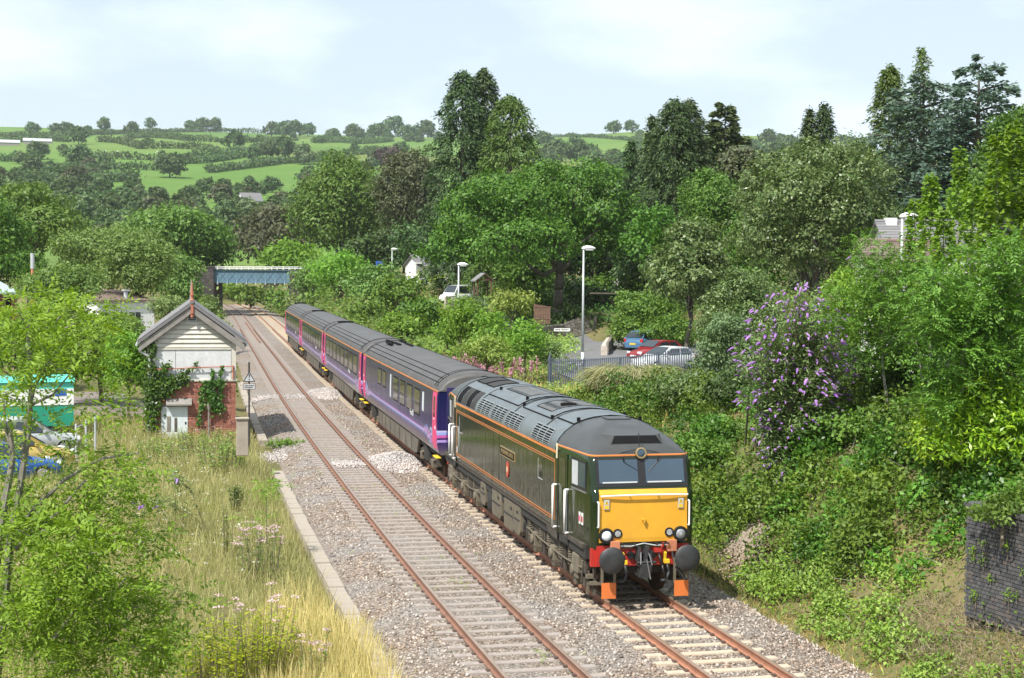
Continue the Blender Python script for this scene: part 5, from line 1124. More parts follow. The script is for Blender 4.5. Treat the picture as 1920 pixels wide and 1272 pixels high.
# ------------------------------------------------------------------ cars
def car(label, col, x, y, rz, group, L=4.05, Wd=1.72, Ht=1.46, style='hatch', z=None, rough=.25):
    t = thing('parked_car' if style != 'van' else 'parked_van', label, 'car' if style != 'van' else 'van', (x, y, (H(x, y) if z is None else z) + .08), rz, group)
    pm = paint('car_paint', col, rough, .15, .05, spec=.7)
    hw = Wd / 2
    if style == 'hatch': st = [(0, .50, .78, .36), (.06, .62, .86, .30), (.25, .70, .93, .22), (.9, .82, .985, .2), (1.2, .90, 1, .2), (2.2, .93, 1, .2), (3.3, .96, 1, .2), (3.85, .95, .96, .24), (4.0, .86, .91, .32), (4.05, .6, .82, .4)]
    else: st = [(0, .55, .85, .36), (.08, .75, .92, .3), (.3, .95, .96, .25), (.9, 1.08, 1, .22), (2.2, 1.1, 1, .22), (4.3, 1.1, 1, .22), (4.75, 1.08, .98, .25), (4.8, .8, .94, .4)]
    sc = L / st[-1][0]; mb = MB(); secs = []
    for yy, zt, w, z0 in st:
        zt *= Ht / 1.46 if style == 'hatch' else 1
        w *= hw; zm = (z0 + zt) / 2; secs.append([(-w * .90, yy * sc, z0), (-w * .99, yy * sc, z0 + .12), (-w, yy * sc, zm), (-w * .97, yy * sc, zt - .06), (-w * .88, yy * sc, zt), (0, yy * sc, zt + .025), (w * .88, yy * sc, zt), (w * .97, yy * sc, zt - .06), (w, yy * sc, zm), (w * .99, yy * sc, z0 + .12), (w * .90, yy * sc, z0)])
    mb.loft(secs, True, True); part('body', mb, pm, t, auto=50)
    if style == 'hatch': gh = [(1.15, .90, .84), (2.0, Ht - .03, .66), (2.6, Ht, .67), (3.45, Ht - .05, .64), (4.0, .93, .80)]
    else: gh = [(.75, 1.08, .92), (1.35, Ht - .05, .80), (2.0, Ht, .82), (4.5, Ht, .80), (4.75, 1.08, .92)]
    zb = .86 if style == 'hatch' else 1.05
    gh = [(a * sc, b, c * Wd / 1.72 * (1 if style == 'hatch' else .95)) for a, b, c in gh]
    b0 = [(gh[0][0], zb), (gh[-1][0], zb)]
    mb = MB(); wb = .80 * Wd / 1.72
    P0 = [(-wb, gh[0][0], zb), (wb, gh[0][0], zb)]; secs = []
    for yy, zz, w in gh: secs.append([(-wb if zz < zb + .1 else -(wb + (w - wb)), yy, zb), (-w, yy, zz), (-w * .75, yy, zz + .03), (w * .75, yy, zz + .03), (w, yy, zz), (wb, yy, zb)])
    mb.loft(secs, True, True); cab = part('cabin', mb, pm, t, auto=40)
    def lerp(a, b, f): return tuple(a[i] + (b[i] - a[i]) * f for i in range(3))
    def quad(n, a, b, c, d, nrm, mat='car_glass'):
        n_ = Vector(nrm).normalized() * .02; mb = MB(); vs = [Vector(p) + n_ for p in (a, b, c, d)]; vs += [v - n_ * 2 for v in vs]; mb.add(vs, [(0, 1, 2, 3), (7, 6, 5, 4), (0, 4, 5, 1), (1, 5, 6, 2), (2, 6, 7, 3), (3, 7, 4, 0)]); part(n, mb, M[mat], cab)
    (ya, za, wa), (yb, zb2, wb2) = gh[0], gh[1]
    quad('windscreen', (-wa * .90, ya + .07, za + .11), (wa * .90, ya + .07, za + .11), (wb2 * .88, yb - .05, zb2 + .02), (-wb2 * .88, yb - .05, zb2 + .02), (0, -1, .8))
    (yc, zc, wc), (yd, zd, wd) = gh[-2], gh[-1]
    quad('rear_window', (wd * .86, yd - .04, zd + .12), (-wd * .86, yd - .04, zd + .12), (-wc * .88, yc + .08, zc - .01), (wc * .88, yc + .08, zc - .01), (0, 1, .5))
    ymid = (gh[1][0] + gh[3][0]) / 2
    for sd in (-1, 1):
        wm = gh[2][2]; z1 = zb + .10; z2 = Ht - .10
        def xs(z): return sd * (wb + (wm - wb) * (z - zb) / (Ht - zb))
        quad('side_window', (xs(z1), gh[0][0] + .32, z1), (xs(z1), ymid - .04, z1), (xs(z2), ymid - .04, z2), (xs(z2), gh[1][0] + .06, z2), (sd, 0, .15))
        if style == 'hatch': quad('side_window', (xs(z1), ymid + .05, z1), (xs(z1), gh[-1][0] - .35, z1), (xs(z2), gh[3][0] - .12, z2), (xs(z2), ymid + .05, z2), (sd, 0, .15))
        mb = MB(); mb.box((sd * (hw - .0), gh[0][0] + .42, .98), (.16, .1, .12)); part('wing_mirror', mb, pm, t, bevel=.02)
        mb = MB(); mb.box((sd * (hw * .70), .10 * sc, .64), (.34, .16, .15), rz=sd * .35); part('headlight', mb, M['lamp'], t, bevel=.03)
        mb = MB(); mb.box((sd * (hw * .80), L - .09, .82), (.22, .14, .26), rz=-sd * .3); part('tail_light', mb, M['tail_red'], t, bevel=.03)
        for yw in (.78 * sc, L - .72 * sc):
            mb = MB(); mb.lathe([(.0, -.09), (.2, -.09), (.30, -.10), (.31, 0), (.30, .10), (.2, .09), (0, .07)], (sd * (hw - .10), yw, .31), (sd, 0, 0), 20); w = part('wheel', mb, M['tyre'], t, auto=40)
            mb = MB(); mb.lathe([(.0, .09), (.08, .105), (.19, .10), (.2, .085)], (sd * (hw - .10), yw, .31), (sd, 0, 0), 16); part('rim', mb, M['alloy'], w)
    mb = MB(); mb.bbox((-hw * .8, -.02, .26), (hw * .8, .12, .46)); mb.bbox((-hw * .8, L - .12, .28), (hw * .8, L + .02, .5)); part('bumper', mb, M['tyre'] if style == 'van' else pm, t, bevel=.04)
    mb = MB(); mb.bbox((-.26, -.03, .36), (.26, -.02, .47)); part('number_plate', mb, M['white'], t); mb = MB(); mb.bbox((-.26, L + .02, .52), (.26, L + .03, .63)); part('number_plate', mb, M['yellow_small'], t)
    return t
g1 = 'cars in the car park behind the palisade fence'
def put(px, d): return XYat(px, d)
# forward of a car is its -y: rz turns it
def cput(px, d, rz, L): x, y = XYat(px, d); return x + math.sin(rz) * L / 2, y - math.cos(rz) * L / 2
x, y = put(1205, 112); car('blue hatchback parked farthest, its tail towards the road, behind the red car', (.075, .16, .27), *cput(1219, 113, R(-52) + math.pi, 4.2), R(-52) + math.pi, g1, 4.2, 1.78, 1.5)
x, y = put(1190, 106); car('dark red hatchback parked between the blue car and the white car', (.26, .018, .02), *cput(1230, 107, R(-66), 4.0), R(-66), g1, 4.0, 1.68, 1.42)
x, y = put(1205, 98.5); car('white car parked nearest the palisade fence', (.72, .74, .76), *cput(1246, 99, R(-66), 4.3), R(-66), g1, 4.3, 1.75, 1.45)
g2 = 'cars parked at the left behind the ash tree'
x, y = put(78, 62); car('silver hatchback behind the ash tree, nose towards the grass', (.45, .47, .48), x + 1.3, y - .3, R(112), g2, 3.9, 1.68, 1.5)
x, y = put(45, 57.5); car('yellow car behind the ash tree, nearer than the silver one', (.58, .43, .13), x + 1.6, y - .2, R(112), g2, 3.8, 1.66, 1.45)
x, y = put(20, 53.5); car('bright blue car behind the ash tree, nearest of the left row', (.02, .10, .36), x + 1.5, y - .2, R(112), g2, 3.9, 1.66, 1.43)
x, y = put(832, 166); car('white van half hidden by bushes near the white lodge', (.74, .75, .75), x, y, R(-58) + 0, None, 4.8, 1.85, 1.98, 'van', z=ZofY(536, 166, 820) - 2.02)
x, y = put(72, 67); lt = thing('box_lorry', 'green and white box lorry with teal roof behind the ash tree', 'lorry', (x, y, H(x, y)), R(8))
mb = MB(); mb.bbox((-2.6, -1.1, .55), (1.35, 1.1, 1.45)); part('box_base', mb, M['green_van'], lt); mb = MB(); mb.bbox((-2.6, -1.12, 1.45), (1.35, 1.12, 2.15)); part('box_band', mb, M['white'], lt); mb = MB(); mb.bbox((-2.6, -1.1, 2.15), (1.35, 1.1, 2.45)); part('box_top', mb, M['teal'], lt)
mb = MB(); mb.prism([(-1.2, 2.45), (1.2, 2.45), (1.0, 2.62), (-1.0, 2.62)], 0, -2.65, 1.4); part('roof', mb, M['teal'], lt)
mb = MB(); mb.bbox((.55, -1.135, 1.85), (1.05, -1.12, 2.15)); part('blue_badge', mb, M['road_blue'], lt)
mb = MB()
for k, w in enumerate((.08, .09, .12, .09, .05, .1, .05)): mb.bbox((-1.75 + k * .16, -1.13, 1.62), (-1.75 + k * .16 + w, -1.121, 1.76))
part('lettering', mb, M['under'], lt)
for xx in (-1.9, .75):
    for yy in (-1, 1): mb = MB(); mb.lathe([(0, -.12), (.35, -.12), (.36, .1), (.2, .12), (0, .1)], (xx, yy * .98, .36), (0, yy, 0), 18); part('wheel', mb, M['tyre'], lt)
mb = MB(); mb.prism([(-2.7, .4), (-4.0, .4), (-4.05, 1.0), (-3.7, 1.75), (-2.7, 1.85)], 1, -.95, .95); part('cab', mb, M['white'], lt, bevel=.06)
# fence posts beside the left car park
fp = thing('post_fence', 'galvanised mesh fence posts beside the silver hatchback', 'fence', (*put(146, 58), -.35))
for k in range(3):
    for z in (0,):
        mb = MB(); mb.cyl((k * .28 - .1, k * 1.6, 0), (k * .28 - .1, k * 1.6, 1.75), .045, n=8); part('post', mb, M['galv'], fp)
for z in (.3, 1.6): mb = MB(); mb.tube([(-.1, 0, z), (.46, 3.2, z)], .02, 5); part('rail', mb, M['galv'], fp)

# ------------------------------------------------------------------ buildings and walls
def gable_house(t, w, dep, ze, zr, wall, roof, oh=.3):
    mb = MB(); mb.bbox((-w / 2, 0, -1), (w / 2, dep, ze)); mb.prism([(0, ze), (dep, ze), (dep / 2, zr)], 0, -w / 2, w / 2); part('wall', mb, M[wall], t)
    sl = (zr - ze) / (dep / 2)
    for sgn in (0, 1):
        y0 = -oh if sgn == 0 else dep + oh; z0 = ze - oh * sl; n = 11; mb = MB()
        for k in range(n):
            f0, f1 = k / n, (k + 1) / n; ya, yb = y0 + (dep / 2 - y0) * f0, y0 + (dep / 2 - y0) * f1; za, zb = z0 + (zr - z0) * f0, z0 + (zr - z0) * f1
            c = MB(); c.add([(-w / 2 - oh, ya, za + .10), (w / 2 + oh, ya, za + .10), (w / 2 + oh, yb, zb + .06), (-w / 2 - oh, yb, zb + .06), (-w / 2 - oh, ya, za + .0), (w / 2 + oh, ya, za + .0), (w / 2 + oh, yb, zb), (-w / 2 - oh, yb, zb)], [(0, 1, 2, 3), (7, 6, 5, 4), (0, 4, 5, 1), (1, 5, 6, 2), (2, 6, 7, 3), (3, 7, 4, 0)]); part('tile_course', c, M[roof], t)
    mb = MB(); mb.cyl((-w / 2 - oh, dep / 2, zr + .08), (w / 2 + oh, dep / 2, zr + .08), .1, n=8); part('ridge', mb, M[roof], t)
def win(t, x, z, w, h, y=-.02):
    mb = MB(); mb.bbox((x - w / 2, y, z), (x + w / 2, y + .06, z + h)); f = part('window', mb, M['white'], t); mb = MB(); mb.bbox((x - w / 2 + .07, y - .008, z + .07), (x - .03, y + .0, z + h - .07)); mb.bbox((x + .03, y - .008, z + .07), (x + w / 2 - .07, y + .0, z + h - .07)); part('pane', mb, M['car_glass'], f)
x, y = put(1800, 78); g0 = H(x, y)
hs = thing('slate_house', 'house with a grey slate roof behind the trees at the right', 'house', (x, y, g0), -YAW - .05)
gable_house(hs, 6.8, 6.5, ZofY(470, 78, 1800) - g0, ZofY(419, 81, 1800) - g0, 'render_white', 'slate'); win(hs, -1.5, 2.2, 1.1, 1.1); win(hs, 1.6, 2.2, 1.1, 1.1)
mb = MB(); mb.box((-2.9, 3.2, ZofY(411, 81, 1692) - g0 - .6), (.55, .8, 1.3)); part('chimney', mb, M['render_white'], hs)
x, y = put(1700, 70); g0 = H(x, y); hs = thing('tiled_outhouse', 'brown tiled low roof below the slate-roofed house', 'outhouse', (x, y, g0), -YAW); gable_house(hs, 3.2, 3.6, ZofY(500, 70, 1700) - g0, ZofY(455, 72, 1700) - g0, 'render_white', 'tile_brown'); win(hs, 0, 1.2, .9, .9)
x, y = put(814, 205); g0 = H(x, y); hs = thing('white_lodge', 'small white rendered lodge with a porch beyond the road lamps', 'house', (x, y, g0), -YAW + .5); gable_house(hs, 4.2, 4.5, ZofY(498, 205, 815) - g0, ZofY(481, 207, 815) - g0, 'render_white', 'slate'); win(hs, -.9, .9, .8, 1.2)
mb = MB(); mb.bbox((-3.0, -.6, ZofY(495, 205, 800) - g0), (-1.9, .9, ZofY(492.5, 205, 800) - g0)); mb.bbox((-2.95, -.5, 0), (-2.83, -.38, ZofY(495, 205, 800) - g0)); part('porch', mb, M['white'], hs); mb = MB(); mb.box((-1.6, 2.2, ZofY(484, 207, 795) - g0), (.6, .6, .9)); part('chimney', mb, M['render_white'], hs)
# left buildings
x, y = put(238, 112); g0 = H(x, y); wb_ = thing('flat_roofed_building', 'low white building with a brown roof and two metal vents behind the signal box', 'building', (x, y, g0), R(25))
zr = ZofY(566, 112, 240) - g0
mb = MB(); mb.bbox((-2.2, 0, -.5), (2.1, 7, zr)); part('wall', mb, M['render_white'], wb_); mb = MB(); mb.add([(-2.4, -.2, zr + .0), (2.25, -.2, zr + .0), (2.25, 7.2, zr + .62), (-2.4, 7.2, zr + .62), (-2.4, -.2, zr + .12), (2.25, -.2, zr + .12), (2.25, 7.2, zr + .74), (-2.4, 7.2, zr + .74)], [(3, 2, 1, 0), (4, 5, 6, 7), (0, 1, 5, 4), (1, 2, 6, 5), (2, 3, 7, 6), (3, 0, 4, 7)]); part('roof', mb, M['felt_brown'], wb_)
for k in (0, 1): mb = MB(); mb.cyl((.35 + k * .45, 1.0 + k, zr + .1), (.35 + k * .45, 1.0 + k, zr + .75), .16, n=10); mb.box((.35 + k * .45, 1.0 + k, zr + .8), (.44, .44, .1)); part('roof_vent', mb, M['galv'], wb_)
for xx in (-1.3, .6): win(wb_, xx, zr - 1.7, 1.0, 1.0)
x, y = put(2, 128); g0 = H(x, y); hb2 = thing('brick_building', 'red brick building with a pale green sheet roof at the left edge', 'building', (x, y, g0), R(30))
zr = ZofY(552, 128, 20) - g0; mb = MB(); mb.bbox((-4, 0, -.5), (1.3, 7, zr)); bw = part('wall', mb, M['brick'], hb2)
mb = MB(); mb.prism([(-.3, zr), (7.3, zr), (7.3, zr + .15), (3.5, zr + 1.0), (-.3, zr + .15)], 0, -4.2, 1.5); part('roof', mb, M['green_sheet'], hb2)
for k in range(5): mb = MB(); mb.bbox((-3.5 + k * .95, -.04, zr - 1.9), (-3.0 + k * .95, .02, zr - .3)); part('window', mb, M['dark_seam'], hb2)
for k in range(6): mb = MB(); mb.bbox((-3.95 + k * 1.0, -.14, -.4), (-3.70 + k * 1.0, .0, zr - .05)); part('pier', mb, M['brick'], hb2)
x, y = put(61, 120); zt = ZofY(475, 120, 61); g0 = H(x, y); t = thing('flue_pipe', 'slim metal flue pipe rising above the bushes at the left', 'chimney', (x, y, g0)); mb = MB(); mb.cyl((0, 0, 0), (0, 0, zt - g0 - 1.2), .12, n=10); part('lower_pipe', mb, M['tan_orange'], t); mb = MB(); mb.cyl((0, 0, zt - g0 - 1.2), (0, 0, zt - g0), .16, n=12); part('upper_pipe', mb, M['galv'], t)
# stone wall in the bend of the road, with the street name plate
def stone_wall(label, pts, h, th=.45, seed=1):
    t = thing('stone_wall', label, 'stone wall', (pts[0][0], pts[0][1], 0)); g = random.Random(seed)
    me_ = MB().box((0, 0, 0), (1, 1, 1), taper=.9).mesh('stone', M['rubble'])
    for (xa, ya), (xb, yb) in zip(pts[:-1], pts[1:]):
        L = math.hypot(xb - xa, yb - ya); an = math.atan2(yb - ya, xb - xa); za, zb = H(xa, ya), H(xb, yb)
        mb = MB(); mb.add([(0, 0, za - .3), (xb - xa, yb - ya, zb - .3), (xb - xa, yb - ya, zb + h - .05), (0, 0, za + h - .05)] + [(-math.sin(an) * th, math.cos(an) * th, za - .3), (xb - xa - math.sin(an) * th, yb - ya + math.cos(an) * th, zb - .3), (xb - xa - math.sin(an) * th, yb - ya + math.cos(an) * th, zb + h - .05), (-math.sin(an) * th, math.cos(an) * th, za + h - .05)], [(0, 1, 2, 3), (7, 6, 5, 4), (0, 4, 5, 1), (1, 5, 6, 2), (2, 6, 7, 3), (3, 7, 4, 0)])
        mb.v = [(x + xa - pts[0][0], y + ya - pts[0][1], z) for x, y, z in mb.v]; part('wall_core', mb, M['mortar'], t)
        z = 0
        while z < h:
            hh = g.uniform(.16, .26); s = 0
            while s < L:
                w = min(g.uniform(.22, .5), L - s + .05); f = (s + w / 2) / L
                o = link('stone', me_, t, (xa + (xb - xa) * f - pts[0][0], ya + (yb - ya) * f - pts[0][1], za + (zb - za) * f + z + hh / 2), an); o.scale = (w * .93, .16 + g.random() * .05, hh * .9); s += w
            z += hh
    return t
wl = [XYat(1008, 128), XYat(1060, 131), XYat(1118, 132.5)]
stone_wall('grey rubble stone wall in the bend of the road carrying a white street name plate', wl, 1.35)
stone_wall('low stone wall end at the foot of the ivy bank beside the road', [XYat(1140, 112), XYat(1150, 120)], .8, seed=4)
stone_wall('stone gate pillar right of the white van', [XYat(836, 158), XYat(850, 158.3)], 1.9, seed=6)
x, y = XYat(1055, 129.6); z = ZofY(619, 129.6, 1055); t = thing('street_name_plate', 'white street name plate on the stone wall', 'sign', (x, y, z), -YAW); mb = MB(); mb.bbox((-.68, -.03, -.13), (.68, .0, .13)); pl_ = part('plate', mb, M['white'], t); mb = MB(); xx = -.58
for k, w in enumerate((.06, .07, .05, .07, .06, 0, .07, .06, .07, .06, .07, .05, .06)):
    if w: mb.bbox((xx, -.035, -.035), (xx + w, -.031, .055))
    xx += .088
part('lettering', mb, M['under'], pl_); mb = MB(); mb.bbox((-.72, .0, -.17), (.72, .02, .17)); part('backing', mb, M['black'], t)
# timber fence, pergola, lychgate, crosses
x, y = XYat(1002, 124); t = thing('timber_fence', 'brown timber fence panel beside the oak trunk', 'fence', (x, y, ZofY(607, 124, 1010)), -YAW - .5)
for k in range(10): mb = MB(); mb.bbox((k * .15, -.02, 0), (k * .15 + .13, .02, 1.55 - .02 * k)); part('board', mb, M['wood_brown'], t)
for z in (.35, 1.3): mb = MB(); mb.bbox((-.05, -.05, z), (1.55, -.02, z + .08)); part('rail', mb, M['wood_brown'], t)
x, y = XYat(1113, 128); z = ZofY(578, 128, 1140); t = thing('timber_pergola', 'brown timber frame of posts and a top beam below the churchyard', 'pergola', (x, y, z), -YAW)
L = 2.95; mb = MB(); mb.bbox((-.3, -.06, ZofY(549, 128, 1140) - z - .12), (L, .06, ZofY(549, 128, 1140) - z)); part('beam', mb, M['bark'], t)
for xx in (2.1, L - .1): mb = MB(); mb.bbox((xx, -.05, -.5), (xx + .1, .05, ZofY(549, 128, 1140) - z - .12)); part('post', mb, M['bark'], t)
x, y = XYat(905, 152); z = ZofY(546, 152, 905); t = thing('lychgate', 'small timber lychgate with a pitched roof under the oak', 'lychgate', (x, y, z), -YAW + .3); zr = ZofY(512, 152, 905) - z
for sd in (-1, 1):
    mb = MB(); mb.add([(0, -.8, zr), (0, .8, zr), (sd * 1.0, .8, zr - .75), (sd * 1.0, -.8, zr - .75), (0, -.8, zr - .1), (0, .8, zr - .1), (sd * 1.0, .8, zr - .85), (sd * 1.0, -.8, zr - .85)], [(0, 1, 2, 3), (7, 6, 5, 4), (0, 4, 5, 1), (1, 5, 6, 2), (2, 6, 7, 3), (3, 7, 4, 0)]); part('roof_slope', mb, M['slate'] if sd < 0 else M['wood_brown'], t)
    for yy in (-.6, .6): mb = MB(); mb.bbox((sd * .7 - .07, yy - .07, -.5), (sd * .7 + .07, yy + .07, zr - .55)); part('post', mb, M['wood_brown'], t)
    mb = MB(); mb.bbox((-.8, sd * .6 - .05, zr - .75), (.8, sd * .6 + .05, zr - .62)); part('tie_beam', mb, M['wood_brown'], t)
def cross(label, px, py0, py1, d, s):
    x, y = XYat(px, d); z0 = ZofY(py1, d, px); h = ZofY(py0, d, px) - z0; t = thing('stone_cross', label, 'gravestone', (x, y, z0), -YAW + .1, 'churchyard crosses')
    mb = MB(); mb.box((0, 0, h * .5), (.17, .14, h), taper=.8); part('shaft', mb, M['gravestone'], t, bevel=.01); mb = MB(); mb.bbox((-.32 * s, -.065, h * .66), (.32 * s, .065, h * .66 + .17)); part('arms', mb, M['gravestone'], t, bevel=.01); mb = MB(); mb.box((0, 0, -.1), (.55, .45, .35), taper=.8); part('plinth', mb, M['gravestone'], t)
cross('stone cross left of its pair in the churchyard', 1158, 523, 547, 150, 1.0); cross('stone cross right of its pair in the churchyard', 1171, 526, 548, 148, .95)
for k, (px, py, w, lb) in enumerate(((1184, 541, .7, 'wide low gravestone right of the two crosses'), (1197, 539, .5, 'rounded gravestone at the right end of the churchyard row'))):
    x, y = XYat(px, 149); z = ZofY(552, 149, px); h = ZofY(py, 149, px) - z; t = thing('gravestone', lb, 'gravestone', (x, y, z), -YAW); mb = MB(); mb.prism([(-w / 2, -.2), (w / 2, -.2), (w / 2, h * .8), (w * .3, h), (-w * .3, h), (-w / 2, h * .8)], 1, -.06, .06); part('stone', mb, M['gravestone'], t, bevel=.01); mb = MB(); mb.box((0, 0, -.1), (w * 1.3, .3, .25)); part('plinth', mb, M['gravestone'], t)
# ------------------------------------------------------------------ foliage generators (numpy, one mesh per crown)
TRI = [0]
def unit(a): return a / (np.linalg.norm(a, axis=-1, keepdims=True) + 1e-9)
def leaves(p, a, nrm, L, W, fold=.25):            # rhombic leaves: base p, direction a, facing nrm
    a = unit(a); b = unit(np.cross(nrm, a)); n = np.cross(a, b); L = np.asarray(L)[:, None]; W = np.asarray(W)[:, None]
    m = p + a * L * .45 + n * W * fold * .5
    v = np.stack([p, m + b * W * .5, p + a * L - n * W * fold * .3, m - b * W * .5], 1)
    return v
def quads_mesh(name, v, mat):
    n = len(v); TRI[0] += 2 * n; return npmesh(name, v.reshape(-1, 3), np.arange(4 * n).reshape(n, 4), mat)
def sph(g, n, zmin=-.75):
    z = g.uniform(zmin, 1, n); t = g.uniform(0, 2 * math.pi, n); r = np.sqrt(1 - z * z); return np.stack([r * np.cos(t), r * np.sin(t), z], 1)
def crown_leaves(g, lobes, ncl, per, cr, L, W, droop=.15, up=.35, inner=.70):
    lobes = np.asarray(lobes, float); w = (lobes[:, 3] * lobes[:, 5]); w = w / w.sum(); li = g.choice(len(lobes), int(ncl * 1.6), p=w)
    d = sph(g, len(li)); rad = g.uniform(.74, 1.04, len(li)); c = lobes[li, :3] + d * lobes[li, 3:6] * rad[:, None]
    ok = np.ones(len(c), bool)
    for k, lb in enumerate(lobes):
        q = np.sqrt((((c - lb[:3]) / lb[3:6]) ** 2).sum(1)); ok &= ~((q < inner) & (li != k))
    c, d = c[ok][:ncl], d[ok][:ncl]; n = len(c)
    cc = np.repeat(c, per, 0); dd = np.repeat(d, per, 0); N = len(cc)
    crs = np.repeat(g.uniform(.6, 1.35, n), per)[:, None] * cr
    off = g.normal(0, .5, (N, 3)) * crs; off[:, 2] *= .62
    p = cc + off; nr = unit(dd * .95 + np.array([0, 0, up]) + g.normal(0, .42, (N, 3)))
    a = unit(dd * .5 + g.normal(0, .7, (N, 3)) - np.array([0, 0, droop]))
    a = unit(a - nr * (a * nr).sum(1, keepdims=True))
    s = g.uniform(.65, 1.3, N) * np.repeat(g.uniform(.72, 1.32, n), per)
    return leaves(p, a, nr, L * s, W * s)
def auto_lobes(g, w, z0, z1, n=11, flat=1.0, spread=.62):
    hc = (z1 - z0); cz = z0 + hc * .50; r = w / 2; lob = [(0, 0, cz, r * .62, r * .62, hc * .40)]
    for k in range(n):
        t = 2 * math.pi * (k + g.uniform(-.3, .3)) / n; e = g.uniform(-.45, .75); q = math.sqrt(max(0, 1 - abs(e) ** 2)); s = g.uniform(.30, .44)
        lob.append((r * spread * q * math.cos(t), r * spread * q * math.sin(t), cz + hc * .36 * e, r * s, r * s, hc * .5 * s * 1.15 * flat))
    for k in range(3):
        s = g.uniform(.28, .38); lob.append((g.uniform(-.25, .25) * r, g.uniform(-.25, .25) * r, z1 - hc * .5 * s * g.uniform(1, 1.4), r * s * 1.1, r * s * 1.1, hc * .5 * s))
    return lob
def bumpy(g, lob, m):                               # smaller clumps budding from the big ones: uneven outline, shaded gaps
    out = [tuple(np.array(l) * np.array([1, 1, 1, .86, .86, .86])) for l in lob]
    for l in lob:
        for d in sph(g, m, -.35):
            k = g.uniform(.26, .46); out.append((l[0] + d[0] * l[3] * .86, l[1] + d[1] * l[4] * .86, l[2] + d[2] * l[5] * .86, l[3] * k, l[4] * k, l[5] * k * .9))
    return out
def limb(mb, a, b, r0, r1, g, n=4, wob=.06):
    a, b = np.array(a, float), np.array(b, float); L = np.linalg.norm(b - a); pts = [a + (b - a) * i / n + (g.normal(0, wob * L, 3) * (0 < i < n)) for i in range(n + 1)]
    mb.tube([tuple(p) for p in pts], r0, 6, 0, r1)
def add_crown(name, v, mat, parent): return link(name, quads_mesh(name, v, M[mat] if isinstance(mat, str) else mat), parent)
def broadleaf(name, label, cat, x, y, w, ztop, zlow, mat, d, seed, dens=1.0, group=None, bark='bark', lobes=None, leaf=None, zbase=None, ncomp=11, asp=.6, trunk=None, droop=.15, flat=1.0, partname='crown'):
    g = np.random.default_rng(seed); zb = H(x, y) if zbase is None else zbase; t = thing(name, label, cat, (x, y, zb), 0, group)
    z1, z0 = ztop - zb, max(zlow - zb, .05); lob = bumpy(g, lobes or auto_lobes(g, w, z0, z1, ncomp, flat), 5 if w > 3 else 3)
    L = leaf or max(.12, .0024 * d); la = np.asarray(lob); area = (4 * math.pi * (la[:, 3] * la[:, 5])).sum() * .33
    n = int(np.clip(area / (.5 * L * L * asp) * 1.45 * dens, 400, 52000)); per = 14; cr = max(L * 2.4, w * .045)
    v = crown_leaves(g, lob, max(30, n // per), per, cr, L, L * asp, droop)
    add_crown(partname, v, mat, t)
    r = trunk or max(.035, w * .022); mb = MB(); zc = z0 + (z1 - z0) * .35
    limb(mb, (0, 0, -.3), (g.normal(0, .02) * w, g.normal(0, .02) * w, zc), r * 1.25, r * .75, g, 5, .015)
    for lb in lob[:10]:
        limb(mb, (0, 0, min(zc, z0 + (z1 - z0) * g.uniform(.05, .35))), (lb[0] * .95, lb[1] * .95, lb[2]), r * .55, r * .12, g)
    part('trunk' if partname == 'crown' else 'stem', mb, M[bark], t, smooth=True); return t
def tree_px(name, label, px, py_top, py_low, hw, d, mat, seed, cat='tree', **k):
    x, y = XYat(px, d); return broadleaf(name, label, cat, x, y, 2 * hw * d / F_PX, ZofY(py_top, d, px), ZofY(py_low, d, px), mat, d, seed, **k)
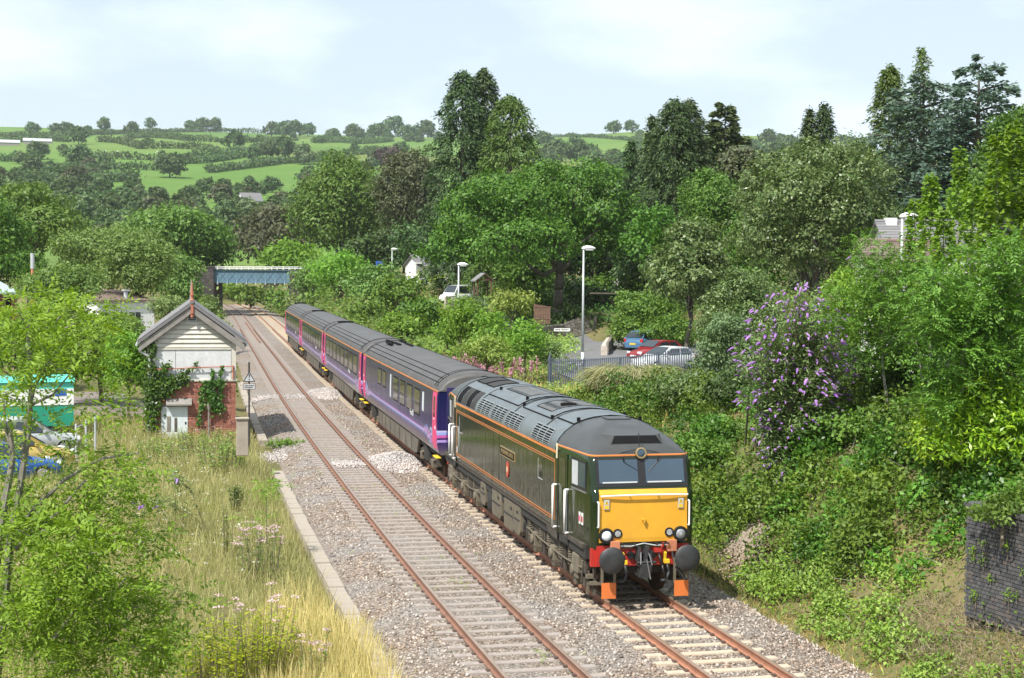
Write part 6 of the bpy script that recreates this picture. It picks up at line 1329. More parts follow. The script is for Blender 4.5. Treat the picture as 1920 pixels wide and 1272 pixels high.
def conifer(name, label, px, py_top, hw, d, mat, seed, py_low=None, style='cypress', power=.75, group=None, dens=1.0, lean=0):
    g = np.random.default_rng(seed); x, y = XYat(px, d); zb = H(x, y); h = ZofY(py_top, d, px) - zb; R0 = hw * d / F_PX; t = thing(name, label, 'tree', (x, y, zb), 0, group)
    L = max(.20, .0025 * d) * (1.0 if style == 'cypress' else 1.3); R0 *= 1.14 if style == 'cypress' else 1.0; z0 = .03 * h if py_low is None else max(.3, ZofY(py_low, d, px) - zb)
    mb = MB(); mb.tube([(0, 0, -.3), (0, 0, h * .5), (lean, 0, h * .97)], max(.12, R0 * .11), 8, 0, .03)
    if style == 'cypress':
        n = int(math.pi * R0 * h / (L * L * .18) * 2.15 * dens); nb = n // 16
        f = g.random(nb) ** 1.05; z = z0 + (h - z0) * f; prof = (1 - f) ** power * (1 + .12 * np.sin(f * 40 + g.uniform(0, 6))); th = g.uniform(0, 2 * math.pi, nb)
        rr = R0 * prof * g.uniform(.40, 1.05, nb) ** .7 * (1 + .13 * np.sin(th * 5 + f * 17)); c = np.stack([rr * np.cos(th) + lean * f, rr * np.sin(th), z], 1); dirs = np.stack([np.cos(th), np.sin(th), np.zeros(nb)], 1)
        per = 16; cc = np.repeat(c, per, 0); dd = np.repeat(dirs, per, 0); N = len(cc); tt = g.random(N)[:, None]
        p = cc + dd * (tt - .6) * L * 1.8 + np.array([0, 0, -1]) * tt ** 1.5 * L * 1.5 + g.normal(0, L * .40, (N, 3)); a = dd * .7 + np.array([0, 0, -.5]) + g.normal(0, .35, (N, 3)); nr = dd + np.array([0, 0, .5]) + g.normal(0, .45, (N, 3)); s = g.uniform(.6, 1.3, N)
        v = leaves(p, a, nr, L * s, L * .36 * s)
    else:      # layered branches (cedar, pine)
        nb = int((34 if style == 'cedar' else 60) * dens); V = []
        for k in range(nb):
            f = (k + g.random()) / nb; z = z0 + (h - z0) * f; R = R0 * ((1 - f) ** power * .95 + .05) * g.uniform(.65, 1.12); th = k * 2.4 + g.uniform(-.4, .4); rise = (.10 if style == 'cedar' else .35) * R; m = int(max(110, 540 * (R / R0)))
            tt = np.sqrt(g.random(m)); side = g.normal(0, .20, m) * R * (.35 + .65 * np.sin(np.clip(tt, 0, 1) * 2.6)); dx, dy = math.cos(th), math.sin(th)
            zz = z + rise * tt - .22 * R * tt ** 3 + g.normal(0, .05 * R + .07, m) - np.abs(side) * .12
            p = np.stack([dx * tt * R - dy * side, dy * tt * R + dx * side, zz], 1); a = np.stack([np.full(m, dx), np.full(m, dy), np.full(m, -.1)], 1) + g.normal(0, .55, (m, 3)) * np.array([1, 1, .35]); nr = np.array([0, -.2, .8]) + g.normal(0, .7, (m, 3)); s = g.uniform(.6, 1.3, m); V.append(leaves(p, a, nr, L * 1.1 * s, L * .5 * s))
            mb.tube([(0, 0, z - .1 * R), (dx * R * .5, dy * R * .5, z + rise * .45), (dx * R * .9, dy * R * .9, z + rise * .75)], .05 + .02 * R, 5, 0, .015)
        v = np.concatenate(V)
    add_crown('crown', v, mat, t); part('trunk', mb, M['bark'], t); return t
def compound(g, p, a, nl=9, RL=.26, L=.075, W=.028, droop=.35):     # pinnate (ash) leaves
    n = len(p); a = unit(a); nr = unit(np.array([0, 0, 1.0]) + g.normal(0, .35, (n, 3))); b = unit(np.cross(nr, a)); V = []; sc = g.uniform(.7, 1.25, n)[:, None]
    for k in range(nl):
        pr = (k // 2 + 1) / ((nl - 1) / 2 + 1) if k < nl - 1 else 1.0; s = (1 if k % 2 else -1) if k < nl - 1 else 0
        q = p + a * RL * sc * pr - np.array([0, 0, 1]) * droop * RL * sc * pr ** 2; da = a * (.45 if s else 1) + b * s * .9 - np.array([0, 0, .25]) + g.normal(0, .12, (n, 3))
        V.append(leaves(q, da, nr + g.normal(0, .25, (n, 3)), L * sc[:, 0], W * sc[:, 0]))
    return np.concatenate(V)

# ------------------------------------------------------------------ far hill: trees, woods, hedges, farm, sheep
def hit(px, py, lo=300, hi=2300):                   # where the line of sight through a pixel meets the far ground
    ds = np.concatenate([np.arange(lo, 700, 8.0), np.arange(700, hi, 16.0)]); pts = np.stack([P(px, py, d) for d in ds]); hh = height(pts[:, 0], pts[:, 1]); k = np.argmax(pts[:, 2] < hh)
    return pts[k], ds[k]
def Z8(x, y): return x / 2.3415, y / 2.3415 + 180
FT = []
for i, (mat, wd, asp) in enumerate((('farwood', 1.0, .9), ('farwood', 1.15, .8), ('hedge', 1.0, 1.0), ('farwood', .85, 1.1), ('silver', .95, 1.0), ('bronze', 1.05, .9), ('purple', 1.2, .7), ('farwood', 1.3, .75))):
    g = np.random.default_rng(300 + i); lob = auto_lobes(g, wd, .02, 1.0 * asp, 9); FT.append((quads_mesh('crown', crown_leaves(g, lob, 100, 13, .085, .095, .075), M['L_' + mat]), asp))
tm = MB(); tm.tube([(0, 0, -.15), (0, 0, .55)], .035, 5, 0, .012); TRUNK = tm.mesh('trunk', M['bark'])
def far_tree(name, label, x, y, size, kind, group, z=None, rz=0):
    t = thing(name, label, 'tree', (x, y, (H(x, y) if z is None else z) - .10 * size), rz, group); t.scale = (size,) * 3
    link('crown', FT[kind][0], t); link('trunk', TRUNK, t); return t
rt = random.Random(5)
SKY = 'trees along the skyline of the far hill'; FLD = 'trees among the far fields'; WOOD = 'wooded foot of the far hill'
for (zx, zy, zr, kind, lb, grp) in [
 (145, 172, 32, 0, 'round skyline tree above the leftmost pasture', SKY), (240, 168, 24, 2, 'left of two joined dark trees on the skyline', SKY), (290, 168, 30, 0, 'right of two joined dark trees on the skyline', SKY), (385, 164, 18, 0, 'small skyline tree left of the tall round one', SKY), (455, 163, 32, 3, 'tall round skyline tree left of centre field', SKY), (575, 172, 30, 2, 'low dark bush-like tree on the skyline', SKY), (660, 150, 25, 3, 'lone egg-shaped skyline tree', SKY), (840, 158, 28, 0, 'left tree of the broad skyline clump', SKY), (890, 158, 34, 0, 'middle tree of the broad skyline clump', SKY), (945, 160, 30, 3, 'right tree of the broad skyline clump', SKY),
 (1190, 180, 34, 2, 'left edge tree of the large dark skyline copse', SKY), (1240, 186, 42, 0, 'tallest tree of the large dark skyline copse', SKY), (1300, 186, 40, 2, 'dark tree in the middle of the skyline copse', SKY), (1350, 180, 34, 0, 'right edge tree of the large dark skyline copse', SKY), (1600, 165, 32, 0, 'skyline tree beside the wooded band above the upper right field', SKY), (1735, 180, 46, 2, 'big dark skyline tree above the upper right field', SKY), (1825, 165, 28, 0, 'skyline tree just left of the tall cypresses', SKY), (1660, 190, 40, 0, 'tree in the dark wooded band of the ridge', SKY), (1560, 195, 36, 2, 'dark tree at the left end of the ridge band', SKY), (1790, 200, 40, 0, 'tree below the skyline left of the cypresses', SKY), (1860, 195, 44, 2, 'tree touching the tall cypress silhouette on the hill', SKY),
 (345, 215, 42, 2, 'dark tree at the left end of the second pasture', FLD), (165, 282, 44, 0, 'tree beside the left hedge corner', FLD), (85, 305, 28, 4, 'greyish tree at the left field edge', FLD), (145, 340, 42, 0, 'tree below the grey one at left', FLD), (225, 330, 20, 3, 'slim small tree in the left field', FLD), (345, 325, 58, 0, 'broad tree in the middle of the lower left field', FLD), (455, 320, 30, 0, 'tree right of the broad field tree', FLD), (715, 295, 24, 3, 'slim tree in the central hedge', FLD), (815, 300, 26, 0, 'tree right of the slim one in the central hedge', FLD), (1025, 240, 44, 2, 'large dark tree below the skyline copse', FLD), (1110, 290, 36, 0, 'tree in the hedge below the large dark one', FLD), (1170, 275, 40, 0, 'tree beside the grey bare-topped tree', FLD), (1240, 280, 50, 2, 'dark tree left of the grey one', FLD), (1335, 305, 46, 4, 'pale grey thin-crowned tree above the lower hedges', FLD), (1460, 275, 22, 0, 'lone small tree in the upper right field', FLD), (1760, 262, 34, 0, 'tree at the right end of the upper right field', FLD), (1690, 305, 58, 6, 'dark purple-leaved tree below the upper right field', FLD), (1760, 310, 40, 6, 'second purple tree next to the tall bronze tree', FLD), (335, 415, 56, 5, 'brownish tree below the lowest left field', FLD), (985, 430, 34, 5, 'reddish brown tree in the wood', FLD), (745, 360, 62, 0, 'broad dark tree where the lower hedges meet', FLD)]:
    p, d = hit(*Z8(zx, zy)); far_tree('hill_tree', lb, p[0], p[1], zr * 2.25 / 2.3415 * d / F_PX, kind, grp, rz=rt.uniform(0, 6))
# right-hand part of the hill, seen between the near conifers
for (px, py, r, kind, lb) in [(1040, 252, 14, 0, 'skyline tree right of the tall cypress pair'), (1085, 250, 18, 2, 'large skyline tree above the right-hand field'), (1115, 250, 14, 0, 'skyline tree next to the large one above the right-hand field'), (1150, 252, 16, 0, 'spreading skyline tree above the right end of the field'), (1185, 250, 14, 2, 'skyline tree close to the narrow conifer'), (1020, 275, 18, 0, 'tree at the left end of the right-hand field'), (1040, 300, 24, 0, 'wood edge tree below the right-hand field'), (1075, 305, 26, 2, 'wood tree in the middle below the right-hand field'), (1105, 302, 20, 0, 'right end tree of the wood below the field'), (1150, 305, 16, 0, 'lone round tree low in the right-hand field'), (1437, 275, 18, 2, 'dark round skyline tree left of the twin conifer'), (1465, 270, 12, 0, 'smaller skyline tree beside the dark round one'), (1480, 285, 20, 0, 'tree below the skyline beside the twin conifer'), (1410, 288, 18, 0, 'tree on the skyline right of the pine'), (1580, 278, 16, 0, 'skyline tree right of the twin conifer'), (1600, 282, 14, 2, 'last skyline tree before the tall right-hand conifers'), (1450, 300, 22, 0, 'tree under the skyline above the whitebeam')]:
    p, d = hit(px, py); far_tree('hill_tree', lb, p[0], p[1], r * 2.0 * d / F_PX, kind, SKY, rz=rt.uniform(0, 6))
HED = [('hedge along the skyline left', [(0, 183), (150, 180), (300, 178), (430, 172), (560, 168)]), ('hedge along the skyline centre', [(600, 166), (800, 160), (1000, 158), (1160, 166)]), ('hedge under the top strip of pasture', [(560, 192), (640, 184), (820, 198), (1000, 208), (1240, 206)]), ('hedge above the sheep pasture', [(430, 205), (520, 208), (620, 238), (780, 236), (960, 242)]), ('long hedge below the sheep pasture', [(270, 266), (400, 276), (500, 280), (690, 288), (840, 296)]),
 ('hedge right of the sheep pasture', [(690, 300), (860, 298), (960, 290), (1100, 268)]), ('hedge across the lower left fields', [(180, 330), (300, 330), (400, 330), (490, 326)]), ('hedge right of the broad field tree', [(500, 330), (600, 330), (690, 334)]), ('hedge above the lowest left field', [(200, 350), (280, 350), (340, 346)]), ('hedge below the lowest left field', [(250, 392), (360, 388), (510, 382), (600, 372)]), ('hedge under the upper right field', [(1380, 275), (1500, 268), (1640, 256), (1700, 250)]), ('hedge over the upper right field', [(1380, 208), (1480, 205), (1560, 212), (1650, 208), (1720, 200)]), ('hedge along the curved lower right field', [(910, 342), (1000, 330), (1240, 305), (1500, 292)]), ('hedge beside the leftmost buildings', [(0, 205), (60, 208), (200, 200), (300, 205)]), ('hedge at the left field edge', [(0, 292), (80, 290), (180, 282)]), ('hedge crossing the centre fields', [(840, 275), (1000, 262), (1150, 240)]), ('hedge dropping from the copse', [(1150, 200), (1170, 240), (1240, 262)]), ('hedge above the tan stubble field', [(300, 432), (400, 430), (460, 428)])]
def hedge_at(label, pts, hgt, seed, mat='hedge', group='hedges between the far fields'):
    g = np.random.default_rng(seed); W = [hit(*q)[0] for q in pts]; V = []; c0 = W[0]
    for a, b in zip(W[:-1], W[1:]):
        L = np.linalg.norm(b[:2] - a[:2]); n = int(L * 8 * hgt / 3.0); f = g.random(n); x = a[0] + (b[0] - a[0]) * f + g.normal(0, 1.6, n); y = a[1] + (b[1] - a[1]) * f + g.normal(0, 1.6, n); z = height(x, y)
        hh = hgt * (.85 + .3 * np.sin(f * L * .11 + seed) * np.sin(f * L * .037)); p = np.stack([x, y, z + g.random(n) * hh], 1); V.append(leaves(p - c0, g.normal(0, 1, (n, 3)) + np.array([0, 0, .3]), g.normal(0, .6, (n, 3)) + np.array([-.3, -.5, .6]), g.uniform(1.2, 2.3, n), g.uniform(.9, 1.6, n)))
    t = thing('hedge', label, 'hedge', tuple(c0), 0, group); add_crown('foliage', np.concatenate(V), 'L_' + mat, t)
for k, (lb, pts) in enumerate(HED): hedge_at(lb + ' of the far hill', [Z8(*q) for q in pts], 5.2, 500 + k)
hedge_at('dark double hedge above the right-hand field of the far hill', [(1005, 262), (1060, 258), (1120, 260), (1200, 266)], 4.0, 540)
hedge_at('hedge over the right-hand skyline of the far hill', [(1010, 248), (1100, 244), (1200, 250)], 3.5, 541)
hedge_at('hedge along the right skyline beyond the pine', [(1390, 282), (1480, 280), (1600, 285)], 4.0, 542)
# woods at the foot of the hill: many trees, one can tell their crowns apart
gw = np.random.default_rng(77); k = 0
ADJ = ['mid green', 'green spreading', 'very dark', 'tall narrow green', 'greyish', 'brownish', 'purple', 'broad flat-topped']
def wood(n, fx, fy, size, labels, grp=WOOD):
    L = []
    for _ in range(n): px, py = fx(), fy(); p, d = hit(px, py, 290); L.append((px, py, p, int(gw.choice([0, 1, 2, 3, 4, 5, 7], p=[.28, .22, .14, .12, .07, .07, .10])), gw.uniform(*size), gw.uniform(0, 6)))
    xs = sorted(q[0] for q in L); ys = sorted(q[1] for q in L)
    for px, py, p, kd, sz, rz in L:
        ix = ['leftmost', 'left', 'middle', 'right', 'rightmost'][min(4, 5 * xs.index(px) // n)]; iy = ['upper', 'lower'][min(1, 2 * ys.index(py) // n)]
        far_tree('wood_tree', ADJ[kd] + ' ' + labels[0] + ', ' + iy + ' ' + ix + ' part', p[0], p[1], sz, kd, grp, rz=rz)
wood(120, lambda: gw.uniform(150, 590), lambda: 350 + 110 * gw.random() ** .8, (6, 11), ['tree in the hill-foot wood'])
wood(40, lambda: gw.uniform(-20, 190), lambda: gw.uniform(322, 395), (6, 11.5), ['tree below the leftmost far fields'])
wood(30, lambda: gw.uniform(560, 830), lambda: gw.uniform(308, 380), (6, 11), ['tree behind the tall ash tree'])
wood(22, lambda: gw.uniform(470, 830), lambda: gw.uniform(258, 285) if gw.random() < .0 else gw.uniform(262, 275), (7, 12), ['tree in the ridge wood above the upper right field']) if False else None
wood(26, lambda: gw.uniform(590, 830), lambda: gw.uniform(252, 268), (8, 13), ['tree in the ridge-top wood'])
wood(20, lambda: gw.uniform(1000, 1210), lambda: gw.uniform(300, 345), (9, 14), ['tree below the right-hand far field'])
wood(18, lambda: gw.uniform(1390, 1640), lambda: gw.uniform(292, 330), (9, 14), ['tree under the right-hand skyline'])
wood(24, lambda: gw.uniform(-20, 830), lambda: gw.uniform(256, 330), (5, 9), ['tree scattered among the far fields'], FLD)
wood(14, lambda: gw.uniform(380, 560), lambda: gw.uniform(445, 480), (8, 12), ['tree beyond the girder bridge'])
# farm and sheep
for lb, zx, zy, w in (('long white-roofed barn at the left edge of the far hill', 40, 222, 16), ('smaller grey barn right of the white-roofed one', 165, 215, 22)):
    p, d = hit(*Z8(zx, zy)); t = thing('barn', lb, 'barn', tuple(p), .1); mb = MB(); mb.bbox((-w / 2, 0, -1), (w / 2, 10, 3)); part('wall', mb, M['barge'], t); mb = MB(); mb.prism([(-.4, 3), (10.4, 3), (5, 5.6)], 0, -w / 2 - .4, w / 2 + .4); part('roof', mb, M['galv'], t)
p, d = hit(*Z8(1110, 522)); t = thing('wood_cottage', 'slate-roofed cottage glimpsed in the wood beyond the bridge', 'house', tuple(p), .3); gable_house(t, 8, 6, 5.5, 8.5, 'render_white', 'slate')
sm_ = MB(); sm_.loft([[(math.cos(a) * r * .32, yy, .62 + math.sin(a) * r * .30) for a in np.linspace(0, 2 * math.pi, 8, endpoint=False)] for yy, r in ((-.52, .5), (-.35, 1), (.3, 1), (.5, .6))]); sm_.box((0, -.68, .78), (.2, .32, .22)); 
for sx in (-.18, .18):
    for sy in (-.3, .32): sm_.cyl((sx, sy, 0), (sx, sy, .45), .05, .06, 5)
sheep = sm_.mesh('sheep', M['white_flower'])
for k in range(16):
    p, d = hit(*Z8(gw.uniform(330, 560) if k < 11 else gw.uniform(640, 700), gw.uniform(246, 256) if k < 11 else gw.uniform(246, 262))); o = link('sheep', sheep, None, tuple(p + np.array([0, 0, .0])), gw.uniform(0, 6)); o.scale = (1.25,) * 3; tag(o, 'white sheep grazing in the second pasture of the far hill', 'sheep', 'sheep on the far hill')

# ------------------------------------------------------------------ middle distance trees
S_ = 1000
tree_px('sycamore_tree', 'dark leafy tree at the far left behind the willows', 60, 345, 500, 125, 165, 'L_sycamore', S_ + 1)
tree_px('sycamore_tree', 'dark rounded tree at the left frame edge', -45, 365, 520, 100, 140, 'L_oak', S_ + 2)
tree_px('sycamore_tree', 'bright green rounded tree left of the girder bridge', 320, 383, 560, 118, 236, 'L_sycamore', S_ + 3, dens=1.1)
tree_px('roadside_tree', 'dark tree overhanging the left bridge abutment', 392, 430, 520, 48, 240, 'L_oak', S_ + 4)
tree_px('willow_tree', 'grey-green willow with a broad crown left of centre', 210, 425, 560, 125, 135, 'L_willow', S_ + 5, asp=.4)
tree_px('willow_tree', 'rounded willow in front of the broad one', 255, 448, 575, 82, 116, 'L_willow', S_ + 6, asp=.4)
tree_px('willow_tree', 'yellowish willow bush beside the flue pipe', 115, 497, 590, 85, 104, 'L_willow', S_ + 7, asp=.4)
tree_px('willow_tree', 'willow beside the bridge abutment behind the signal box', 335, 480, 590, 46, 130, 'L_willow', S_ + 8, asp=.42)
tree_px('lineside_tree', 'dark bush at the left edge behind the brick building', 15, 460, 560, 80, 158, 'L_oak', S_ + 9)
tree_px('brown_tree', 'olive brown rounded tree behind the right end of the bridge', 515, 383, 520, 78, 300, 'L_bronze', S_ + 10)
tree_px('ash_tree', 'tall bright green tree behind the lineside bushes right of the bridge', 640, 292, 510, 103, 262, 'L_sycamore', S_ + 11, dens=1.15, asp=.45)
tree_px('roadside_tree', 'light green tree right behind the bridge handrail', 545, 455, 530, 60, 250, 'L_bright', S_ + 12)
tree_px('copper_tree', 'tall bronze-grey drooping tree left of the cypresses', 772, 275, 530, 66, 232, 'L_bronze', S_ + 13, asp=.4, droop=.8)
tree_px('roadside_tree', 'dark tree behind the street lamps', 705, 430, 540, 60, 240, 'L_dark', S_ + 14)
conifer('cypress_tree', 'tallest dark cypress with a double top', 866, 135, 74, 178, 'L_cypress', S_ + 15, power=.44)
conifer('cypress_tree', 'dark cypress stem joined to the tallest one on its right', 905, 132, 56, 180, 'L_cypress', S_ + 16, power=.42)
conifer('cypress_tree', 'bright green drooping cypress in front of the tallest pair', 955, 182, 78, 168, 'L_cypress_light', S_ + 17, power=.38)
# the oak, with its own lobes and leaning trunk
x, y = XYat(1048, 136); zb = H(x, y); k = 136 / F_PX
def lob_px(px, py, r, dy=0): q = P(px, py, 136 + dy); return (q[0] - x, q[1] - y, q[2] - zb, r * k, r * k * .95, r * k * .72)
oak = [lob_px(1000, 400, 95), lob_px(885, 430, 70), lob_px(840, 470, 48), lob_px(930, 365, 62), lob_px(1010, 345, 60, 2), lob_px(1085, 350, 62), lob_px(1130, 400, 62), lob_px(1100, 450, 70, 3), lob_px(960, 460, 70, -4), lob_px(905, 470, 50, -3), lob_px(1020, 455, 70, -5), lob_px(1135, 460, 48, 2), lob_px(1050, 400, 70, 5), lob_px(970, 420, 80, 6), lob_px(1125, 335, 42, -1), lob_px(870, 385, 42, 1)]
broadleaf('oak_tree', 'large spreading green oak with a leaning trunk above the car park road', 'tree', x, y, 15, ZofY(310, 136, 1000), ZofY(530, 136, 1000), 'L_oak', 136, S_ + 18, dens=1.25, lobes=oak, trunk=.40, leaf=.28)
tree_px('understorey_tree', 'shaded tree under the oak behind the lychgate', 985, 470, 560, 60, 160, 'L_oak', S_ + 19)
tree_px('laurel_hedge', 'dark shaded hedge below the oak by the stone wall', 1075, 580, 615, 42, 133, 'L_dark', S_ + 20, cat='hedge', partname='foliage')
tree_px('yew_tree', 'dark upright yew behind the churchyard crosses', 1195, 430, 545, 38, 162, 'L_dark', S_ + 21, asp=.3)
tree_px('churchyard_tree', 'dark green tree behind the lamp and crosses', 1150, 420, 540, 55, 170, 'L_dark', S_ + 22)
conifer('spruce_tree', 'narrow conifer spire left of the large dark conifer', 1220, 218, 36, 150, 'L_cypress', S_ + 23, power=.6)
conifer('spruce_tree', 'small conifer spire above the oak', 1182, 264, 30, 152, 'L_cypress', S_ + 24, power=.6)
conifer('cypress_tree', 'large dark conifer with a double-pointed top', 1262, 188, 76, 140, 'L_cypress', S_ + 25, power=.42)
conifer('cypress_tree', 'dark conifer stem right of the double-pointed one', 1290, 188, 62, 142, 'L_cypress', S_ + 26, power=.45)
conifer('pine_tree', 'ragged dark pine right of the large conifer', 1356, 198, 74, 165, 'L_pine', S_ + 27, style='pine', power=.5, dens=1.3)
tree_px('brown_tree', 'olive brown low tree below the ragged pine', 1385, 278, 400, 50, 150, 'L_bronze', S_ + 28)
tree_px('feathery_tree', 'light green feathery tree left of the whitebeam', 1335, 318, 520, 62, 112, 'L_sycamore', S_ + 29, asp=.4)
tree_px('round_tree', 'yellowish green rounded tree beside the car park bank', 1295, 405, 610, 84, 100, 'L_whitebeam', S_ + 30)
tree_px('whitebeam_tree', 'big pale-leaved whitebeam with a broad dense crown', 1530, 262, 590, 165, 90, 'L_whitebeam', S_ + 31, dens=1.2, leaf=.19, ncomp=18)
conifer('twin_conifer', 'thin conifer with twin spires behind the whitebeam, left spire', 1513, 205, 30, 135, 'L_cypress', S_ + 32, power=.55)
conifer('twin_conifer', 'thin conifer with twin spires behind the whitebeam, right spire', 1540, 195, 44, 136, 'L_cypress', S_ + 33, power=.55)
conifer('cypress_tree', 'dark pointed conifer left of the blue cedar', 1662, 126, 66, 118, 'L_cypress_light', S_ + 34, power=.5)
conifer('feathery_conifer', 'thin feathery conifer top between the cedar and the pointed conifer', 1720, 92, 44, 122, 'L_cypress_light', S_ + 35, style='cypress', power=.55, dens=.35)
conifer('cedar_tree', 'blue-green cedar with layered branches', 1725, 148, 175, 108, 'L_cedar', S_ + 36, style='cedar', power=.36, dens=2.0)
conifer('cedar_tree', 'taller blue-green cedar with tiered top at right', 1828, 112, 150, 104, 'L_cedar', S_ + 37, style='cedar', power=.42, dens=2.0)
tree_px('roadside_tree', 'dark broadleaf tree at the right frame edge behind the sycamore', 1915, 200, 470, 92, 78, 'L_oak', S_ + 38)
tree_px('roadside_tree', 'green tree below the cedars behind the slate roof', 1845, 330, 470, 70, 96, 'L_oak', S_ + 39)

for k, (px, top, low, hw, d, mat, lb) in enumerate([(1110, 440, 560, 60, 175, 'dark', 'shaded tree behind the oak trunk'), (1175, 380, 540, 60, 178, 'dark', 'dark tree below the narrow conifer spires'), (1010, 430, 560, 60, 180, 'dark', 'dark tree between the oak trunk and the lychgate'), (880, 440, 540, 50, 185, 'dark', 'dark tree behind the left side of the oak'), (1230, 380, 560, 60, 128, 'oak', 'tree filling the gap right of the oak'), (1420, 380, 600, 60, 105, 'oak', 'green tree behind the left of the whitebeam'), (1640, 380, 560, 70, 98, 'oak', 'tree behind the right side of the whitebeam'), (1740, 430, 560, 60, 90, 'oak', 'tree between the whitebeam and the slate roof'), (780, 420, 530, 60, 215, 'dark', 'dark tree behind the white lodge')]):
    tree_px('understorey_tree', lb, px, top, low, hw, d, 'L_' + mat, S_ + 60 + k, dens=.75)

for k, (px, top, low, hw, d, mat, lb) in enumerate([(1105, 545, 600, 50, 142, 'dark', 'dark laurel clump below the pergola'), (1140, 520, 560, 50, 158, 'oak', 'dark shrub behind the churchyard crosses'), (1075, 525, 580, 46, 150, 'dark', 'dark shrub behind the oak trunk'), (1210, 505, 570, 50, 140, 'oak', 'shrub right of the gravestones'), (1000, 545, 600, 44, 140, 'oak', 'shrub behind the brown fence panel')]):
    tree_px('churchyard_shrub', lb, px, top, low, hw, d, 'L_' + mat, S_ + 80 + k, cat='shrub', partname='foliage', bark='twig')  # shrubs added over bare ground to give dark shading around the oak
# ------------------------------------------------------------------ lineside bushes behind the train
for k, (px, top, low, hw, d, mat, lb, a) in enumerate([
 (585, 495, 585, 40, 215, 'willow', 'greyish flowering bush right of the bridge', .4), (640, 472, 590, 62, 190, 'bright', 'tall light green bush below the slim pole', .5), (700, 498, 600, 58, 172, 'willow', 'light green bush below the farthest street lamp', .5), (745, 520, 620, 56, 155, 'bramble', 'green bush below the lamp left of the lodge', .6), (600, 545, 600, 36, 205, 'bramble', 'low bush beside the track past the last coach', .6), (560, 555, 590, 22, 210, 'buddleia', 'small pale bush by the track near the bridge', .5),
 (690, 570, 640, 44, 150, 'bramble', 'dense bush behind the third coach', .6), (790, 560, 645, 52, 128, 'oak', 'dark green bush left of the bright one', .6), (755, 590, 650, 40, 125, 'bright', 'yellow-green low bush behind the second coach', .55), (868, 556, 655, 42, 104, 'bright', 'bright yellow-green bush beside the road', .5), (840, 598, 655, 30, 106, 'bright', 'smaller bright bush at the foot of the yellow-green one', .55), (925, 585, 680, 34, 96, 'bright', 'light green bush right of the yellow-green one', .5), (985, 600, 690, 46, 90, 'bright', 'light green bush left of the palisade fence', .42), (915, 630, 700, 48, 84, 'weed', 'pale weedy bush behind the front coach', .4), (1035, 640, 690, 20, 90, 'buddleia', 'buddleia bush with pale purple flowers at the fence end', .3),
 (810, 505, 545, 30, 190, 'yellowgreen', 'clipped yellow shrub below the white lodge', .6), (880, 560, 600, 40, 130, 'silver', 'greyish scrub right of the white van', .4), (960, 545, 600, 44, 128, 'weed', 'pale scrub under the oak', .4),
 (470, 535, 575, 40, 262, 'bramble', 'green bush under the bridge beyond the tracks', .6), (530, 545, 590, 30, 245, 'bramble', 'bush at the foot of the right bridge abutment', .6), (425, 530, 560, 30, 300, 'bright', 'light bush seen under the left end of the bridge', .6)]):
    tree_px('lineside_bush', lb, px, top, low, hw, d, 'L_' + mat, 2000 + k, cat='bush', asp=a, partname='foliage', bark='twig', ncomp=9, dens=.82)
# left side behind the signal box
for k, (px, top, low, hw, d, mat, lb, a) in enumerate([(190, 590, 735, 92, 82, 'bramble', 'large hazel bush left of the signal box', .6), (120, 590, 760, 80, 78, 'bramble', 'hazel bush farther left of the signal box', .6), (240, 620, 755, 50, 72, 'bright', 'light green sapling thicket beside the signal box', .4), (30, 600, 720, 90, 90, 'sycamore', 'green bush behind the ash tree at left', .6), (318, 555, 600, 40, 98, 'buddleia', 'pale scrub just behind the signal box roof', .4), (225, 588, 660, 60, 95, 'bramble', 'green bush below the brown flat roof', .6), (395, 555, 600, 16, 170, 'buddleia', 'pale bush at the foot of the left abutment', .4), (115, 560, 650, 60, 102, 'bramble', 'bush right of the brick building', .6), (415, 690, 770, 20, 82, 'bramble', 'low green growth behind the signal box corner', .5)]):
    tree_px('lineside_bush', lb, px, top, low, hw, d, 'L_' + mat, 2100 + k, cat='bush', asp=a, partname='foliage', bark='twig', ncomp=10)

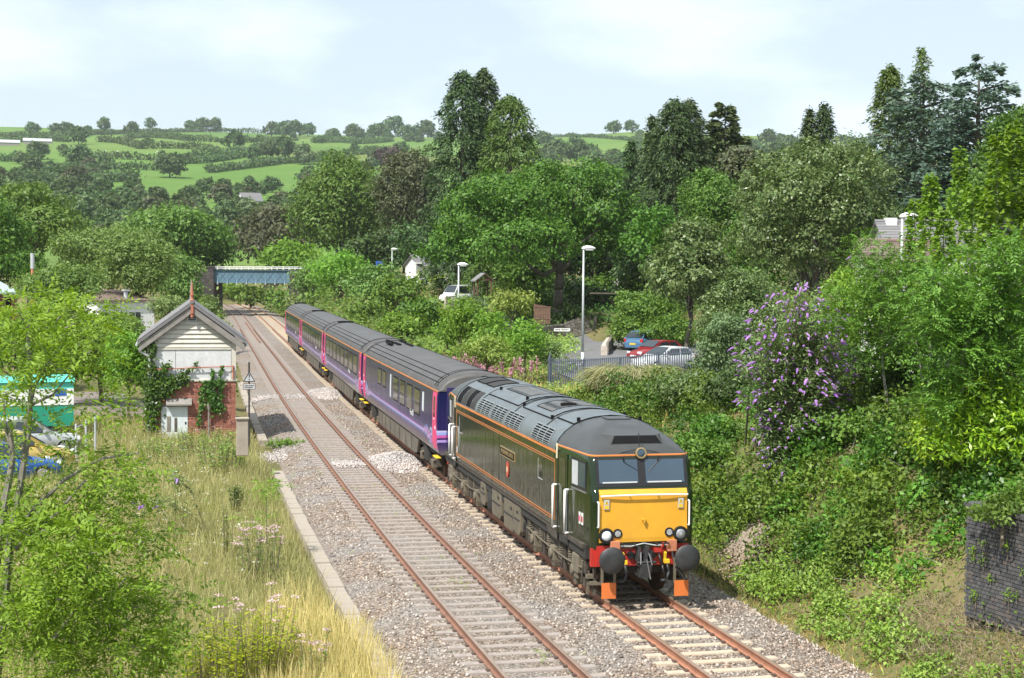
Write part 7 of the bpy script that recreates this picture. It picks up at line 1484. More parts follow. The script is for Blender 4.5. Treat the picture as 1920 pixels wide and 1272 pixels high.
# ------------------------------------------------------------------ right bank, near
for k, (px, top, low, hw, d, mat, lb, a, lf) in enumerate([(1372, 575, 880, 72, 60, 'silver', 'large pale-leaved shrub behind the locomotive roof', .5, .118), (1395, 500, 720, 84, 64, 'whitebeam', 'tall pale green shrub below the whitebeam', .5, .128), (1270, 720, 880, 46, 55, 'bramble', 'dark bramble bush right of the pampas grass', .6, .105), (1330, 820, 960, 60, 46, 'bramble', 'bramble mound beside the locomotive nose', .6, .105), (1215, 545, 660, 75, 118, 'bramble', 'ivy covered bank behind the parked cars', .6, .2), (1255, 590, 665, 52, 112, 'bramble', 'low scrub on the bank right of the parked cars', .6, .2), (1180, 600, 665, 42, 118, 'bramble', 'ivy mound on the bank left of the parked cars', .6, .2), (1560, 640, 900, 90, 47, 'dark', 'dark shrub behind the purple buddleia', .6, .118), (1700, 640, 900, 80, 42, 'ivy', 'dark green sycamore thicket behind the sapling', .8, .138), (1615, 500, 700, 85, 50, 'ash', 'green thicket above the buddleia', .45, .128), (1800, 540, 760, 110, 48, 'oak', 'dark green thicket behind the large ash bush', .6, .138), (1910, 540, 760, 80, 46, 'oak', 'thicket behind the ash bush at the frame edge', .6, .138), (1600, 770, 960, 66, 41, 'bramble', 'leafy shrub at the foot of the thin sapling', .6, .128), (1705, 790, 970, 66, 39, 'ivy', 'dark leafy shrub right of the thin sapling', .7, .138), (1775, 850, 990, 50, 36.5, 'bramble', 'shrub left of the brick wall top', .6, .118), (1405, 790, 960, 56, 47, 'bramble', 'shrub left of the buddleia foot', .6, .118), (1640, 880, 1010, 64, 37.5, 'ash', 'bright knotweed shrub on the middle bank', .55, .13), (1530, 900, 1010, 56, 41, 'ivy', 'dark shrub below the buddleia', .7, .118), (1350, 900, 1000, 46, 44, 'weed', 'pale shrub beside the locomotive buffers', .5, .105), (1300, 700, 890, 74, 53, 'whitebeam', 'tall dark shrub with pale leaves behind the cab roof', .5, .128), (1385, 690, 900, 66, 50, 'dark', 'dark shaded shrub left of the buddleia', .5, .128), (1345, 780, 930, 50, 48, 'oak', 'green shrub directly behind the locomotive cab', .6, .118)]):
    tree_px('bank_shrub', lb, px, top, low, hw, d, 'L_' + mat, 2200 + k, cat='shrub', asp=a, partname='foliage', bark='twig', leaf=lf, ncomp=13, dens=.85)
def shoots(name, label, px, d, tips, mat, seed, L, W, dens=1.0, cat='tree', n_leaf=120, bark='bark_grey'):
    """upright leader shoots clothed in leaves; tips: (px, py_top, py_low, half width px)"""
    g = np.random.default_rng(seed); x, y = XYat(px, d); zb = H(x, y); t = thing(name, label, cat, (x, y, zb)); V = []; mb = MB(); o = np.array([x, y, zb])
    for (tx, ty, tl, hw) in tips:
        dd = d + g.uniform(-2, 2); top = P(tx, ty, dd) - o; bot = P(tx, tl, dd) - o; R0 = hw * d / F_PX
        mb.tube([(0, 0, 0), tuple((bot + np.array([0, 0, 0])) * .9), tuple(top)], .05, 6, 0, .008)
        n = int(n_leaf * (top[2] - bot[2]) * R0 * 4.6 * dens); f = g.random(n) ** .8; r = R0 * (1.02 - f) ** .6 * np.sqrt(g.random(n)) * (1 + .35 * np.sin(f * 31 + seed)); th = g.uniform(0, 2 * math.pi, n)
        p = bot + (top - bot) * f[:, None] + np.stack([r * np.cos(th), r * np.sin(th), g.normal(0, .05, n)], 1); a = np.stack([np.cos(th), np.sin(th), g.uniform(-.5, .25, n)], 1) + g.normal(0, .3, (n, 3)); nr = np.array([0, 0, 1.0]) + g.normal(0, .45, (n, 3)) + a * .25; s = g.uniform(.6, 1.25, n)
        V.append(leaves(p, a, nr, L * s, W * s))
    add_crown('crown', np.concatenate(V), mat, t); part('trunk', mb, M[bark], t); return t
shoots('sycamore_sapling', 'bright sycamore with upright shoots at the right, below the cedars', 1745, 40, [(1715, 375, 620, 36), (1745, 330, 640, 34), (1770, 395, 640, 34), (1800, 282, 620, 34), (1825, 350, 640, 38)], 'L_bright', 3001, .15, .13)
shoots('sycamore_sapling', 'tall bright sycamore at the right frame edge', 1880, 37, [(1870, 255, 600, 38), (1900, 230, 620, 42), (1935, 280, 640, 40), (1850, 370, 620, 34)], 'L_bright', 3002, .15, .13)
def ash_bush(label, px, d, blobs, seed, n, mat='ash', stems=(), cat='tree', RL=.26, depth=1.6, name='ash_tree', L=.075, W=.028):
    g = np.random.default_rng(seed); x, y = XYat(px, d); zb = H(x, y); o = np.array([x, y, zb]); t = thing(name, label, cat, (x, y, zb)); PTS = []; DIR = []; tot = sum(b[2] * b[3] * (b[4] if len(b) > 4 else 1) for b in blobs); mb = MB(); tw = MB()
    for st in stems: mb.tube([tuple(np.array(P(*q)) - o if not isinstance(q, str) else (0, 0, -.3)) for q in st[:-1]], st[-1], 6, 0, st[-1] * .35) if isinstance(st[0], str) else tw.tube([tuple(np.array(P(*q)) - o) for q in st[:-1]], st[-1], 6, 0, st[-1] * .35)
    for b in blobs:
        bx, by, rx, ry = b[:4]; m = int(n * rx * ry * (b[4] if len(b) > 4 else 1) / tot); nt = max(3, m // 16)
        for _ in range(nt):
            a = g.uniform(0, 2 * math.pi); r = math.sqrt(g.random()); dd = d + g.normal(0, depth * .5); c = P(bx + rx * r * math.cos(a), by + ry * r * math.sin(a), dd) - o
            hx = P(bx, by + ry * .7, d) - o; tw.tube([tuple(c * .75 + hx * .25), tuple(c)], .010, 4, 0, .004)
            q = c + g.normal(0, .14, (16, 3)) * np.array([1, 1, .6]); PTS.append(q); dv = (q - c) * 3 + g.normal(0, .5, (16, 3)) + np.array([0, 0, .12]); DIR.append(dv)
    p = np.concatenate(PTS); v = compound(g, p, np.concatenate(DIR), 9, RL, L, W); add_crown('crown', v, 'L_' + mat, t); part('trunk', mb, M['bark_grey'], t); w_ = part('twigs', tw, M['bark_grey'], t); w_['kind'] = 'stuff'; return t
ash_bush('slender ash sapling with a thin bare trunk beside the buddleia', 1662, 41, [(1640, 520, 60, 70), (1600, 570, 50, 60), (1680, 580, 60, 80), (1650, 640, 60, 60), (1625, 470, 26, 40), (1665, 480, 30, 40), (1720, 520, 36, 60)], 3010, 1900, 'ash_mid', L=.10, W=.042, RL=.30, stems=[['b', (1668, 790, 41), (1655, 690, 41), (1650, 470, 41), .06]])
ash_bush('large ash bush with layered sprays at the right frame edge', 1840, 34, [(1840, 540, 100, 70), (1790, 600, 80, 60), (1880, 610, 80, 80), (1800, 680, 85, 55), (1890, 700, 60, 50), (1740, 560, 40, 60), (1900, 490, 40, 50), (1770, 740, 60, 40)], 3011, 4300, 'ash_mid', L=.10, W=.042, RL=.30, stems=[['b', (1850, 760, 34), (1840, 600, 34), .07], ['b', (1800, 760, 34), (1780, 600, 34), .05]])
# laurel
x, y = XYat(1860, 33.5)
broadleaf('laurel_bush', 'glossy yellow-green laurel at the right frame edge above the brick wall', 'bush', x, y, 2.5, ZofY(700, 33.5, 1860), ZofY(925, 33.5, 1860), 'L_laurel', 33, 3020, leaf=.16, asp=.32, dens=.9, partname='foliage', bark='twig')
x, y = XYat(1775, 35); broadleaf('laurel_bush', 'smaller laurel left of the large glossy one', 'bush', x, y, 1.5, ZofY(770, 35, 1775), ZofY(900, 35, 1775), 'L_laurel', 27, 3021, leaf=.13, asp=.32, dens=.8, partname='foliage', bark='twig')
# buddleia
def buddleia(label, px, d, blobs, seed, n_leaf, n_fl, name='buddleia_bush'):
    g = np.random.default_rng(seed); x, y = XYat(px, d); zb = H(x, y); o = np.array([x, y, zb]); t = thing(name, label, 'bush', (x, y, zb)); V = []; FV = []; FF = []; mb = MB(); nv = 0; tot = sum(b[2] * b[3] for b in blobs)
    for (bx, by, rx, ry) in blobs:
        k = int(n_fl * rx * ry / tot) + 1
        for _ in range(k):
            a = g.uniform(0, 2 * math.pi); r = math.sqrt(g.random()); tip = P(bx + rx * r * math.cos(a), by + ry * r * math.sin(a), d + g.uniform(-1.9, .3)) - o
            root = np.array([g.normal(0, .4), g.normal(0, .4), .2]); mid = (root + tip) * .5 + np.array([0, 0, .35]); mb.tube([tuple(root), tuple(mid), tuple(tip)], .02 if n_fl > 50 else .007, 4, 0, .005)
            m = int(n_leaf / n_fl); f = 1 - g.random(m) ** 1.6 * .85; p = root + (tip - root) * f[:, None] + np.array([0, 0, .35]) * (4 * f * (1 - f))[:, None] + g.normal(0, .09, (m, 3)); a_ = g.normal(0, 1, (m, 3)) * np.array([1, 1, .5]) + unit(tip - root) * .6 - np.array([0, 0, .3]); s = g.uniform(.6, 1.3, m); V.append(leaves(p, a_, np.array([0, 0, 1]) + g.normal(0, .5, (m, 3)), .15 * s, .040 * s))
            # flower spike: tapering panicle, arching outwards
            dv = unit(np.array([tip[0] - root[0], tip[1] - root[1], g.uniform(-.3, .7)]) + g.normal(0, .35, 3)); Ls = g.uniform(.13, .25); rr = g.uniform(.030, .046); ax = Vector(dv); e1 = ax.orthogonal().normalized(); e2 = ax.cross(e1)
            for ii, (q, rw) in enumerate(((0, .6), (.25, 1.0), (.6, .8), (1.0, .12))):
                for j in range(6):
                    t_ = 2 * math.pi * j / 6; c = Vector(tip) + ax * (q * Ls) - Vector((0, 0, .10 * Ls * q * q * 3)); FV.append(tuple(c + (e1 * math.cos(t_) + e2 * math.sin(t_)) * rr * rw * g.uniform(.75, 1.25)))
            for ii in range(3):
                for j in range(6): FF.append((nv + ii * 6 + j, nv + ii * 6 + (j + 1) % 6, nv + (ii + 1) * 6 + (j + 1) % 6, nv + (ii + 1) * 6 + j))
            nv += 24
    add_crown('foliage', np.concatenate(V), 'L_buddleia', t); fl = MB(); fl.add(FV, FF); o_ = part('blossoms', fl, M['purple_flower'], t); o_['kind'] = 'stuff'; w_ = part('stem', mb, M['twig'], t); w_['kind'] = 'stuff'; return t
buddleia('large buddleia covered in purple flower spikes on the right bank', 1490, 43, [(1465, 600, 60, 50), (1500, 560, 50, 30), (1425, 665, 50, 50), (1500, 660, 60, 60), (1470, 750, 60, 70), (1520, 740, 50, 60), (1440, 820, 36, 50), (1480, 840, 60, 50), (1540, 600, 50, 40), (1460, 880, 40, 30), (1565, 680, 40, 60), (1560, 760, 34, 50), (1405, 720, 26, 50)], 3030, 30000, 560)
buddleia('small buddleia spray with purple tips above the ash sapling', 1690, 44, [(1660, 490, 40, 30), (1700, 510, 30, 30), (1610, 480, 20, 12)], 3031, 1600, 14)
buddleia('thin buddleia with a few purple spikes in the left meadow', 340, 44, [(335, 895, 24, 14), (290, 940, 40, 14)], 3032, 700, 9)
# ------------------------------------------------------------------ undergrowth, grass and weeds (uncountable)
def scatter_su(g, n, s0, s1, u0, u1, sp=1.0):
    s = s0 + (s1 - s0) * g.random(n) ** sp; u = g.uniform(u0, u1, n); xyz = su_to_xyz(s, u, np.zeros(n)); xyz[:, 2] = height(xyz[:, 0], xyz[:, 1]); return s, u, xyz
def stuff(name, label, v, mat): o = link(name, quads_mesh(name, v, M[mat])); tag(o, label, name.replace('_', ' '), kind='stuff'); return o
def patchy(g, x, y, sc, seed): return .5 + .5 * np.sin(x * sc + seed + 1.7 * np.sin(y * sc * .7 + seed)) * np.sin(y * sc * 1.3 + seed * 2.1 + 1.3 * np.sin(x * sc * .9))
def herb(g, xyz, hmax, per, L, W, spread=.12):
    n = len(xyz); hh = hmax * g.uniform(.25, 1, n) ; P0 = np.repeat(xyz, per, 0); H0 = np.repeat(hh, per); N = len(P0); f = g.random(N)
    p = P0 + g.normal(0, spread, (N, 3)) * np.array([1, 1, .3]); p[:, 2] += f * H0; a = g.normal(0, 1, (N, 3)) * np.array([1, 1, .5]) + np.array([0, 0, .15]); s = g.uniform(.6, 1.3, N); return leaves(p, a, np.array([-.15, -.3, 1.0]) + g.normal(0, .45, (N, 3)), L * s, W * s)
def blades(g, xyz, h, w=.018, lean=.28):
    n = len(xyz); hh = h * g.uniform(.55, 1.25, n); a = np.array([0, 0, 1.0]) + g.normal(0, lean, (n, 3)); a[:, 2] = np.abs(a[:, 2]); nr = np.stack([g.normal(0, 1, n), g.normal(0, 1, n), np.full(n, .2)], 1); return leaves(xyz - np.array([0, 0, .03]), a, nr, hh, np.full(n, w) * g.uniform(.7, 1.4, n), .1)
g = np.random.default_rng(4001)
# mounds of bramble and herbs clothing the right bank
def mounds(name, label, n, s0, s1, u0, u1, r0, r1, mat, L, asp, seed, sp=1.2, cover=1.5, keep=None, tall=1.0):
    g = np.random.default_rng(seed); s, u, X = scatter_su(g, n, s0, s1, u0, u1, sp)
    if keep is not None: k = keep(s, u, X); X = X[k]
    ks, ku = to_su(X[:, 0], X[:, 1]); X = X[~((np.abs(ks - 5.0) < 1.4) & (ku < 4.9) & (ku > 3.2)) & ~((ks < -2.6) & (ku > 4.2) & (ku < 6.0))]
    r = g.uniform(r0, r1, len(X)); lob = np.stack([X[:, 0], X[:, 1], X[:, 2] + r * .10, r, r, r * g.uniform(.5, .95, len(X)) * tall], 1); nl = int((4 * math.pi * r * r).sum() * .35 / (.5 * L * L * asp) * cover)
    w = r * r; li = g.choice(len(r), nl, p=w / w.sum()); d = sph(g, nl, -.1); p = lob[li, :3] + d * lob[li, 3:6] * g.uniform(.7, 1.12, nl)[:, None]; nr = d * .5 + np.array([0, 0, .5]) + g.normal(0, .5, (nl, 3)); a = d * .4 + g.normal(0, .7, (nl, 3)) - np.array([0, 0, .2]); sc = g.uniform(.6, 1.35, nl); return stuff(name, label, leaves(p, a, nr, L * sc, L * asp * sc), mat)
mounds('bramble_cover', 'mounds of green bramble covering the right bank', 190, -13, 29, 4.3, 11, .45, 1.0, 'L_bramble', .125, .6, 4011, cover=.95, tall=1.45)
mounds('dark_cover', 'darker ivy and nettle growth between the brambles on the right bank', 110, -11, 29, 4.2, 12, .4, .9, 'L_ivy', .125, .6, 4012, cover=.95, tall=1.5)
mounds('pale_cover', 'pale yellow-green knotweed and leaves on the middle of the right bank', 80, -7, 14, 4.4, 8.2, .3, .7, 'L_ash_mid', .14, .55, 4013, tall=1.7)
mounds('vetch_cover', 'low vetch and clover mats at the foot of the right bank', 240, -13, 22, 3.35, 5.2, .2, .5, 'L_weed', .09, .6, 4014, cover=.9)
s, u, X = scatter_su(g, 2600, -14, 40, 3.2, 11, 1.3); pt = patchy(g, X[:, 0], X[:, 1], .55, 1); k = (g.random(len(X)) < .25 + .75 * pt) & (X[:, 2] > -.1)
stuff('undergrowth', 'green bramble and leafy undergrowth over the right bank', herb(g, X[k], .75, 16, .085, .055, .20), 'L_bramble')
s, u, X = scatter_su(g, 2600, -12, 30, 3.0, 9, 1.4); pt = patchy(g, X[:, 0], X[:, 1], .6, 4); k = g.random(len(X)) < pt ** 1.5
stuff('bright_weeds', 'bright yellow-green weeds on the right bank', herb(g, X[k], .9, 16, .095, .055, .17), 'L_ash')
s, u, X = scatter_su(g, 22000, -14, 30, 2.75, 9, 1.3); pt = patchy(g, X[:, 0], X[:, 1], .7, 7); k = g.random(len(X)) < .25 + .5 * pt
stuff('bank_grass', 'short green grass and vetch over the right bank', blades(g, X[k], .26, .022, .6), 'L_weed')
s, u, X = scatter_su(g, 24000, -14, 22, 2.75, 7.5, 1.2); pt = patchy(g, X[:, 0], X[:, 1], .5, 11); k = g.random(len(X)) < np.where(u < 3.7, .9, .0) + .6 * (pt > .62)
stuff('dry_grass', 'dead straw-coloured grass along the foot of the right bank', blades(g, X[k], .22, .016, .9), 'L_dry')
# slipped soil and gravel on the bank just right of the nose, dead stems and twigs
nn = 2400; ss = g.normal(5.0, .9, nn); uu = 4.2 + (ss - 5.0) * .35 + g.normal(0, .28, nn); X = su_to_xyz(ss, uu, np.zeros(nn)); X[:, 2] = height(X[:, 0], X[:, 1]) + .34 * np.exp(-((ss - 5) / 1.2) ** 2)
v_, f_ = octas(X, g.uniform(.02, .045, nn), 4055); M['soil'] = _stone('dry_soil', [(0, (.18, .13, .09)), (.5, (.28, .215, .155)), (1, (.38, .31, .24))]); tag(link('soil_slip', npmesh('soil_slip', v_, f_, M['soil'])), 'slip of dry brown soil and gravel on the bank right of the locomotive', 'soil', kind='stuff')
s, u, X = scatter_su(g, 170, -12, 16, 3.4, 7.0); mb = MB()
for q in X:
    a_ = unit(np.array([g.normal(0, 1), g.normal(0, 1), g.uniform(-.2, .6)])); mb.tube([tuple(q + [0, 0, .25]), tuple(q + [0, 0, .25] + a_ * g.uniform(.3, 1.0) + [0, 0, .1])], .009, 4, 0, .004)
o = part('dead_twigs', mb, M['bark_grey']); tag(o, 'pale dead twigs and stems lying over the right bank', 'twigs', kind='stuff')
M['L_straw'] = leafmat('leaf_straw', (.24, .20, .12), (.42, .37, .25), .2, .8, .1)
nn = 7000; s, u, X = scatter_su(g, nn, -9.5, -3.2, 3.5, 4.9); X[:, 2] += .22; stuff('straw_patch', 'flattened straw-coloured grass at the foot of the brick wall', blades(g, X[:3600], .22, .014, 1.2), 'L_straw')
# fallen bare soil patch and dead bracken beside the locomotive
s, u, X = scatter_su(g, 900, 1.0, 6.0, 3.0, 4.6); stuff('dead_bracken', 'brown dead bracken beside the ballast right of the nose', blades(g, X, .3, .03, 1.1), 'L_bronze')
# beyond the train: grass and herbs between the train and the road
s, u, X = scatter_su(g, 9000, 18, 130, 3.2, 12, 1.2); stuff('verge_herbs', 'pale green weeds and scrub behind the coaches', herb(g, X[:2600], .7, 9, .17, .09, .3), 'L_weed'); stuff('verge_grass', 'tall pale grass between the train and the fence', blades(g, X[2600:], .6, .04, .3), 'L_dry')
s, u, X = scatter_su(g, 2400, 60, 235, 3.0, 14); stuff('lineside_scrub', 'green scrub on the slope beyond the last coaches', herb(g, X, 1.6, 12, .34, .20, .5), 'L_bramble')
s, u, X = scatter_su(g, 1500, 130, 235, -13, -6.6); stuff('left_scrub', 'green scrub left of the track towards the bridge', herb(g, X, 1.5, 12, .34, .20, .5), 'L_bramble')
n = 2400; az = g.uniform(.30, .46, n); dd = g.uniform(104, 160, n); X = np.stack([CAM[0] + dd * np.sin(az), CAM[1] + dd * np.cos(az), np.zeros(n)], 1); X[:, 2] = height(X[:, 0], X[:, 1]); k = (X[:, 0] > 27.5); stuff('churchyard_growth', 'ivy and long grass on the bank below the churchyard', herb(g, X[k], 1.2, 14, .24, .15, .4), 'L_bramble')
n = 1800; az = g.uniform(.22, .33, n); dd = g.uniform(132, 185, n); X = np.stack([CAM[0] + dd * np.sin(az), CAM[1] + dd * np.cos(az), np.zeros(n)], 1); X[:, 2] = height(X[:, 0], X[:, 1]); stuff('shade_growth', 'dark ivy and ferns added for shade on the ground under the oak', herb(g, X, .8, 12, .28, .18, .45), 'L_ivy')  # dark leaves spread here to give the shade under the oak
n = 2200; az = g.uniform(.16, .26, n); dd = g.uniform(110, 185, n); X = np.stack([CAM[0] + dd * np.sin(az), CAM[1] + dd * np.cos(az), np.zeros(n)], 1); X[:, 2] = height(X[:, 0], X[:, 1]); stuff('roadside_growth', 'long grass and herbs above the road under the oak', herb(g, X, 1.0, 12, .26, .12, .4), 'L_weed')
# rosebay willowherb spikes
g2 = np.random.default_rng(4100); V = []
x, y = XYat(900, 88); t = thing('willowherb', 'pink rosebay willowherb patch behind the front coach', 'wildflower', (x, y, H(x, y)))
mb = MB(); pk = []
for _ in range(70):
    q = np.array([g2.normal(0, 1.3), g2.normal(0, 1.5), 0]); h = g2.uniform(1.0, 1.9); mb.tube([tuple(q), tuple(q + [0, 0, h])], .012, 4); m = 34; f = g2.uniform(.55, 1, m); p = q + np.stack([g2.normal(0, .05, m), g2.normal(0, .05, m), f * h], 1); pk.append(leaves(p, g2.normal(0, 1, (m, 3)), g2.normal(0, 1, (m, 3)), np.full(m, .12), np.full(m, .10)))
add_crown('blossoms', np.concatenate(pk), 'magenta_flower', t); w_ = part('stem', mb, M['twig'], t); w_['kind'] = 'stuff'
# pampas-like tussock above the locomotive roof
x, y = XYat(1190, 62); t = thing('pampas_tussock', 'big pale tussock of arching grass behind the locomotive roof', 'grass tussock', (x, y, H(x, y)))
n = 5200; th = g.uniform(0, 2 * math.pi, n); r0 = g.uniform(0, 1.25, n); p = np.stack([r0 * np.cos(th), r0 * np.sin(th) * .8, g.uniform(0, .3, n)], 1); a = np.stack([np.cos(th) * .6, np.sin(th) * .6, np.ones(n)], 1) + g.normal(0, .25, (n, 3)); tip = g.uniform(.75, 1.45, n)
v = leaves(p, a, np.stack([-np.sin(th), np.cos(th), np.zeros(n)], 1), tip, np.full(n, .04)); q = v[:, 2].copy(); v2 = leaves(q, np.stack([np.cos(th), np.sin(th), -.5 * np.ones(n)], 1) + g.normal(0, .25, (n, 3)), np.array([0, 0, 1]) + g.normal(0, .3, (n, 3)), tip * .5, np.full(n, .035))
M['L_pampas'] = leafmat('leaf_pampas', (.20, .22, .085), (.38, .37, .19), .25, .6); add_crown('foliage', np.concatenate([v, v2]), 'L_pampas', t)
# left meadow
M['L_meadow'] = leafmat('leaf_meadow', (.29, .29, .11), (.52, .48, .24), .3, .6); M['L_gold'] = leafmat('leaf_gold', (.44, .34, .15), (.68, .56, .30), .3, .6); M['L_fresh'] = leafmat('leaf_fresh', (.17, .24, .05), (.32, .36, .10), .3, .6)
def left_ok(X, u): return ~((X[:, 0] > BX - 2.1) & (X[:, 0] < BX + 2.1) & (X[:, 1] > BY - .15)) & (u < -6.75)
s, u, X = scatter_su(g, 54000, -9, 44, -19, -6.75, 1.35); k = left_ok(X, u) & ~((s < 2) & (u > -8.2) & (g.random(len(s)) < .7)) & (X[:, 1] < 43); stuff('meadow_grass', 'tall pale dry meadow grass left of the tracks', blades(g, X[k], .62, .016, .30), 'L_meadow')
s, u, X = scatter_su(g, 26000, -9, 44, -19, -6.9, 1.3); pt = patchy(g, X[:, 0], X[:, 1], .45, 21); k = left_ok(X, u) & (g.random(len(s)) < .7 * pt ** 1.6) & (X[:, 1] < 43); stuff('green_grass', 'fresher green grass tufts in the left meadow', blades(g, X[k], .5, .018, .35), 'L_fresh')
s, u, X = scatter_su(g, 9000, -9, 5, -8.9, -6.2, 1.0); k = (u < -6.25 - .5 * (s > 1) - .02 * np.maximum(s, 0)) & (g.random(len(s)) < 1.0 - .22 * np.maximum(s - .5, 0)) & (u > -8.2 - .25 * (2 - s)); stuff('golden_grass', 'golden dry grass beside the trough at the bottom of the picture', blades(g, X[k], .66, .016, .22), 'L_gold')
s, u, X = scatter_su(g, 2600, -9, 40, -17, -7.2, 1.3); pt = patchy(g, X[:, 0], X[:, 1], .5, 31); k = left_ok(X, u) & (g.random(len(s)) < pt ** 2); stuff('meadow_herbs', 'leafy green herbs among the meadow grass', herb(g, X[k], .55, 14, .07, .03, .10), 'L_fresh')
s, u, X = scatter_su(g, 420, 4, 38, -15, -8, 1.0); k = left_ok(X, u); q = np.repeat(X[k], 4, 0) + g.normal(0, .06, (k.sum() * 4, 3)) * np.array([1, 1, .15]); q[:, 2] += .62; stuff('white_flowers', 'scattered small white flower heads in the meadow', leaves(q, g.normal(0, 1, (len(q), 3)) * np.array([1, 1, .1]), np.array([0, 0, 1]) + g.normal(0, .2, (len(q), 3)), np.full(len(q), .045), np.full(len(q), .04)), 'white_flower')
# weeds on the ballast and between the rails
s, u, X = scatter_su(g, 520, -6, 60, -6.0, -2.0, 1.1); X[:, 2] = ballast_z(u) - .01; pt = patchy(g, X[:, 0], X[:, 1], .9, 3); k = pt > .72; stuff('track_weeds', 'small green weeds growing in the ballast', herb(g, X[k], .14, 14, .05, .022, .05), 'L_fresh')
s, u, X = scatter_su(g, 260, -6, 8, -4.3, -3.0); X[:, 2] = ballast_z(u); stuff('dead_moss', 'dead reddish moss tufts between the rails of the left track', blades(g, np.repeat(X, 14, 0) + g.normal(0, .05, (len(X) * 14, 3)) * np.array([1, 1, .1]), .07, .012, .8), 'L_bronze')
def clump(name, label, px, d, h, r, n_st, mat, seed, flower=None, L=.10, W=.03, per=26, cat='plant', py=None):
    g = np.random.default_rng(seed); x, y = XYat(px, d); zb = H(x, y); t = thing(name, label, cat, (x, y, zb)); V = []; FL = []; mb = MB()
    for _ in range(n_st):
        a = g.uniform(0, 6.28); rr = r * math.sqrt(g.random()); q = np.array([rr * math.cos(a), rr * math.sin(a), 0]); hh = h * g.uniform(.7, 1.08); tip = q * 1.35 + np.array([g.normal(0, .06), g.normal(0, .06), hh]); mb.tube([tuple(q), tuple(tip)], .012, 4, 0, .005)
        f = g.uniform(.12, .95, per); p = q + (tip - q) * f[:, None]; th = g.uniform(0, 6.28, per); aa = np.stack([np.cos(th), np.sin(th), g.uniform(-.2, .5, per)], 1); s = g.uniform(.6, 1.3, per); V.append(leaves(p, aa, np.array([0, 0, 1]) + g.normal(0, .3, (per, 3)), L * s, W * s))
        if flower:
            m = 22; c = tip + np.stack([g.normal(0, .045, m), g.normal(0, .045, m), np.abs(g.normal(0, .014, m))], 1); FL.append(leaves(c, g.normal(0, 1, (m, 3)) * np.array([1, 1, .4]), np.array([0, 0, 1]) + g.normal(0, .5, (m, 3)), np.full(m, .045), np.full(m, .04)))
    add_crown('foliage', np.concatenate(V), mat, t); w_ = part('stem', mb, M['twig'], t); w_['kind'] = 'stuff'
    if flower: o = add_crown('blossoms', np.concatenate(FL), flower, t); o['kind'] = 'stuff'
    return t
clump('hemp_agrimony', 'tall clump of pale pink flower heads in the meadow beside the trough', 487, 37.6, 1.30, .48, 30, 'L_bramble', 5001, 'pink_flower')
clump('hemp_agrimony', 'pink-headed plant at the bottom edge beside the golden grass', 592, 28.4, .95, .2, 7, 'L_bramble', 5002, 'pink_flower')
clump('hemp_agrimony', 'pink-headed plants among the yellow-green weeds at the bottom', 470, 29.5, 1.35, .8, 15, 'L_fresh', 5003, 'pink_flower')
clump('yellow_weed', 'bright yellow-green ferny weeds at the bottom of the meadow', 470, 28.6, 1.25, .8, 75, 'L_yellowgreen', 5004, L=.13, W=.035, per=34)
clump('yellow_weed', 'second patch of yellow-green weeds left of the bottom centre', 395, 27.5, 1.2, .6, 46, 'L_yellowgreen', 5005, L=.13, W=.035, per=34)
clump('yellow_weed', 'yellow-green weeds before the signal box brickwork', 385, 62, 1.15, .95, 50, 'L_weed', 5006, L=.14, W=.05)
clump('yellow_weed', 'tall weeds at the signal box right corner', 412, 57, 1.25, .8, 50, 'L_weed', 5007, L=.14, W=.05)
clump('yellow_weed', 'weeds in front of the white signal box door', 300, 60, .9, .8, 40, 'L_weed', 5008, L=.14, W=.05)
clump('meadow_shrub', 'dark green bushy weed below the concrete post', 440, 48, .95, .22, 16, 'L_bramble', 5009, L=.10, W=.04, per=40)
clump('meadow_shrub', 'thin tall green weed in the middle of the meadow', 428, 40.5, 1.45, .14, 8, 'L_fresh', 5010, L=.10, W=.03, per=40)
clump('meadow_shrub', 'leafy green patch at the end of the trough', 535, 66, .45, .7, 40, 'L_ash', 5011, L=.12, W=.06)
ash_bush('young ash sapling standing in the meadow beside the trough', 500, 40.5, [(500, 925, 24, 16), (492, 975, 26, 12), (505, 905, 12, 12)], 5020, 130, stems=[['b', (500, 960, 40.5), (499, 905, 40.5), .018]], depth=.4, RL=.28, name='ash_sapling')
# ivy on the signal box
def ivy(label, pts, seed):
    g = np.random.default_rng(seed); V = []; t = thing('ivy', label, 'ivy', (BX, BY, BZ0), -theta(37)); mb = MB()
    for (xa, za, xb, zb_, w, n) in pts:
        f = g.random(n); x = xa + (xb - xa) * f + g.normal(0, w, n); z = za + (zb_ - za) * f + g.normal(0, w, n); p = np.stack([x, -.06 - np.abs(g.normal(0, .09, n)), z], 1); V.append(leaves(p, np.stack([g.normal(0, .5, n), -np.abs(g.normal(.3, .3, n)), g.normal(-.5, .5, n)], 1), np.array([0, -1, .35]) + g.normal(0, .4, (n, 3)), g.uniform(.09, .16, n), g.uniform(.08, .14, n)))
        mb.tube([(xa, -.04, za), ((xa + xb) / 2, -.05, (za + zb_) / 2 + .05), (xb, -.04, zb_)], .02, 5, 0, .008)
    add_crown('leaves', np.concatenate(V), 'L_ivy', t); w_ = part('stem', mb, M['twig'], t); w_['kind'] = 'stuff'
ivy('dark ivy climbing the left corner of the signal box', [(-1.75, -.1, -1.75, 3.3, .16, 900), (-1.8, 2.0, -.35, 2.7, .15, 700), (-1.6, 2.3, -1.0, 2.5, .22, 600), (-1.75, 1.2, -1.6, 2.4, .15, 500), (-1.5, 2.9, -1.0, 3.3, .10, 120), (-.5, 2.75, .25, 3.35, .04, 60), (-1.75, 3.5, -1.65, 4.2, .08, 120)], 6001)
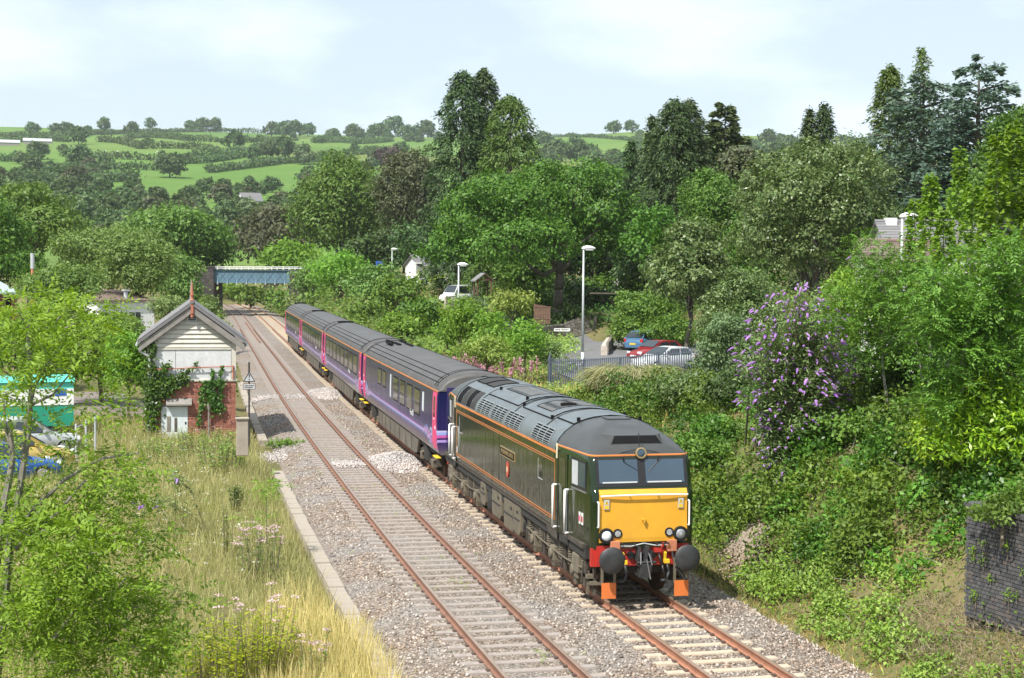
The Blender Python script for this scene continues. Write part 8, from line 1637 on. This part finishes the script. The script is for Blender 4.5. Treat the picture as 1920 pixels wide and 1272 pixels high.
ivy('ivy hanging on the brick base right of the signal box door', [(.25, .6, .5, 2.4, .08, 130), (.5, 2.45, 1.35, 2.5, .07, 200), (.75, 2.3, 1.05, 1.2, .12, 260), (1.2, 2.4, 1.3, 1.2, .06, 80), (.85, 2.5, .9, 3.1, .03, 50), (1.2, 2.6, 1.25, 3.2, .03, 40)], 6002)
for k in range(16):
    pass
# plants growing out of the brick wall
g = np.random.default_rng(6100); t = thing('wall_creeper', 'green creeper tufts growing from the brick wing wall', 'creeper', (wx, wy, .75), wdir); V = []; mb = MB()
for _ in range(13):
    c = np.array([g.uniform(.1, 1.9), -.05, g.uniform(.3, 1.7)]); m = 26; V.append(leaves(c + g.normal(0, .05, (m, 3)) - np.array([0, .03, 0]), g.normal(0, 1, (m, 3)), np.array([0, -1, .3]) + g.normal(0, .4, (m, 3)), g.uniform(.04, .08, m), g.uniform(.02, .04, m))); mb.tube([tuple(c), tuple(c + np.array([.02, -.02, -g.uniform(.1, .4)]))], .006, 4)
add_crown('leaves', np.concatenate(V), 'L_ash', t); w_ = part('stem', mb, M['twig'], t); w_['kind'] = 'stuff'
tree_px('wall_shrub', 'green shrub hanging over the top of the brick wing wall', 1890, 930, 1010, 62, 28.6, 'L_sycamore', 6200, cat='shrub', partname='foliage', bark='twig', leaf=.10, asp=.5, zbase=2.6)
# ------------------------------------------------------------------ the ash tree in the left foreground
ash_bush('large ash tree with drooping leaf sprays in the left foreground', -50, 19.2, [(70, 610, 95, 45), (30, 690, 60, 60, .8), (140, 660, 70, 45, .8), (60, 760, 60, 26, .5), (200, 760, 50, 20, .45), (250, 880, 70, 24, .9), (180, 920, 90, 36, .9), (40, 960, 80, 60), (120, 1010, 110, 50), (230, 1020, 80, 40, .9), (60, 1090, 90, 60), (180, 1110, 120, 60), (290, 1110, 60, 46, .9), (60, 1190, 90, 70), (190, 1210, 120, 70), (290, 1220, 60, 50, .8), (30, 840, 60, 44, .6), (120, 840, 40, 30, .4), (20, 590, 40, 30), (170, 590, 30, 26, .7)], 7001, 4100,
 stems=[['b', (-10, 1080, 19), (8, 950, 19), (24, 860, 19), (18, 790, 19), .075], ['b', (20, 1010, 19.3), (40, 900, 19.3), (55, 800, 19.3), (58, 730, 19.3), (52, 610, 19.3), .06], [(40, 900, 19.3), (48, 800, 19.3), (66, 720, 19.2), (110, 650, 19), .035], [(24, 860, 19), (10, 800, 19), (6, 740, 19), .03], [(40, 980, 19.2), (120, 900, 19), (190, 860, 18.8), (260, 850, 18.7), .03], [(30, 1030, 19.2), (110, 960, 18.8), (160, 900, 18.6), .03], [(100, 1200, 18.6), (150, 1130, 18.5), (165, 1060, 18.5), .02], [(58, 760, 19.3), (100, 740, 19.1), (140, 690, 19), .02]], depth=2.2, RL=.27, L=.085, W=.032)
print('leaf triangles', TRI[0])
# ------------------------------------------------------------------ air
hz = MB(); hz.bbox((-1550, -85, -8), (2550, 2600, 215)); t = NT('haze_air'); vol = t.n('ShaderNodeVolumePrincipled'); vol.inputs['Color'].default_value = (.86, .92, 1, 1); vol.inputs['Density'].default_value = 0.00008; vol.inputs['Anisotropy'].default_value = 0.2
t.l(vol.outputs[0], t.out.inputs['Volume']); o = part('haze', hz, t.mat); tag(o, 'thin summer haze over the valley', 'haze', kind='stuff')
